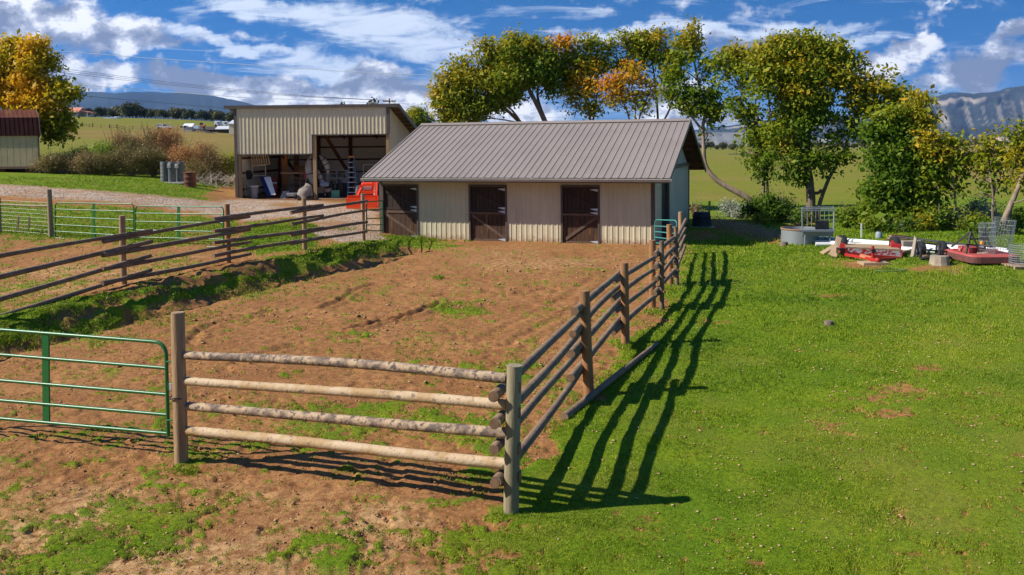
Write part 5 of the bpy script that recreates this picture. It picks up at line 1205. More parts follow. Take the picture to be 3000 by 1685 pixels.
    tree('broadleaf_tree', 'slender leafy tree with twin thin stems left of the biggest tree', [([(1918, 520, 45.5), (1922, 440, 45.5), (1915, 380, 45.6), (1900, 310, 45.8), (1860, 220, 46), (1830, 150, 46)], .12, .03), ([(1932, 520, 45.5), (1930, 440, 45.5), (1928, 360, 45.6), (1935, 280, 45.8), (1930, 200, 46)], .09, .03)],
      [(1815, 150, 46, 26, 22, .42), (1850, 165, 46, 32, 26, .42), (1830, 200, 46, 26, 22, .38), (1870, 215, 46, 34, 30, .36), (1850, 260, 46, 26, 26, .32), (1885, 290, 46, 32, 32, .30), (1900, 345, 45.8, 34, 26, .30), (1915, 400, 45.6, 34, 24, .30), (1880, 390, 45.6, 20, 20, .30), (1940, 340, 45.6, 30, 30, .36), (1920, 440, 45.5, 20, 16, .26), (1870, 140, 46, 30, 20, .50), (1840, 130, 46, 20, 10, .52)], 6, dens=52, gap=.47, limb_r=.04, bark=m_bark2)
    tree('broadleaf_tree', 'biggest tree, dense green crown turning golden, thick trunk behind the metal rack', [([(2040, 530, 43.5), (2038, 470, 43.5), (2030, 400, 43.6), (2034, 330, 43.8), (2045, 260, 44), (2060, 190, 44)], .30, .08), ([(2060, 520, 43.4), (2085, 450, 43.4), (2115, 395, 43.3), (2140, 330, 43.2), (2160, 270, 43.2)], .12, .05), ([(2032, 400, 43.6), (2070, 375, 43.4), (2110, 368, 43.3), (2160, 370, 43.2)], .06, .015), ([(2045, 495, 43.5), (2060, 485, 43.4), (2066, 478, 43.3)], .10, .08), ([(2034, 340, 43.8), (1990, 280, 44), (1960, 220, 44)], .12, .04)],
      [(1940, 130, 44, 50, 34, .46), (2000, 125, 44, 50, 30, .46), (2060, 130, 44, 50, 28, .50), (2110, 150, 44, 45, 30, .50), (1900, 170, 44.2, 40, 34, .40), (1960, 180, 44, 60, 40, .44), (2030, 180, 43.6, 60, 40, .48), (2100, 200, 43.6, 60, 36, .52), (1930, 230, 44, 50, 34, .38), (2000, 240, 43.6, 55, 34, .50), (2070, 245, 43.6, 50, 28, .42), (2150, 230, 43.4, 40, 30, .52), (1990, 290, 43.8, 50, 34, .38), (1960, 330, 43.8, 36, 30, .34), (2020, 330, 43.6, 34, 30, .28), (2050, 290, 43.6, 36, 20, .34),
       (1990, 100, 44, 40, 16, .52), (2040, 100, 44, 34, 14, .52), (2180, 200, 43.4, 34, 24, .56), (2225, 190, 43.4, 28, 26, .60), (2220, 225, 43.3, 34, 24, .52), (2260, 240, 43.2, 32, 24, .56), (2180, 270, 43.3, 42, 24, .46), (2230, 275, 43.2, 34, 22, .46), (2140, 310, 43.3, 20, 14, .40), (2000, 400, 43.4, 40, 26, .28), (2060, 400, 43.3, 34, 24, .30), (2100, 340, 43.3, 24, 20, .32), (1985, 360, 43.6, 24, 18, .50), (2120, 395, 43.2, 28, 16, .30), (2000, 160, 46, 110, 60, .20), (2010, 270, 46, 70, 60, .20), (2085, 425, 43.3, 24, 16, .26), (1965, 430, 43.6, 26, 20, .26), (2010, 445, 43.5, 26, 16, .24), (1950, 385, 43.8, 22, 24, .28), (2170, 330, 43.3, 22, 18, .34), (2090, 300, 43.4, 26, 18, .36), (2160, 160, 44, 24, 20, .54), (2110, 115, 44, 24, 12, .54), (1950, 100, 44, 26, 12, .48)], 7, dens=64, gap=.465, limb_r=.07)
    tree('ivy_clad_tree', 'very dense dark leafy tree column with yellow sprays on top, right of the biggest tree', [([(2252, 545, 40.5), (2250, 470, 40.6), (2245, 380, 40.8), (2240, 320, 41)], .24, .09), ([(2245, 380, 41), (2280, 320, 41.2), (2300, 260, 41.4)], .08, .03)],
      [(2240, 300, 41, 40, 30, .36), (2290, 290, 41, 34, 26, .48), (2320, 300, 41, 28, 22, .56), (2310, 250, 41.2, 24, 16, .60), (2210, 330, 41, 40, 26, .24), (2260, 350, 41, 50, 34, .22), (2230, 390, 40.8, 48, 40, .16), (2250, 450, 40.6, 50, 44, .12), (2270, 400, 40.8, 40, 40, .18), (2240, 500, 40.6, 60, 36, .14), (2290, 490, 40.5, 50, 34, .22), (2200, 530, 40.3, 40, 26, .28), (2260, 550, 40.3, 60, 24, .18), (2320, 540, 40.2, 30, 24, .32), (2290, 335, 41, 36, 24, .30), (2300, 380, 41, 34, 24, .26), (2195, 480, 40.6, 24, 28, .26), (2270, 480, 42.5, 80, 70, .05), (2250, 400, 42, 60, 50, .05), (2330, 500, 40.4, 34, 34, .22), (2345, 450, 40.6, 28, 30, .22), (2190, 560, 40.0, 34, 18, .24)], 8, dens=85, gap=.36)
    tree('broadleaf_tree', 'yellow green slim tree right of the dense dark one', [([(2398, 560, 39.5), (2402, 500, 39.5), (2396, 440, 39.6), (2385, 380, 39.8)], .07, .03), ([(2408, 560, 39.5), (2404, 470, 39.6), (2420, 400, 39.8)], .05, .02)],
      [(2330, 350, 40, 24, 24, .50), (2350, 385, 40, 36, 24, .52), (2390, 365, 40, 26, 22, .40), (2375, 400, 40, 36, 24, .40), (2340, 430, 40, 36, 24, .26), (2400, 430, 40, 30, 22, .34), (2360, 465, 40, 34, 22, .24), (2400, 480, 39.8, 18, 14, .30), (2430, 400, 40, 20, 24, .38), (2330, 470, 40.2, 24, 24, .2), (2365, 350, 40, 18, 12, .52)], 9, dens=56, gap=.46, limb_r=.03, bark=m_bark2)
    tree('broadleaf_tree', 'thin airy tree with yellow top, last but one before the right edge', [([(2497, 560, 38.5), (2498, 490, 38.5), (2490, 430, 38.6), (2500, 380, 38.8)], .06, .025), ([(2498, 500, 38.5), (2520, 450, 38.6), (2528, 420, 38.7)], .04, .02)],
      [(2490, 350, 39, 22, 18, .52), (2480, 380, 39, 26, 20, .46), (2510, 390, 39, 26, 20, .46), (2475, 420, 39, 24, 18, .40), (2515, 430, 39, 24, 18, .38), (2475, 455, 39, 20, 12, .32), (2500, 470, 38.8, 22, 12, .30), (2462, 490, 38.8, 14, 10, .26), (2530, 460, 38.8, 14, 12, .34)], 10, dens=44, gap=.52, limb_r=.025, bark=m_bark2)
    tree('broadleaf_tree', 'leaning brown trunked tree cut by the right edge of the view', [([(2512, 590, 36.5), (2528, 550, 36.5), (2545, 510, 36.6), (2562, 470, 36.7), (2580, 420, 36.8)], .17, .08), ([(2545, 520, 36.6), (2562, 508, 36.4), (2590, 498, 36.3)], .05, .03)],
      [(2560, 335, 37, 24, 24, .42), (2585, 370, 37, 30, 30, .44), (2565, 400, 37, 24, 26, .48), (2575, 440, 37, 24, 22, .52), (2560, 460, 37, 14, 14, .58), (2640, 400, 37, 50, 60, .42), (2620, 320, 37, 40, 40, .42)], 11, dens=56, gap=.44, limb_r=.035, bark=m_bark2)
    tree('yellow_tree', 'golden yellow autumn tree behind the small barn on the left', lm=m_gold, trunks= [([(55, 430, 62), (55, 330, 62), (62, 260, 62), (72, 180, 62)], .30, .10), ([(58, 330, 62), (110, 270, 61.5), (150, 240, 61)], .14, .05), ([(58, 330, 62), (110, 300, 61.5), (150, 320, 61)], .12, .04)],
      blobs=[(80, 120, 62, 34, 28, .68), (30, 140, 62, 36, 34, .42), (75, 165, 61.5, 40, 34, .62), (115, 160, 62, 34, 28, .54), (135, 185, 62, 26, 22, .44), (20, 190, 62, 40, 34, .56), (70, 210, 61.5, 46, 34, .64), (120, 220, 61.5, 40, 30, .60), (160, 235, 61, 30, 18, .40), (185, 232, 61, 18, 9, .36), (20, 240, 61.5, 40, 34, .66), (75, 260, 61, 46, 30, .70), (125, 270, 61, 40, 26, .56), (150, 300, 61, 30, 24, .34), (120, 315, 61, 34, 22, .38), (165, 325, 61, 18, 14, .34), (70, 300, 61, 40, 22, .60), (-40, 180, 62, 60, 80, .5), (140, 340, 61, 24, 12, .32), (20, 110, 62, 16, 10, .40), (45, 105, 62, 8, 8, .4), (155, 205, 62, 14, 12, .42), (95, 105, 62, 16, 10, .66)], seed=12, dens=50, size=.15, gap=.51, limb_r=.06, sprig=.34, hueadd=.06, hmax=.68)
trees()

def shrub(label, px, py, Y, rx, ry, hue, seed, name='shrub', size=.07, dens=70, lm=None, gap=.42, cat='shrub', group=None, flat=.5, stems=True, per=8, sprig=.2):
    rng = np.random.default_rng(seed); rr = random.Random(seed); c0 = GY(px*V_, Y); k = Y/F*V_*1.25
    T = thing(name, label, cat, c0, group); w, h = rx*k, ry*k; B = []
    n = 7
    for i in range(n):
        a = rr.uniform(0, 6.28); f = rr.uniform(.1, .75); B.append(((c0.x+math.cos(a)*w*f, c0.y+math.sin(a)*w*f*.6, c0.z+h*rr.uniform(.5, 1.25)), (w*.5, w*.45, h*.5), hue+rr.uniform(-.06, .06), .05))
    B.append(((c0.x, c0.y, c0.z+h*.55), (w*.85, w*.6, h*.6), hue-.04, .05))
    mb = MB()
    for i in range(12):
        e = Vector((c0.x+rr.uniform(-1, 1)*w, c0.y+rr.uniform(-.6, .6)*w, c0.z+h*rr.uniform(.9, 1.9))); mb.tube([c0+Vector((rr.uniform(-.2, .2)*w, 0, -.05)), c0.lerp(e, .5)+Vector((rr.uniform(-.1, .1), 0, 0)), e], [.03, .02, .008], 5)
    mb.build('stems', m_bark, T)
    v, f, hh = leaves(B, dens, size, rng, gap=gap, per=per, sprig=sprig, flat=flat); np_mesh('foliage', v, f, lm or m_leaf, T, None, {'hue': hh}); return T
SAGE = leafmat('sage_leaves', [(.20, .24, .17), (.30, .33, .25), (.38, .40, .32)], .2)
BRUSH = leafmat('dry_brush', [(.12, .12, .030), (.22, .17, .05), (.34, .24, .10), (.46, .25, .09), (.52, .24, .09)], .25)
TALLG = leafmat('tall_green_weed', [(.10, .19, .012), (.20, .29, .02), (.30, .36, .04)], .3)
for a in (('grey green sagebrush below the leaning trunk', 1840, 0, 47.5, 34, 22, .5, 21, SAGE), ('smaller grey sagebrush just left of the big one', 1862, 0, 46, 18, 16, .3, 22, SAGE), ('dark leafy shrub at the foot of the leaning trunk', 1905, 0, 44.8, 34, 40, .18, 23, None), ('dark leafy shrub between the twin stems and the biggest trunk', 1965, 0, 43.8, 36, 42, .16, 24, None),
          ('small bright yellow shrub in front of the dark ones', 1912, 0, 43.0, 14, 16, .52, 25, None), ('yellowish green bush against the rear corner of the stable', 1748, 0, 47.5, 18, 24, .42, 26, BRUSH), ('green bush right of the galvanised tank rack', 2010, 0, 41.5, 24, 22, .24, 27, None), ('olive bush behind the white pipes with thin twigs', 2150, 0, 40.5, 34, 36, .34, 28, None),
          ('grey sagebrush between the dense tree and the slim tree', 2385, 0, 41.5, 34, 32, .3, 29, SAGE), ('dark green bush under the slim tree', 2365, 0, 38.8, 36, 34, .18, 30, None), ('yellow green bush at the right foot of the dense tree', 2330, 0, 38.6, 24, 24, .40, 31, None), ('rusty green bush near the right edge', 2440, 0, 38, 30, 26, .38, 32, None),
          ('grey flowered sagebrush behind the thin airy tree', 2475, 0, 40.5, 40, 40, .6, 33, SAGE), ('dark bush behind the wire rolls', 2560, 0, 37, 30, 40, .24, 34, None), ('low olive bush behind the red trailer', 2205, 0, 38.3, 30, 20, .32, 35, None), ('dark low bush behind the red trailer right side', 2275, 0, 38.2, 34, 22, .16, 36, None), ('low dark bush in front of the rusty green one', 2480, 0, 36.6, 30, 16, .20, 37, None)):
    shrub(a[0], a[1], a[2], a[3], a[4], a[5]*.85, a[6], a[7], lm=a[8], size=.075 if a[8] is None else .05)
# brush thicket on the left: individual bushes
bl = [('tangled brown bush beside the barn corner', 125, 57, 30, 24, .35), ('pale brown bush second from the barn', 165, 57.5, 34, 22, .5), ('bristly brown bush under the green weeds', 215, 57, 38, 24, .45), ('dark olive bush at the end of the lawn shadow', 270, 57, 38, 26, .2), ('dense olive brown bush left of the culvert pipes', 330, 57, 40, 34, .25), ('dark bush directly behind the culvert pipes', 385, 58, 42, 36, .15), ('russet bush behind the rusty barrel', 455, 58.5, 42, 42, .85),
      ('tall pinkish russet bush in the middle of the thicket', 425, 61, 40, 52, .95), ('orange brown bush left part of the thicket top', 350, 61.5, 36, 46, .75), ('russet green bush before the shed wall', 505, 60, 34, 40, .7), ('dark tangled bush right of the barrel', 500, 57, 30, 26, .3), ('olive brown bush behind the heap of bare branches', 545, 59.5, 32, 34, .45), ('tawny bush just behind the dark olive one', 290, 60.5, 34, 44, .6), ('tall olive bush behind the culvert pipes', 390, 60.5, 34, 50, .3)]
for i, (lb, px, Y, rx, ry, hu) in enumerate(bl): shrub(lb, px, 0, Y, rx, ry*1.15, hu, 50+i, lm=BRUSH, size=.055, dens=130, flat=.28, gap=.36)
shrub('yellow green leafy bush touching the shed left wall', 560, 0, 60, 32, 34, .45, 70, dens=90); shrub('small yellow bush on top of the thicket near the shed', 545, 0, 62.5, 24, 30, .56, 71, dens=70)
for i, (lb, px, Y, rx, ry) in enumerate((('bright green tall weed clump in the thicket', 250, 59.5, 44, 30), ('second green weed clump left of the tall one', 205, 60, 34, 26), ('darker green weed clump right of the tall one', 300, 60, 34, 26))): shrub(lb, px, 0, Y, rx, ry*1.15, .5-.2*(i == 2), 80+i, lm=TALLG, size=.12, dens=90, flat=.14, gap=.36, cat='weeds', name='tall_weeds')
def deadwood():
    c = GY(560*V_, 56); T = thing('dead_branches', 'heap of bare grey branches beside the shed', 'brush pile', c); mb = MB(); rr = random.Random(4)
    for k in range(150):
        a = rr.uniform(0, 6.28); p = c + Vector((rr.uniform(-1.6, 1.2), rr.uniform(-.8, .8), rr.uniform(0, .6))); e = p + Vector((math.cos(a)*rr.uniform(.3, 1.0), math.sin(a)*.4, rr.uniform(-.2, .7))); mb.tube([p, p.lerp(e, .5)+Vector((0, 0, .08)), e], [.022, .015, .005], 4)
    mb.build('branches', mat('bleached_wood', (.42, .36, .30), .9, col2=(.28, .23, .19), scale=3), T)
deadwood()
def bank_debris():
    mb = MB(); rr = random.Random(8)
    for k in range(420):
        t = rr.random(); px = 2090 + 230*t; py = 650 + 52*t + rr.uniform(-14, 12); p = G(px, py); e = p + Vector((rr.uniform(-.35, .35), rr.uniform(-.2, .2), rr.uniform(.02, .35))); mb.tube([p, e], [.012, .004], 3)
    tag(mb.build('dry_stalks', mat('dry_stalks', (.34, .22, .13), .9, col2=(.45, .33, .2), scale=3)), kind='stuff')
    for i, (px, py, r_, l) in enumerate(((2432, 880, .10, 'small dark stump in the middle of the lawn'), (2297, 708, .16, 'brown stump by the galvanised tank'), (1760, 1210, .0, ''))):
        if r_: b = G(px if i else 2428, 955 if i == 0 else 722); tag(MB().lathe(b, [(r_*1.2, -.02), (r_, .08), (r_*.9, r_*1.1), (0, r_*1.15)], 12).build('stump', m_bark, smooth=True), l, 'stump')
bank_debris()
def weeds():
    # taller grass at post feet, walls and bank
    rng = np.random.default_rng(5); X = []; Y = []; H = []
    def clus(px, py, n, sx, sy, h):
        for _ in range(n):
            p = G(px+rng.normal(0, sx), py+rng.normal(0, sy)); X.append(p.x); Y.append(p.y); H.append(h*rng.uniform(.5, 1.2))
    for px, py, n, sx, sy, h in ((1255, 703, 260, 60, 4, .09), (1230, 700, 120, 24, 3, .18), (1000, 745, 300, 60, 12, .07), (1090, 735, 200, 60, 8, .06), (700, 855, 250, 70, 14, .07), (830, 815, 200, 60, 14, .07), (500, 930, 200, 90, 16, .07), (200, 960, 200, 120, 25, .08), (60, 1000, 150, 60, 20, .08), (2130, 720, 200, 60, 12, .14), (2260, 780, 200, 70, 12, .08), (2520, 800, 160, 60, 8, .09), (2720, 812, 200, 60, 6, .11), (2750, 805, 90, 30, 5, .12), (2050, 760, 200, 50, 12, .10), (2640, 825, 150, 90, 10, .07), (1720, 1185, 60, 14, 6, .08), (1500, 1515, 70, 30, 5, .06), (1830, 1020, 60, 14, 5, .08), (1920, 915, 80, 20, 5, .09), (1970, 845, 80, 18, 4, .10), (1640, 1250, 90, 30, 14, .08), (1780, 1110, 90, 30, 12, .08), (545, 1385, 60, 20, 6, .05), (1285, 815, 25, 8, 2, .12), (1010, 672, 40, 18, 3, .08)): clus(px, py, n, sx, sy, h)
    for _ in range(170):      # taller tufts dotted over the lawn
        qx = rng.uniform(1560, 3050); qy = 800+(rng.uniform(0, 1)**1.3)*900
        if qx > np.interp(qy, [800, 1160, 1500, 1700], [2020, 1800, 1560, 1500]): clus(qx, qy, 9, 5+qy*.006, 2+qy*.002, rng.uniform(.05, .085))
    X = np.array(X); Y = np.array(Y); H = np.array(H); Z = hgt(X, Y); blades('weeds', X, Y, Z, Y, H, .005, np.clip(rng.normal(.5, .12, len(X)), .2, .95), 5, m_grass)
weeds()

# ------------------------------------------------------------ distant trees
_on = 'first second third fourth fifth sixth seventh eighth ninth tenth eleventh twelfth thirteenth fourteenth fifteenth sixteenth seventeenth eighteenth nineteenth'.split()
ORD = _on + [t+('-'+_on[i-1] if i else '') if i else t2 for t, t2 in (('twenty', 'twentieth'), ('thirty', 'thirtieth'), ('forty', 'fortieth')) for i in range(10)]
def far_trees():
    m_fl = leafmat('distant_leaves', [(.035, .050, .016), (.060, .075, .022), (.10, .10, .030), (.16, .12, .04)], .15)
    protos = []
    def proto(seed, hue, conif=False):
        rng = np.random.default_rng(seed); T = thing('far_tree', 'x', 'tree', (0, 0, 0)); rr = random.Random(seed)
        MB().tube([(0, 0, -.3), (.05, 0, 1), (0, .05, 2)], [.16, .12, .06], 6).build('trunk', m_bark, T)
        if conif: B = [((0, 0, .8+z), (1.3*(1-z/6.2)+.15,)*2 + (.6,), hue, .05) for z in (0, .9, 1.8, 2.7, 3.6, 4.5, 5.2)]
        else: B = [((rr.uniform(-1, 1), rr.uniform(-1, 1), rr.uniform(1.3, 3.0)), (rr.uniform(.8, 1.3),)*2+(rr.uniform(.6, 1.0),), hue+rr.uniform(-.1, .1), .08) for _ in range(7)]
        v, f, h = leaves(B, 20, .24, rng, per=5, sprig=.3, gap=.35); np_mesh('crown', v, f, m_fl, T, None, {'hue': h}); return T
    pr = [proto(201, .2), proto(202, .35), proto(203, .55), proto(204, .7)]; cf = proto(205, .1, True)
    rr = random.Random(77); used = set(); first = {}
    def put(p, label, loc, sc, group=None):
        if id(p) not in used: used.add(id(p)); r = p; r.location = loc; r['label'] = label; r.rotation_euler = (0, 0, rr.uniform(0, 6)); r.scale = (sc,)*3
        else: r = dup(p, loc, label, rr.uniform(0, 6), sc)
        if group: r['group'] = group
        return r
    # juniper and oak row on the skyline, left
    for k in range(46):
        px = 262+rr.uniform(-3, 3)+k*9.6; Y = rr.uniform(505, 560); b = GY(px, Y); row = 318 + (px-262)*.085; hgt_ = (7.5 if 365 < px < 400 else rr.uniform(4.2, 6.2))
        put(pr[rr.randrange(4)], ORD[k]+' tree from the left in the dark skyline row behind the left pasture', b, hgt_/3.6*1.25, 'skyline trees behind the left pasture')
    # second row on the right far side of the valley field
    for k in range(70):
        px = 2040+k*14+rr.uniform(-6, 6); Y = rr.uniform(640, 900); b = GY(px, Y); put(pr[rr.randrange(4)], 'small dark tree in the far row across the right hand field', b, rr.uniform(4.5, 8)/3.6, 'far trees across the right hand field')
    for k in range(26):
        px = 2600+k*22+rr.uniform(-8, 8); Y = rr.uniform(130, 330); b = GY(px, Y); put(pr[rr.randrange(4)], 'low scrub tree scattered on the dry ground beyond the right field', b, rr.uniform(1.0, 2.2)/3.6, 'scrub trees beyond the right field')
    for px, top, Y, l in ((1006, 299, 230, 'small dark conifer top peeking over the shed roof'), (1095, 285, 215, 'taller dark conifer beside the utility pole')):
        b = GY(px, Y); z = P(px, top, Y).z; put(cf, l, b, (z-b.z)/6.6)
    b = GY(1217, 120); rng = np.random.default_rng(9); T = thing('round_tree', 'round green tree peeking between the shed and the stable roofs', 'tree', b); MB().tube([b-ZZ*.2, b+ZZ*3], [.3, .2], 8).build('trunk', m_bark, T)
    c = P(1220, 345, 120); v, f, h = leaves([(tuple(c), (1.7, 1.7, 1.4), .36, .05), (tuple(c+Vector((.8, 0, -.8))), (1.4, 1.4, 1.4), .34, .05), (tuple(c+Vector((-.8, 0, -.8))), (1.4, 1.4, 1.4), .38, .05)], 70, .16, rng); np_mesh('crown', v, f, m_leaf, T, None, {'hue': h})
far_trees()
# ------------------------------------------------------------ things on the left lawn
def left_things():
    # small barn
    Y = 57.0; b = GY(116, Y); z0 = P(116, 487, Y).z; T = thing('small_barn', 'small tan barn with dark red gambrel metal roof at the left edge', 'barn', (b.x, b.y, z0))
    o = Vector((b.x, b.y, z0)); lx_ = Vector((-1, -.05, 0)).normalized(); ly = Vector((-.55, .84, 0)).normalized(); zt = P(112, 392, Y).z - z0; L_ = 9.0; D = 5.0
    m_tw = mat('tan_board_siding', (.52, .41, .25), .8, col2=(.45, .35, .21), scale=1.2)
    mb = MB(); n = 22
    for k in range(n): mb.box(o, lx_, ly, ZZ, (k*L_/n+.012, (k+1)*L_/n-.012), (0, .08), (0, zt))
    mb.box(o, lx_, ly, ZZ, (0, L_), (.03, .10), (0, zt)); mb.build('front_wall', m_tw, T)
    prof = [(0, 0), (0, zt), (.75, zt+1.08), (2.5, zt+1.08+.55), (D-.75, zt+1.08), (D, zt), (D, 0)]
    for x in (0.02, L_-.06):
        mb = MB(); mb.slab([o+lx_*x+ly*a+ZZ*z for a, z in prof], .05, lx_); mb.build('end_wall', m_tw, T)
    mb = MB(); mb.slab([o+lx_*0+ly*D+ZZ*0, o+lx_*L_+ly*D, o+lx_*L_+ly*D+ZZ*zt, o+ly*D+ZZ*zt], .05, -ly); mb.build('rear_wall', m_tw, T)
    m_mr = mat('dark_red_metal_roof', (.028, .013, .013), .9, col2=(.022, .010, .010), scale=1, spec=0); m_mr2 = mat('red_metal_upper_roof', (.12, .04, .045), .25, col2=(.09, .03, .035), scale=1, spec=.9)
    for i, (p0, p1, mt) in enumerate((((-.12, zt-.12), (.75, zt+1.12), m_mr), ((.70, zt+1.10), (2.5, zt+1.70), m_mr2), ((2.5, zt+1.70), (D-.70, zt+1.10), m_mr2), ((D-.75, zt+1.12), (D+.12, zt-.12), m_mr))):
        a = o - lx_*.12 + ly*p0[0] + ZZ*p0[1]; d = ly*(p1[0]-p0[0]) + ZZ*(p1[1]-p0[1]); n_ = lx_.cross(d).normalized(); n_ = n_ if n_.z > 0 else -n_
        mb = MB(); ribbed(mb, a, lx_, -n_, d.normalized(), 0, L_+.24, 0, d.length, 0, sp=.3, rw=.03, rd=.03); mb.build('roof', mt, T)
    mb = MB(); mb.box(o, lx_, ly, ZZ, (-.05, .05), (-.06, .04), (0, zt)); mb.bar(o+ly*-.12+ZZ*(zt-.1)-lx_*.13, o+ly*.75+ZZ*(zt+1.1)-lx_*.13, .04, .14); mb.bar(o+ly*.75+ZZ*(zt+1.1)-lx_*.13, o+ly*2.5+ZZ*(zt+1.68)-lx_*.13, .04, .14); mb.build('corner_trim', m_brown, T)
    mb = MB(); mb.box(o, lx_, ly, ZZ, (-.03, L_), (-.03, .1), (-.16, 0)); mb.build('skirt', mat('reddish_skirt', (.22, .12, .09), .8), T)
    for k in range(5): MB().box(o, lx_, ly, ZZ, (.3+k*1.9, .9+k*1.9), (.2, .6), (-.6, -.165)).build('block', m_rafter, T)
    # culvert pipes
    m_cul = mat('corrugated_galvanised', (.17, .18, .19), .55, metal=.2, col2=(.11, .12, .13), scale=6)
    for i, (px, l) in enumerate(((483, 'leftmost of three upright corrugated culvert pipes'), (506, 'middle of three upright corrugated culvert pipes'), (530, 'rightmost of three upright corrugated culvert pipes'))):
        b = GY(px, 54.5-.2*(i == 1)); h = P(px, 474, b.y).z-b.z; r_ = .26; pr = [(r_+.016*math.sin(k*math.pi/1.5), k*h/44) for k in range(45)]
        o_ = MB().lathe(b, pr+[(r_-.02, h), (r_-.02, .02)], 22).build('culvert_pipe', m_cul, smooth=True); tag(o_, l, 'pipe', 'upright culvert pipes')
    for px, l in ((495, 'small grey meter box left, between the culvert pipes'), (517, 'small grey meter box right, between the culvert pipes')):
        p = P(px, 487, 54.0); T = thing('meter_box', l, 'meter box', p, 'meter boxes on the culvert pipes'); MB().box(p, XX, YY, ZZ, (-.1, .1), (-.06, .06), (-.12, .16)).build('box', mat('meter_box_grey', (.4, .38, .36), .6), T, bevel=.01); MB().disk(p+Vector((0, -.065, .07)), .06, (0, -1, 0)).build('dial', m_white, T); MB().bar(p+Vector((0, 0, -.12)), Vector((p.x, p.y, hz(p.x, p.y)-.1)), .06, .06).build('post', m_steel, T)
    b = GY(500, 54.0); tag(MB().box(b, XX, YY, ZZ, (-1.0, .9), (-.35, .9), (-.05, .045)).build('slab', mat('pale_slab', (.5, .47, .42), .9)), 'low pale slab under the culvert pipes', 'slab')
    b = GY(557, 53.0); r_ = .36; T = thing('rusty_barrel', 'rusty red brown steel barrel beside the culvert pipes', 'barrel', b); m_ru = mat('rust', (.125, .040, .024), .85, col2=(.085, .030, .022), scale=4)
    MB().lathe(b, [(r_, 0), (r_+.01, .02), (r_, .04), (r_, .28), (r_+.015, .30), (r_, .32), (r_, .58), (r_+.015, .60), (r_, .62), (r_, .86), (r_+.012, .88), (r_-.02, .88), (r_-.03, .10), (0, .08)], 24).build('drum', m_ru, T, smooth=True)
    tag(MB().slab([b+Vector((-.4, -.2, .87)), b+Vector((.38, -.2, .95)), b+Vector((.40, .3, .96)), b+Vector((-.38, .3, .89))], .02, ZZ).build('lid', mat('rusty_lid', (.40, .15, .10), .8), T))
left_things()

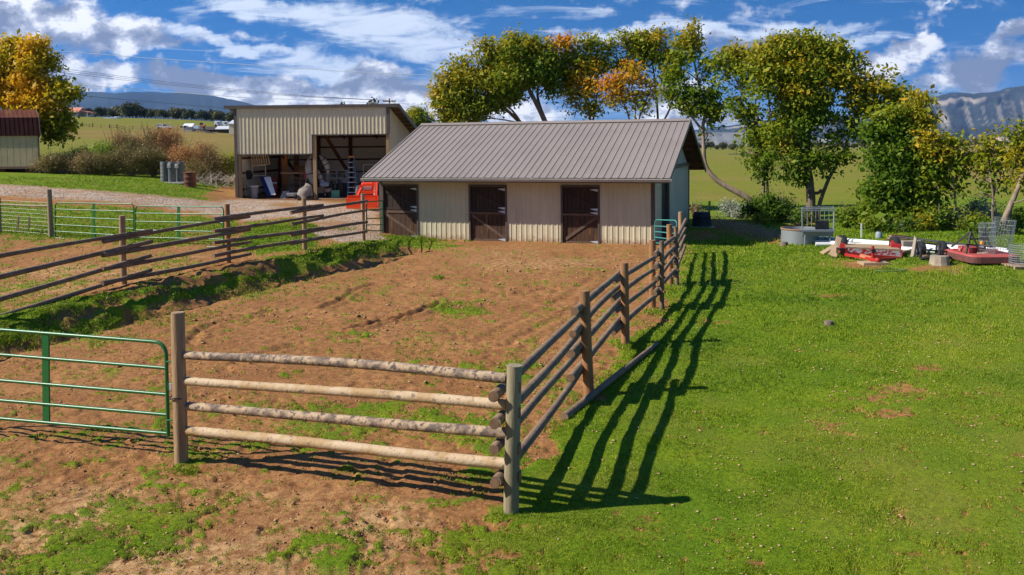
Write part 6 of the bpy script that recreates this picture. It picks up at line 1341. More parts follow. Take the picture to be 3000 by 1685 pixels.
# ------------------------------------------------------------ things by the tree line on the right
def z6(x, y): return 2250+x/3.435, 580+y/3.435
def right_things():
    # black tub, stake
    b = G(2056, 664); r_ = (GY(2085, b.y)-GY(2027, b.y)).x/2; h = P(2050, 621, b.y).z-b.z
    T = thing('black_tub', 'upturned black rubber tub beside the stable rear corner', 'tub', b)
    MB().lathe(b, [(r_*1.0, 0), (r_*1.03, .05), (r_*.97, .10), (r_*.95, h*.33), (r_*.99, h*.35), (r_*.93, h*.40), (r_*.90, h*.65), (r_*.93, h*.68), (r_*.87, h*.72), (r_*.83, h*.95), (r_*.76, h), (0, h*.97)], 26).build('shell', m_black, T, smooth=True)
    tag(MB().box(b, XX, YY, ZZ, (-r_*1.25, r_*1.1), (-r_*1.1, r_*1.1), (-.05, .03)).build('board', mat('pale_board', (.5, .42, .33), .9)), 'pale flat board under the black tub', 'board')
    p = P(2076, 618, b.y+.6); q = P(2079, 589, b.y+.6); p.z = hz(p.x, p.y); tag(MB().bar(p, q, .09, .05).build('stake', m_postw), 'thin wooden stake behind the black tub', 'stake')
    # galvanised stock tank
    x0, y0 = z6(150, 470); b = G(*z6(250, 462)); r_ = .72; h = P(2330, 671, b.y).z - b.z
    T = thing('stock_tank', 'round galvanised stock tank with rusty rim behind the metal rack', 'tank', b); c = GY((2294+2392)/2, b.y+.3); c.z = b.z-.02
    pr = []
    for k in range(13): pr.append((r_+(.012 if k % 2 else 0), k*h/12))
    MB().lathe(c, pr+[(r_+.03, h), (r_+.03, h+.03), (r_-.01, h+.03), (r_-.02, .05), (0, .04)], 36).build('wall', m_steel, T, smooth=True)
    MB().lathe(c, [(r_+.035, h-.01), (r_+.035, h+.04), (r_-.015, h+.04)], 36).build('rim', mat('rusty_rim', (.30, .17, .09), .8), T, smooth=True)
    DV = Vector((.36, 1, 0))     # the rack and trailers stand end-on to the viewer, in line with their place on the lawn
    # cage rack on legs
    Y = 33.4; L0 = P(*z6(345, 330), Y); R0 = P(*z6(660, 352), Y); T = thing('metal_rack', 'grey tubular metal rack on four legs with wire back', 'rack', (L0+R0)/2)
    zg = hz(L0.x, L0.y); top = P(*z6(343, 112), Y).z; zl = L0.z; w = R0.x-L0.x; dep = .85; o = Vector((L0.x, Y, 0))
    mb = MB()
    for x in (0, w):
        for y in (0, dep): mb.tube([o+Vector((x+.36*y, y, zl)), o+Vector((x+.36*y+(.03 if x else -.02), y, top))], .022, 8)
    for z in (top, top-.07): mb.tube([o+Vector((0, 0, z)), o+Vector((w, 0, z))], .020, 8); mb.tube([o+Vector((.36*dep, dep, z)), o+Vector((w+.36*dep, dep, z))], .02, 8)
    for x in (0, w): mb.tube([o+Vector((x, 0, top)), o+Vector((x+.36*dep, dep, top))], .02, 8)
    mb.build('frame', m_steel, T)
    for x in (.12, w-.12):
        for y in (.05, dep-.05): MB().tube([o+Vector((x+.36*y, y, zl)), o+Vector((x+.36*y-.04, y-.02, zg-.02))], .025, 8).build('leg', m_steel, T)
    mb = MB()
    for k in range(6): x = w*(k+1)/7+.36*dep; mb.tube([o+Vector((x, dep, zl)), o+Vector((x, dep, top))], .008, 5)
    mb.build('back_wires', m_wire, T)
    mb = MB(); mb.box(o, XX, DV, ZZ, (-.04, w+.04), (-.03, dep+.03), (zl-.05, zl+.02)); mb.box(o, XX, DV, ZZ, (0, w), (.35, dep), (zl-.26, zl-.052)); mb.build('tray', m_steel, T)
    tag(MB().box(o, XX, DV, ZZ, (.50, w-.18), (.2, .7), (zl+.025, zl+.36)).build('black_bin', m_black, bevel=.02), 'black plastic bin sitting on the metal rack', 'bin')
    # irrigation pipes
    m_pvc = mat('white_pvc', (.80, .80, .80), .4, col2=(.70, .70, .69), scale=1.2, spec=.5); m_rg = mat('red_gate_plug', (.45, .05, .03), .5)
    rr = random.Random(2)
    def pipe(label, a, b, dz, dy_, r_, plugs=True):
        p = G(*z6(*a)); q = G(*z6(*b)); p = p + Vector((0, dy_, r_+dz)); q = q + Vector((0, dy_, r_+dz)); T = thing('irrigation_pipe', label, 'pipe', (p+q)/2, 'white irrigation pipes on the ground')
        o_ = MB().tube([p.lerp(q, k/12)+ZZ*(.012*math.sin(k*1.9)) for k in range(13)], r_, 14).build('pipe_wall', m_pvc, T, smooth=True)
        if plugs:
            L_ = (q-p).length; n = int(L_/.98)
            for k in range(n):
                c = p.lerp(q, (k+.6)/n); MB().box(c, (q-p).normalized(), YY, ZZ, (-.05, .05), (-r_-.006, -r_*.55), (r_*.3, r_*.78)).build('gate_plug', m_rg if rr.random() < .75 else m_black, T)
    pipe('longest rearmost white irrigation pipe, its left end by the stock tank', (222, 445), (2500, 590), .05, .55, .095)
    pipe('white irrigation pipe running in front of the rearmost one behind the trailers', (490, 452), (2470, 600), .02, .27, .11)
    pipe('white irrigation pipe lying lowest, left end under the metal rack', (472, 470), (2440, 625), 0.0, .0, .10)
    p = G(*z6(480, 488)); q = G(*z6(625, 488)); T = tag(MB().tube([p+ZZ*.08, q+ZZ*.08], .085, 14).build('short_pipe', mat('pale_grey_pipe', (.62, .62, .60), .5), smooth=True), 'short pale grey pipe piece in the grass under the metal rack', 'pipe')
    # plywood boards
    m_ply = mat('weathered_plywood', (.42, .30, .18), .85, col2=(.33, .23, .14), scale=2, bump=.1)
    def board(label, pts, Ys, th=.04, mt=None):
        v = [P(*z6(*p), y) for p, y in zip(pts, Ys)]; nrm = (v[1]-v[0]).cross(v[2]-v[1]).normalized()
        if nrm.y < 0: nrm = -nrm
        tag(MB().slab(v, th, nrm).build('plywood_sheet', mt or m_ply), label, 'board')
    board('tall tan plywood sheet leaning at the left of the red trailer', [(632, 580), (690, 592), (742, 403), (690, 378)], (29.4, 29.3, 30.3, 30.4))
    board('narrow tan board propped low against the tall plywood sheet', [(522, 545), (560, 562), (664, 500), (655, 468)], (30.2, 30.0, 30.3, 30.5))
    board('small tan board behind the tall plywood sheet foot', [(608, 560), (640, 578), (668, 510), (650, 495)], (29.9, 29.8, 30.1, 30.2))
    m_gply = mat('grey_plywood', (.33, .28, .22), .85, col2=(.26, .21, .17), scale=2)
    board('upright grey board standing left of the black trailer', [(1428, 605), (1458, 617), (1492, 412), (1473, 378)], (29.5, 29.3, 29.9, 30.2), mt=m_gply)
    p = P(*z6(1352, 590), 29.9); q = P(*z6(1440, 520), 30.4); p.z = hz(p.x, p.y)+.06; mb = MB(); log(mb, p, q, .07, .06, 10, 5, .05, 5); tag(mb.build('short_log', m_pale, smooth=True), 'short pale log leaning on the upright grey board', 'log')
    p = P(*z6(1360, 480), 31.5); tag(MB().box(p, XX, YY, ZZ, (0, .75), (0, .3), (-.12, .16)).build('crate', m_gply, bevel=.01), 'low grey wooden crate between the trailers', 'crate')
    # red flat trailer
    m_red = mat('worn_red_paint', (.42, .022, .018), .55, col2=(.34, .02, .016), scale=4); m_rw = mat('peeling_white_over_red', (.52, .50, .50), .6, col2=(.40, .03, .025), scale=5, stretch=(1.2, 1, 2.5), lo=.49, hi=.53)
    Y = 29.0; o = G(*z6(1040, 610)); Lx = P(*z6(800, 500), Y); Rx = P(*z6(1345, 520), Y); Y = o.y; T = thing('flat_trailer', 'worn red and white flat deck trailer with tan wooden bed', 'trailer', o); zg = o.z
    fl = P(*z6(805, 558), Y); ft = P(*z6(805, 492), Y); fr = P(*z6(1345, 604), Y-.1); frt = P(*z6(1345, 520), Y-.1)
    back = Vector((-.10, 1, 0)).normalized(); Lk = 3.2
    mb = MB(); mb.hexa([fl, fr, fr+YY*.06, fl+YY*.06, ft, frt, frt+YY*.06, ft+YY*.06]); mb.build('front_board', m_rw, T)
    w_ = (frt-ft); mb = MB(); c0 = ft.lerp(frt, .5); 
    a, b2 = ft - w_*.05, frt; a3, b3 = P(*z6(775, 455), Y+2.6), P(*z6(1245, 475), Y+2.4)
    mb.slab([a+ZZ*.0, b2, b3, a3], .05, -ZZ); mb.build('deck', mat('deck_plywood', (.42, .29, .16), .8, col2=(.35, .24, .13), scale=2), T)
    mb = MB(); mb.bar(ft-w_*.05-ZZ*.12, a3-ZZ*.12, .06, .18); mb.bar(frt-ZZ*.12, b3-ZZ*.12, .06, .18); mb.bar(fl, fr, .08, .08); mb.build('side_rails', m_red, T)
    # fenders
    for (xa, ya, xb, yb, Yk) in ((718, 470, 782, 525, Y+1.4), (1243, 470, 1340, 528, Y+.9)):
        p = P(*z6(xa, ya), Yk); q = P(*z6(xb, ya), Yk); w = q.x-p.x; h = .30; zz = P(*z6(xa, yb), Yk).z
        MB().add([Vector((s_+.36*e_, Yk+e_, zz+g_)) for s_ in (p.x, q.x) for e_, g_ in ((0, 0), (.12, .20), (.45, .25), (.8, .20), (.95, 0))],
                 [(0, 5, 6, 1), (1, 6, 7, 2), (2, 7, 8, 3), (3, 8, 9, 4), (0, 1, 2, 3, 4), (9, 8, 7, 6, 5)]).build('fender', m_red, T)
        c = Vector(((p.x+q.x)/2+.18, Yk+.5, zg+.30)); t = MB().lathe(c, [(.17, -.10), (.29, -.10), (.31, -.06), (.31, .06), (.29, .10), (.17, .10)], 22, axis=(1, 0, 0)).build('tyre', m_black, T, smooth=True); MB().lathe(c, [(0, -.06), (.18, -.09), (.18, .09), (0, .06)], 16, axis=(1, 0, 0)).build('rim', m_red, t)
    lp = P(*z6(738, 532), Y-.02); MB().box(lp, XX, YY, ZZ, (-.10, .12), (-.04, .2), (-.10, .09)).build('lamp_box', m_black, T); MB().box(lp, XX, YY, ZZ, (-.13, -.06), (-.052, -.042), (-.06, .02)).build('side_lamp', mat('amber_lens', (.85, .22, .03), .3), T)
    MB().bar(P(*z6(715, 520), Y), P(*z6(800, 550), Y), .12, .16).build('corner_brace', m_red, T)
    cp_ = P(*z6(1085, 622), Y-1.35)
    mb = MB(); mb.bar(fl+Vector((-.15, .1, -.03)), cp_, .09, .09); mb.bar(fr+Vector((0, .1, -.03)), cp_, .09, .09); mb.build('tongue', m_red, T)
    mb = MB(); mb.bar(P(*z6(935, 578), Y-.75), P(*z6(1050, 610), Y-1.1), .14, .10); mb.build('faded_tongue_plate', mat('faded_orange', (.55, .20, .10), .6), T)
    MB().lathe(cp_+Vector((.02, -.1, -.05)), [(0, 0), (.09, 0), (.10, .06), (.06, .12), (0, .13)], 14).build('coupler', m_red, T, smooth=True)
    mb = MB(); jz = P(*z6(1080, 480), Y-1.1).z; mb.tube([Vector((cp_.x-.04, cp_.y+.15, zg+.06)), Vector((cp_.x-.04, cp_.y+.15, jz))], .045, 10); mb.bar(Vector((cp_.x-.04, cp_.y+.15, zg+.06)), Vector((cp_.x-.04, cp_.y+.15, zg+.10)), .18, .18); mb.build('jack', m_red, T)
    MB().box(Vector((cp_.x, cp_.y+.1, jz-.16)), XX, YY, ZZ, (-.09, .03), (-.02, .04), (-.06, .06)).build('jack_cap', m_black, T)
    tag(MB().box(Vector((cp_.x, cp_.y+.1, hz(cp_.x, cp_.y))), XX, YY, ZZ, (-.50, .36), (-.35, .2), (-.05, .07)).build('wood_block', m_ply, bevel=.01), 'flat wood block under the red trailer jack', 'block')
    # hose loop
    p = G(*z6(1235, 735)); mb = MB(); mb.tube([p+Vector((math.cos(t)*.45, math.sin(t)*.28, .03)) for t in [k*2*math.pi/24 for k in range(25)]], .016, 6); tag(mb.build('hose_loop', mat('green_hose', (.08, .14, .05), .6)), 'loop of thin green hose in the grass by the red trailer', 'hose')
    # black trailer frame
    m_bk = mat('black_trailer_paint', (.022, .022, .025), .5, col2=(.04, .04, .042), scale=5); o = G(*z6(1700, 625)); Y = o.y; T = thing('black_trailer', 'small black angle iron trailer with leaf covered floor', 'trailer', o)
    A_, B_ = P(*z6(1535, 610), Y), P(*z6(1868, 612), Y); C_, D_ = P(*z6(1545, 520), Y+.0), P(*z6(1868, 545), Y+.0)
    a2, b4 = P(*z6(1498, 445), Y+1.9), P(*z6(1778, 480), Y+1.9); a2l = a2-ZZ*.35; b2l = b4-ZZ*.35
    mb = MB(); 
    for p, q in ((A_, B_), (C_, D_), (A_, C_), (B_, D_), (C_, a2), (D_, b4), (a2, a2l), (b4, b2l), (a2, b4), (A_, a2l), (B_, b2l), (A_.lerp(B_, .45), C_.lerp(D_, .45))): mb.bar(p, q, .06, .06)
    for t in (.2, .4, .6, .8): mb.bar(D_.lerp(b4, t), B_.lerp(b2l, t), .03, .03)
    mb.build('frame', m_bk, T)
    mb = MB(); mb.slab([A_+ZZ*.03, B_+ZZ*.03, b2l, a2l], .03, -ZZ); mb.build('floor', mat('leaf_littered_floor', (.30, .17, .09), .9, col2=(.16, .08, .045), scale=12), T)
    for p, s in ((A_.lerp(a2l, .5), -1), (B_.lerp(b2l, .5), 1)):
        c = Vector((p.x-.16*s, p.y+.2, o.z+.24)); t = MB().lathe(c, [(.15, -.09), (.26, -.09), (.28, -.05), (.28, .05), (.26, .09), (.15, .09)], 20, axis=(1, 0, 0)).build('tyre', m_black, T, smooth=True); MB().lathe(c, [(0, -.05), (.16, -.08), (.16, .08), (0, .05)], 14, axis=(1, 0, 0)).build('rim', m_steel, t)
    tg = P(*z6(1725, 640), Y-1.1); tg.z = o.z+.36; mb = MB(); mb.bar(A_, tg, .06, .06); mb.bar(B_, tg, .06, .06); mb.tube([tg-ZZ*.25, tg+ZZ*.35], .04, 10); mb.build('tongue', m_bk, T)
    b = Vector((tg.x, tg.y, hz(tg.x, tg.y))); mb = MB(); mb.lathe(b, [(.33, -.02), (.30, .1), (.27, .30), (0, .31)], 10); tag(mb.build('stump', mat('grey_stump', (.36, .30, .22), .9, col2=(.25, .2, .15), scale=4, bump=.5)), 'grey cut stump holding up the black trailer tongue', 'stump')
    # rotary mower
    m_pk = mat('faded_red_mower', (.42, .10, .085), .6, col2=(.34, .055, .045), scale=1.6, col3=(.55, .36, .34), s3=3, t3=.64); o = G(*z6(2140, 690)); T = thing('rotary_mower', 'faded red rotary mower deck with black hitch frame', 'mower', o)
    c = Vector((o.x, o.y+.95, o.z)); lx0 = P(*z6(1888, 640), c.y).x; rx0 = P(*z6(2390, 650), c.y).x; ra = (rx0-lx0)/2; cx = (rx0+lx0)/2; out = []
    for k in range(28):
        an = 2*math.pi*k/28; e = 7.0; cc, ss = math.cos(an), math.sin(an); out.append(Vector((cx + ra*math.copysign(abs(cc)**(2/e), cc), c.y + 1.0*math.copysign(abs(ss)**(2/e), ss), 0)))
    mb = MB(); n = 28
    lo_ = [Vector((v.x, v.y, o.z+.10)) for v in out]; hi = [Vector((v.x, v.y, o.z+.30)) for v in out]; inn = [Vector((cx+(v.x-cx)*.93, c.y+(v.y-c.y)*.9, o.z+.35)) for v in out]
    mb.add(hi+inn, [(i, (i+1) % n, n+(i+1) % n, n+i) for i in range(n)]+[tuple(range(n, 2*n))]); mb.build('deck', m_pk, T)
    mb = MB(); mb.add(lo_+hi, [(i, (i+1) % n, n+(i+1) % n, n+i) for i in range(n)]); mb.build('skirt', mat('worn_dark_skirt', (.09, .045, .04), .7, col2=(.2, .06, .05), scale=4), T)
    mb = MB(); q = Vector((cx, c.y, o.z+.36)); mb.box(q, XX, YY, ZZ, (-.55, -.02), (-.3, .4), (0, .16)); mb.bar(q+Vector((-ra*.8, .5, .02)), q+Vector((ra*.8, .2, .02)), .1, .05); mb.build('ribs', m_pk, T)
    mb = MB(); q = Vector((P(*z6(2110, 560), c.y-.3).x, c.y-.4, o.z+.30))
    for p1, p2 in (((-.45, 0, 0), (-.22, .1, .75)), ((.05, 0, 0), (-.22, .1, .75)), ((-.22, .1, .75), (-.6, .6, .2)), ((-.45, 0, .35), (.5, .1, .25)), ((.2, 0, 0), (.22, .2, .85)), ((.22, .2, .85), (.60, .4, .2)), ((-.3, .2, .5), (.3, .2, .5)), ((.02, 0, .55), (.28, .1, .95))): mb.bar(q+Vector(p1), q+Vector(p2), .055, .055)
    mb.build('hitch_frame', m_bk, T)
    MB().lathe(q+Vector((.05, -.05, .35)), [(0, 0), (.06, .01), (.05, .1), (0, .11)], 10).build('cap', mat('yellow_orange_cap', (.8, .3, .03), .5), T)
    V = []; ny, nx = 7, 8; c1 = P(*z6(2180, 562), c.y-.45); rr = random.Random(6)
    for j in range(ny):
        for i in range(nx):
            u = i/(nx-1)-.5; v = j/(ny-1); V.append(Vector((c1.x+u*(.52+.25*v)+.04*rr.uniform(-1, 1), c1.y-.12*math.sin(i*1.7)*v-(.35*v), c1.z+.05-v*.62-.12*abs(u)*v+.03*rr.uniform(-1, 1))))
    V = [Vector((p.x, p.y, max(p.z, hz(p.x, p.y)+.04))) for p in V]
    tag(MB().add(V, [(j*nx+i, j*nx+i+1, (j+1)*nx+i+1, (j+1)*nx+i) for j in range(ny-1) for i in range(nx-1)]).build('sackcloth', mat('beige_cloth', (.45, .36, .27), .95, col2=(.33, .25, .18), scale=5), smooth=True), 'beige cloth draped over the rotary mower', 'cloth')
    # wire rolls, pallet
    def roll(label, base, axis, r_, h, turns=2):
        T = thing('wire_roll', label, 'wire roll', base, 'rolls of fence wire at the right edge'); base = Vector(base); ax = Vector(axis).normalized(); t = XX; x = (t-ax*t.dot(ax)).normalized(); y = ax.cross(x)
        for q in range(turns):
            mb = MB(); rq = r_-.035*q; n = 26
            for k in range(10): mb.tube([base+ax*(h*k/9)+x*math.cos(a)*rq+y*math.sin(a)*rq for a in [i*2*math.pi/20 for i in range(21)]], .0035, 3, False)
            for i in range(n): a = i*2*math.pi/n; mb.tube([base+x*math.cos(a)*rq+y*math.sin(a)*rq, base+ax*h+x*math.cos(a)*rq+y*math.sin(a)*rq], .003, 3, False)
            mb.build('wire_layer', m_wire, T)
    b = G(2978, 786); roll('squat roll of fence wire standing on the pallet', b+Vector((.12, 0, .12)), (0, 0, 1), .32, .62)
    roll('tall roll of fence wire leaning behind the squat one', b+Vector((-.05, 1.0, .05)), (.22, .1, 1), .34, 1.45)
    roll('roll of fence wire standing left of the tall leaning one', b+Vector((-.45, .9, .05)), (.02, .02, 1), .25, 1.3)
    T = thing('pallet', 'weathered wooden pallet under the squat wire roll', 'pallet', b); mb = MB(); bb = b+Vector((-.2, 0, 0))
    for k in range(7): mb.box(bb, XX, YY, ZZ, (-.1, 1.5), (-.45+k*.17, -.33+k*.17), (.09, .115))
    mb.build('boards', m_ply, T)
    for y in (-.42, .05, .55): MB().box(bb, XX, YY, ZZ, (-.1, 1.5), (y, y+.08), (0, .088)).build('runner', m_ply, T)
    p = G(*z6(2400, 690)); tag(MB().slab([p+Vector((-.3, -.1, 0)), p+Vector((.3, -.25, 0)), p+Vector((.35, .4, .05)), p+Vector((-.2, .5, .12))], .02, ZZ).build('orange_board', mat('orange_board', (.50, .27, .08), .8)), 'small orange brown board between the rotary mower and the pallet', 'board')
    # lumber and odds behind the pipes
    Y = 33.2; l = [('grey plank', 1195, 375, 1450, 385), ('dark curved plank', 1200, 368, 1455, 372)]
    base = G(*z6(1330, 425))
    for k in range(5):
        a = P(*z6(1200+k*9, 418-k*11), base.y+.3*k*.3); b = P(*z6(1440-k*6, 425-k*9), base.y+.3*k*.3)
        tag(MB().bar(a, b, .22, .05).build('plank', m_gply if k % 2 else m_rafter), ['lowest plank of the pile behind the pipes', 'second lowest plank of the pile behind the pipes', 'middle plank of the pile behind the pipes', 'second highest plank of the pile behind the pipes', 'top plank of the pile behind the pipes'][k], 'plank', 'plank pile behind the pipes')
    p = G(*z6(940, 405)); tag(MB().bar(p, p+ZZ*.62, .05, .04).build('stake', m_white), 'thin white stake behind the white pipes', 'stake')
    p = G(*z6(1115, 408)); T = thing('plastic_jug', 'pale grey jug standing behind the white pipes', 'jug', p); MB().lathe(p, [(0, 0), (.13, 0), (.14, .2), (.10, .28), (0, .29)], 12).build('body', mat('blue_grey_jug', (.25, .30, .36), .5), T, smooth=True); MB().lathe(p+ZZ*.29, [(.04, -.01), (.04, .06), (0, .06)], 10).build('cap', m_black, T)
    # old wheel / round tank end in the weeds
    m_dk_reel = mat('dark_weathered_reel', (.05, .045, .04), .9, col2=(.09, .08, .06), scale=6)
    p = P(*z6(800, 200), 41.6); p.z = P(*z6(800, 182), 41.6).z-.55; T = thing('wire_reel', 'dark round reel half hidden in the weeds behind the red trailer', 'reel', p); MB().lathe(p+ZZ*.55, [(.0, -.05), (.27, -.05), (.29, 0), (.27, .05), (0, .05)], 24, axis=(.2, -1, 0)).build('disc', m_dk_reel, T); MB().lathe(p+ZZ*.55, [(.05, -.12), (.05, .12), (0, .12)], 12, axis=(.2, -1, 0)).build('hub', m_rafter, T)
    # long blackish poly pipe behind
    p = G(*z6(1480, 440)); q = G(*z6(2420, 560)); tag(MB().tube([p+Vector((0, .9, .06)), q+Vector((0, .9, .06))], .06, 8).build('dark_pipe', m_black, smooth=True), 'thin dark pipe lying behind the white pipes', 'pipe')
right_things()

# ------------------------------------------------------------ far things on the left: house, vehicles, field fence
def far_left():
    m_sal = mat('salmon_metal_roof', (.62, .24, .15), .5); m_cw = mat('cream_wall', (.55, .50, .42), .7); m_wh = mat('white_vehicle_paint', (.78, .79, .80), .3, coat=.3); m_gl = mat('dark_glass', (.03, .035, .04), .15)
    def gable_house(label, px0, px1, yb, ye, yr, Y, dep, mr, mw, name='house', cat='house', win=3, over=.6):
        a = P(px0, yb, Y); b = P(px1, yb, Y); ze = P(px0, ye, Y).z-a.z; zr = P(px0, yr, Y+dep/2).z-a.z; o = a; W = b.x-a.x; T = thing(name, label, cat, (a+b)/2)
        MB().add([o+Vector(p) for p in ((0, 0, -1), (W, 0, -1), (W, dep, -1), (0, dep, -1), (0, 0, ze), (W, 0, ze), (W, dep/2, zr), (W, dep, ze), (0, dep, ze), (0, dep/2, zr))], [(0, 1, 5, 4), (1, 2, 7, 6, 5), (2, 3, 8, 7), (3, 0, 4, 9, 8)]).build('wall', mw, T)
        for s in (0, 1):
            e0 = Vector((-over, -over, ze-.2)) if not s else Vector((-over, dep+over, ze-.2)); r0 = Vector((-over, dep/2, zr+.05)); L_ = Vector((W+2*over, 0, 0)); MB().slab([o+e0, o+e0+L_, o+r0+L_, o+r0], .18, ZZ).build('roof', mr, T)
        for k in range(win): x = W*(k+.5)/win; MB().box(o, XX, YY, ZZ, (x-.9, x+.9), (-.06, -.002), (ze*.35, ze*.78)).build('window', m_gl, T)
        return T
    T = gable_house('long low house with salmon roof on the left skyline', 150, 228, 340, 329, 317, 470, 9, m_sal, m_cw, win=5)
    a = P(228, 340, 470); MB().slab([a+Vector((-1, 1, 3.2)), a+Vector((6, 1, 1.9)), a+Vector((6, 8, 1.9)), a+Vector((-1, 8, 3.2))], .2, ZZ).build('porch_roof', m_sal, T); MB().box(a, XX, YY, ZZ, (4.6, 4.9), (1, 1.3), (-.5, 2)).build('porch_post', m_cw, T)
    gable_house('small white outbuilding right of the salmon roofed house', 256, 266, 340, 334, 330, 472, 4, m_sal, m_cw, 'outbuilding', 'outbuilding', 1, .3)
    # pickup with camper shell
    def pickup(label, px, py, Y, L_=5.4, shell=True, rot=1):
        b = P(px, py, Y); T = thing('pickup_truck', label, 'pickup truck', b)
        prof = [(0, .45), (L_, .45), (L_, .95), (L_-1.0, 1.12), (L_-1.25, 1.15), (L_-1.8, 1.75), (L_-3.1, 1.8), (L_-3.15, 1.15), (0, 1.12)]
        MB().slab([b+Vector((x, 0, z)) for x, z in prof], 1.85, YY).build('body', m_wh, T)
        if shell:
            s = MB().box(b, XX, YY, ZZ, (.02, L_-3.16), (.05, 1.8), (1.13, 1.85)).build('camper_shell', m_wh, T); MB().box(b, XX, YY, ZZ, (.25, L_-3.4), (.03, .048), (1.3, 1.65)).build('shell_window', m_gl, s)
        MB().slab([b+Vector((x, -.015, z)) for x, z in ((L_-1.45, 1.18), (L_-1.85, 1.68), (L_-3.0, 1.7), (L_-3.0, 1.18))], .012, YY).build('window', m_gl, T)
        for x in (1.0, L_-1.0):
            for y in (.05, 1.65): t = MB().lathe(b+Vector((x, y, .38)), [(0, -.12), (.38, -.12), (.38, .12), (0, .12)], 14, axis=(0, 1, 0)).build('wheel', m_black, T)
    pickup('white pickup truck with camper shell parked in the left pasture', 457, 379, 298)
    def van(label, px0, px1, py, yt, Y, name, cat, mt=None):
        a = P(px0, py, Y); b = P(px1, py, Y); h = P(px0, yt, Y).z-a.z; W = b.x-a.x; T = thing(name, label, cat, (a+b)/2)
        MB().box(a, XX, YY, ZZ, (0, W), (0, 2.3), (.45, h)).build('body', mt or m_wh, T, bevel=.15)
        for x in (W*.2, W*.8): MB().lathe(a+Vector((x, .1, .4)), [(0, -.12), (.4, -.12), (.4, .12), (0, .12)], 12, axis=(0, 1, 0)).build('wheel', m_black, T)
        MB().box(a, XX, YY, ZZ, (W*.55, W*.85), (-.02, -.002), (h*.55, h*.85)).build('window', m_gl, T)
    van('white horse trailer on the crest below the skyline trees', 334, 348, 352, 342, 430, 'horse_trailer', 'trailer'); pickup('small white pickup truck left of the horse trailer', 303, 351, 425, 5.2, False)
    van('small white car beside the horse trailer', 322, 334, 352, 347, 432, 'parked_car', 'car')
    van('large white camper van among the farm sheds', 628, 645, 371, 355, 300, 'camper_van', 'camper'); van('second white camper right of the larger one', 646, 668, 372, 356, 305, 'camper_van', 'camper'); van('white boat shaped cover by the pasture sheds', 528, 545, 375, 368, 285, 'covered_boat', 'boat')
    m_dk = mat('dark_shed', (.06, .045, .035), .8); m_tin = mat('tin_roof', (.55, .56, .58), .5)
    gable_house('low dark open shed with pale tin roof left of the machine shed', 636, 668, 389, 378, 371, 285, 5, m_tin, m_dk, 'farm_shed', 'shed', 0, .5)
    gable_house('low brown shed behind the flatbed trailer', 595, 630, 388, 380, 373, 292, 5, m_dk, m_dk, 'farm_shed', 'shed', 0, .4)
    gable_house('pale tan metal building just left of the machine shed', 671, 700, 395, 362, 354, 240, 8, m_tin, m_tan, 'metal_building', 'building', 0, .2)
    gable_house('white tent shaped shelter right of the pickup truck', 536, 562, 377, 371, 364, 290, 4, m_wh, m_gply2, 'canopy', 'shelter', 0, .2)
    # flatbed trailer
    a = P(567, 385, 270); b = P(655, 400, 262); T = thing('flatbed_trailer', 'rusty gooseneck flatbed trailer with lowered ramp in the left pasture', 'trailer', a); MB().bar(a+ZZ*.9, P(622, 393, 268)+ZZ*.3, 2.2, .25).build('deck', m_dk, T); MB().bar(P(622, 393, 268)+ZZ*.3, b+ZZ*.05, 2.0, .15).build('ramp', m_dk, T); MB().box(a, XX, YY, ZZ, (0, 1.6), (0, 1.8), (.8, 1.9)).build('neck', m_wh, T)
    for x in (2.4, 3.6): MB().lathe(a+Vector((x, -.1, .4)), [(0, -.12), (.4, -.12), (.4, .12), (0, .12)], 12, axis=(0, 1, 0)).build('wheel', m_black, T)
    a = P(583, 378, 285); T = thing('backhoe', 'small orange tractor among the farm sheds', 'tractor', a); MB().box(a, XX, YY, ZZ, (0, 1.9), (0, 1.4), (.6, 1.3)).build('body', mat('far_orange_paint', (.6, .17, .03), .5), T, bevel=.1); MB().box(a, XX, YY, ZZ, (.2, 1.0), (.2, 1.2), (1.301, 2.1)).build('cab', m_gl, T)
    for x, r_ in ((.3, .55), (1.6, .4)): MB().lathe(a+Vector((x, -.1, r_)), [(0, -.15), (r_, -.15), (r_, .15), (0, .15)], 14, axis=(0, 1, 0)).build('wheel', m_black, T)
    p = P(497, 395, 270); T = tag(MB().box(p, XX, YY, ZZ, (-1, 1), (0, 1), (0, 1.1)).build('grey_bin', m_grey, bevel=.1), 'small grey bin below the pickup truck', 'bin')
    # pasture fence
    T = None; pr = random.Random(3); pts = [(225, 375), (242, 378), (262, 379), (272, 380), (296, 380), (321, 384), (343, 383), (366, 386), (389, 382), (413, 383), (431, 383), (446, 384), (462, 385), (500, 388), (540, 391), (580, 394)]
    base = [P(x, y, 262) for x, y in pts]; T = thing('pasture_fence', 'dark post and rail fence crossing the left pasture', 'fence', base[5])
    for i, b in enumerate(base): h = 2.0 if i in (1, 3, 5, 6) else 1.5; MB().tube([b-ZZ*.6, b+ZZ*h], .14 if h > 1.6 else .08, 6).build('post', m_rafter, T)
    for i in range(len(base)-1):
        mb = MB()
        for z in ((.5, 1.0, 1.5) if i in (1, 2, 5, 6) else (.7, 1.2)): mb.tube([base[i]+ZZ*z, base[i+1]+ZZ*z], .05 if i in (1, 2, 5, 6) else .02, 4)
        mb.build('rail', m_rafter, T)
    # dark barn across the right field
    gable_house('dark brown barn far across the right hand field', 2150, 2192, 466, 462, 452, 360, 10, m_dk, m_dk, 'far_barn', 'barn', 0, .8)
    gable_house('small white roofed house far on the right beyond the field', 2752, 2768, 503, 499, 496, 150, 3, m_wh, m_cw, 'far_house', 'house', 1, .2)
m_gply2 = mat('shelter_side', (.5, .5, .5), .8)
far_left()
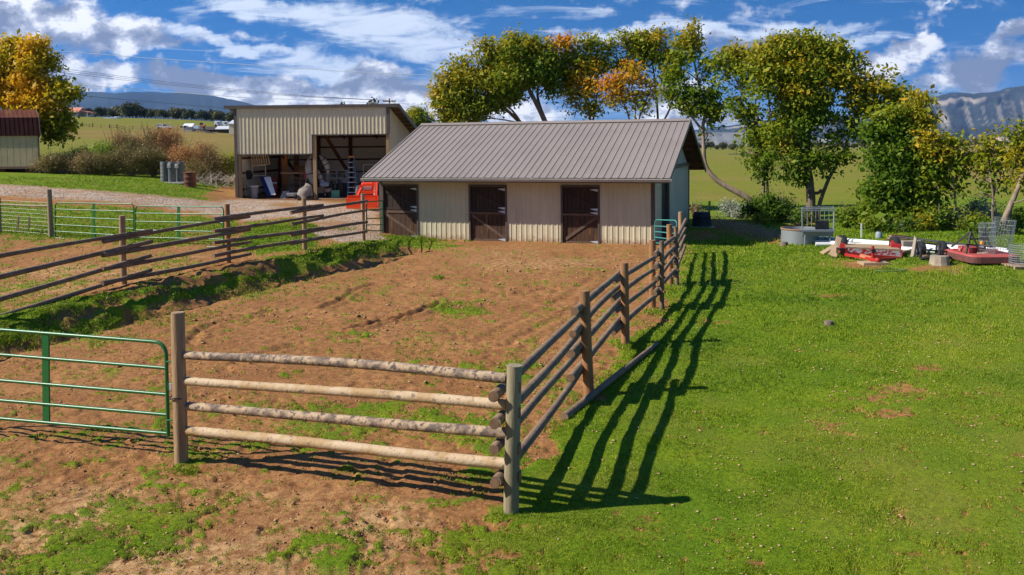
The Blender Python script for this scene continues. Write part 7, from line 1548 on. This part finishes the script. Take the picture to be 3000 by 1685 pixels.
# ------------------------------------------------------------ power line
def power():
    m_cab = mat('dark_cable', (.10, .10, .11), .5); m_cw = mat('bright_aluminium_cable', (.85, .85, .86), .35)
    Y = 150; b = GY(1141, Y); top = P(1141, 289, Y); T = thing('utility_pole', 'wooden utility pole with crossarm above the shed roof', 'utility pole', b); MB().tube([b-ZZ*.5, top], [.20, .13], 8).build('pole', m_rafter, T); q = P(1141, 297, Y)
    MB().bar(q+Vector((-1.1, 0, 0)), q+Vector((1.1, 0, 0)), .16, .18).build('crossarm', m_rafter, T)
    for x in (-1.0, -.45, .45, 1.0): MB().lathe(q+Vector((x, 0, .09)), [(.07, 0), (.09, .12), (.04, .2), (0, .2)], 8).build('insulator', m_grey, T)
    def cable(label, pts, Ys, r_, mt):
        v = [P(x, y, Yk) for (x, y), Yk in zip(pts, Ys)]; out = []
        for i in range(len(v)-1):
            for k in range(10): out.append(v[i].lerp(v[i+1], k/10))
        out.append(v[-1]); tag(MB().tube(out, r_, 5).build('power_cable', mt), label, 'cable', 'overhead power cables')
    cable('uppermost bright cable crossing the clouds', [(-250, 118), (116, 145), (430, 170), (700, 188), (1000, 209), (1290, 222), (1500, 225)], [80, 82, 84, 86, 88, 90, 92], .026, m_cw)
    cable('bright cable passing just above the shed roof', [(-250, 212), (193, 245), (450, 266), (700, 285), (1080, 301), (1300, 308)], [80, 82, 84, 86, 90, 93], .024, m_cw)
    for k, l in enumerate(('upper of three dark cables close together', 'middle of three dark cables close together', 'lower of three dark cables close together')):
        d = k*6-6; cable(l, [(-200, 150+d), (166, 205+d), (430, 238+d*.8), (686, 265+d*.6), (900, 283+d*.3), (1141, 295)], [110, 118, 125, 133, 141, 150], .022, m_cab)
    cable('lowest dark cable in front of the blue mountain', [(-200, 240), (235, 280), (450, 299), (663, 318), (900, 330)], [100, 104, 108, 112, 116], .022, m_cab)
    for k, l in enumerate(('upper dark cable dropping to the right of the utility pole', 'lower dark cable dropping to the right of the utility pole')): cable(l, [(1141, 295), (1200, 318+k*4), (1275, 352+k*8), (1400, 395+k*8)], [150, 130, 110, 100], .02, m_cab)
    cable('faint dark cable between the trees right of the roof ridge', [(1600, 345), (1900, 350), (2300, 358), (2800, 362)], [120, 120, 120, 120], .018, m_cab)
power()

# ------------------------------------------------------------ mountains
def mountains():
    def rmat(name, veg, rock, s, lo, hi, thr):
        m = bpy.data.materials.new(name); m.use_nodes = True; nt = m.node_tree; N = nt.nodes; L = nt.links; b = N['Principled BSDF']; b.inputs['Roughness'].default_value = 1; b.inputs['Specular IOR Level'].default_value = 0
        a = N.new('ShaderNodeAttribute'); a.attribute_name = 'rock'; mx = N.new('ShaderNodeMix'); mx.data_type = 'RGBA'; L.new(a.outputs['Fac'], mx.inputs[0]); mx.inputs[6].default_value = (*veg, 1); mx.inputs[7].default_value = (*rock, 1)
        tc = N.new('ShaderNodeTexCoord'); n = N.new('ShaderNodeTexNoise'); n.inputs['Scale'].default_value = s; n.inputs['Detail'].default_value = 8; L.new(tc.outputs['Object'], n.inputs['Vector'])
        mr = N.new('ShaderNodeMapRange'); mr.inputs['From Min'].default_value = .35; mr.inputs['From Max'].default_value = .65; mr.inputs['To Min'].default_value = .7; mr.inputs['To Max'].default_value = 1.25; L.new(n.outputs[0], mr.inputs[0])
        vm = N.new('ShaderNodeVectorMath'); vm.operation = 'SCALE'; L.new(mx.outputs[2], vm.inputs[0]); L.new(mr.outputs[0], vm.inputs['Scale']); L.new(vm.outputs[0], b.inputs['Base Color']); return m
    def rim(name, prof, Yb, Yt, mt, base_py, cliff=True, seed=0, dx=6.0, gul=1.0, rockf=None):
        """ridge line prof = [(px, py)] of the crest at distance Yt; the slope falls forward to Yb"""
        px = np.arange(prof[0][0], prof[-1][0], dx); pt = np.interp(px, [p[0] for p in prof], [p[1] for p in prof])
        xt = (px-1500)/F*Yt; H = 4 + (HOR-(px-1500)*ROLL*-1*0 - pt)/F*Yt + (px-1500)*0
        H = H - (px-1500)*(-ROLL)/F*Yt*0
        # roll-corrected height
        H = np.array([P(a, b, Yt).z for a, b in zip(px, pt)]); H = H + (fbm(px, px*0, .02, 4, seed)-.5)*H*.05
        rows = 90; V = []; RK = []
        for j in range(rows):
            t = j/(rows-1)                      # 0 foot .. 1 crest
            if cliff: hp = np.interp(t, [0, .25, .62, .80, .86, .93, 1], [0, .10, .48, .74, .88, .95, 1.0])
            else: hp = t**.9
            Yr = Yb + (Yt-Yb)*np.interp(t, [0, .25, .8, .86, 1], [0, .35, .86, .88, 1.0] if cliff else [0, .25, .8, .86, 1])
            g = np.abs(fbm(px, px*0+t*2.2, .035, 4, seed+3)-.5)*2; g2 = np.abs(fbm(px+t*40, px*0+t*1.5, .011, 3, seed+7)-.5)*2
            amp = math.sin(math.pi*min(1, t*1.05))*gul
            Z = H*hp*(1 - .30*amp*g - .28*amp*g2) - 3; Yv = Yr - (g*.12+g2*.22)*amp*(Yt-Yb) + 0*px
            X = (px-1500)/F*Yv*1.0 if False else xt*(Yv/Yt)
            V.append(np.stack([X, Yv, Z], -1)); RK.append(rockf(t, px, g, g2))
        # top plateau going back
        for e in (1.03, 1.09): V.append(np.stack([xt*e, 0*px+Yt*e, H*1.0], -1)); RK.append(0*px)
        V = np.array(V); RK = np.array(RK); ny, nx = V.shape[:2]; idx = np.arange(ny*nx).reshape(ny, nx)
        Fq = np.stack([idx[:-1, :-1], idx[:-1, 1:], idx[1:, 1:], idx[1:, :-1]], -1).reshape(-1, 4); rf = ((RK[:-1, :-1]+RK[1:, 1:])/2).ravel()
        o = np_mesh(name, V.reshape(-1, 3), Fq, mt, None, Vector((0, float(Yb), 0)), {'rock': np.clip(rf, 0, 1)}, 4, True); tag(o, kind='structure')
    def rk1(t, px, g, g2):
        n = fbm(px, px*0+t*30, .03, 4, 55); band = sstep(.83, .845, t+.02*(n-.5))*sstep(.89, .875, t+.03*(n-.5))*sstep(.47, .58, n)
        streak = sstep(.60, .74, fbm(px+t*60, px*0+t*1.2, .10, 3, 66))*sstep(.35, .6, t)*sstep(.84, .75, t)
        ledge = sstep(.80, .9, fbm(px*.15, px*0+t*16, 1, 3, 67)+.2*fbm(px, px*0, .01, 2, 4))*.8; low = sstep(.22, .08, t)*.35*sstep(.35, .6, fbm(px, px*0+t*9, .02, 3, 68))
        return band*.95 + streak*.8 + ledge*.5 + low
    mesa = rmat('mesa_slopes', (.030, .040, .040), (.34, .29, .23), .002, 0, 0, 0)
    rim('mountains', [(1900, 405), (2000, 385), (2100, 372), (2250, 352), (2450, 345), (2560, 330), (2640, 312), (2700, 292), (2783, 270), (2850, 272), (2900, 268), (3000, 250), (3150, 246), (3400, 262), (3900, 330), (4600, 400)], 6200, 9500, mesa, 440, True, 11, 5.0, 1.0, rk1)
    pale = rmat('pale_cliffs', (.17, .17, .16), (.36, .33, .28), .004, 0, 0, 0)
    def rk2(t, px, g, g2): return sstep(.3, .5, g)*.8+sstep(.5, .7, fbm(px, px*0+t*12, .03, 3, 8))*.5
    rim('mountains', [(1650, 420), (1800, 402), (1950, 388), (2060, 386), (2200, 388), (2330, 396), (2450, 410), (2600, 432)], 5200, 6000, pale, 440, True, 21, 4.0, 1.3, rk2)
    blue = rmat('wooded_mountain', (.012, .023, .030), (.026, .040, .042), .001, 0, 0, 0)
    def rk3(t, px, g, g2): return sstep(.3, .6, fbm(px, px*0+t*6, .01, 3, 9))
    rim('mountains', [(-900, 330), (-400, 300), (0, 272), (150, 268), (400, 270), (560, 272), (640, 283), (700, 296), (800, 318), (950, 340), (1150, 372), (1400, 405)], 8000, 11500, blue, 440, False, 31, 8.0, .6, rk3)
    def rk4(t, px, g, g2): return sstep(.35, .6, fbm(px, px*0+t*6, .03, 3, 19))
    rim('hills', [(2560, 470), (2700, 452), (2800, 440), (2880, 418), (2930, 398), (2960, 405), (3000, 425), (3100, 430), (3400, 420), (3800, 450)], 900, 1300, rmat('badland_hills', (.26, .20, .15), (.50, .40, .32), .02, 0, 0, 0), 440, False, 41, 4.0, 1.2, rk4)
mountains()
# ------------------------------------------------------------ clear mountain air that turns the far ranges blue
def haze():
    mb = MB(); mb.box(Vector((0, 0, 0)), XX, YY, ZZ, (-16000, 16000), (-1500, 12900), (-260, 1400)); m = bpy.data.materials.new('haze_air'); m.use_nodes = True; N = m.node_tree.nodes; L = m.node_tree.links; N.clear()
    out = N.new('ShaderNodeOutputMaterial'); v = N.new('ShaderNodeVolumePrincipled'); v.inputs['Color'].default_value = (.34, .56, 1.0, 1); v.inputs['Density'].default_value = 3.6e-5; v.inputs['Anisotropy'].default_value = .1
    L.new(v.outputs[0], out.inputs['Volume']); o = mb.build('haze', m); tag(o, kind='stuff')
haze()
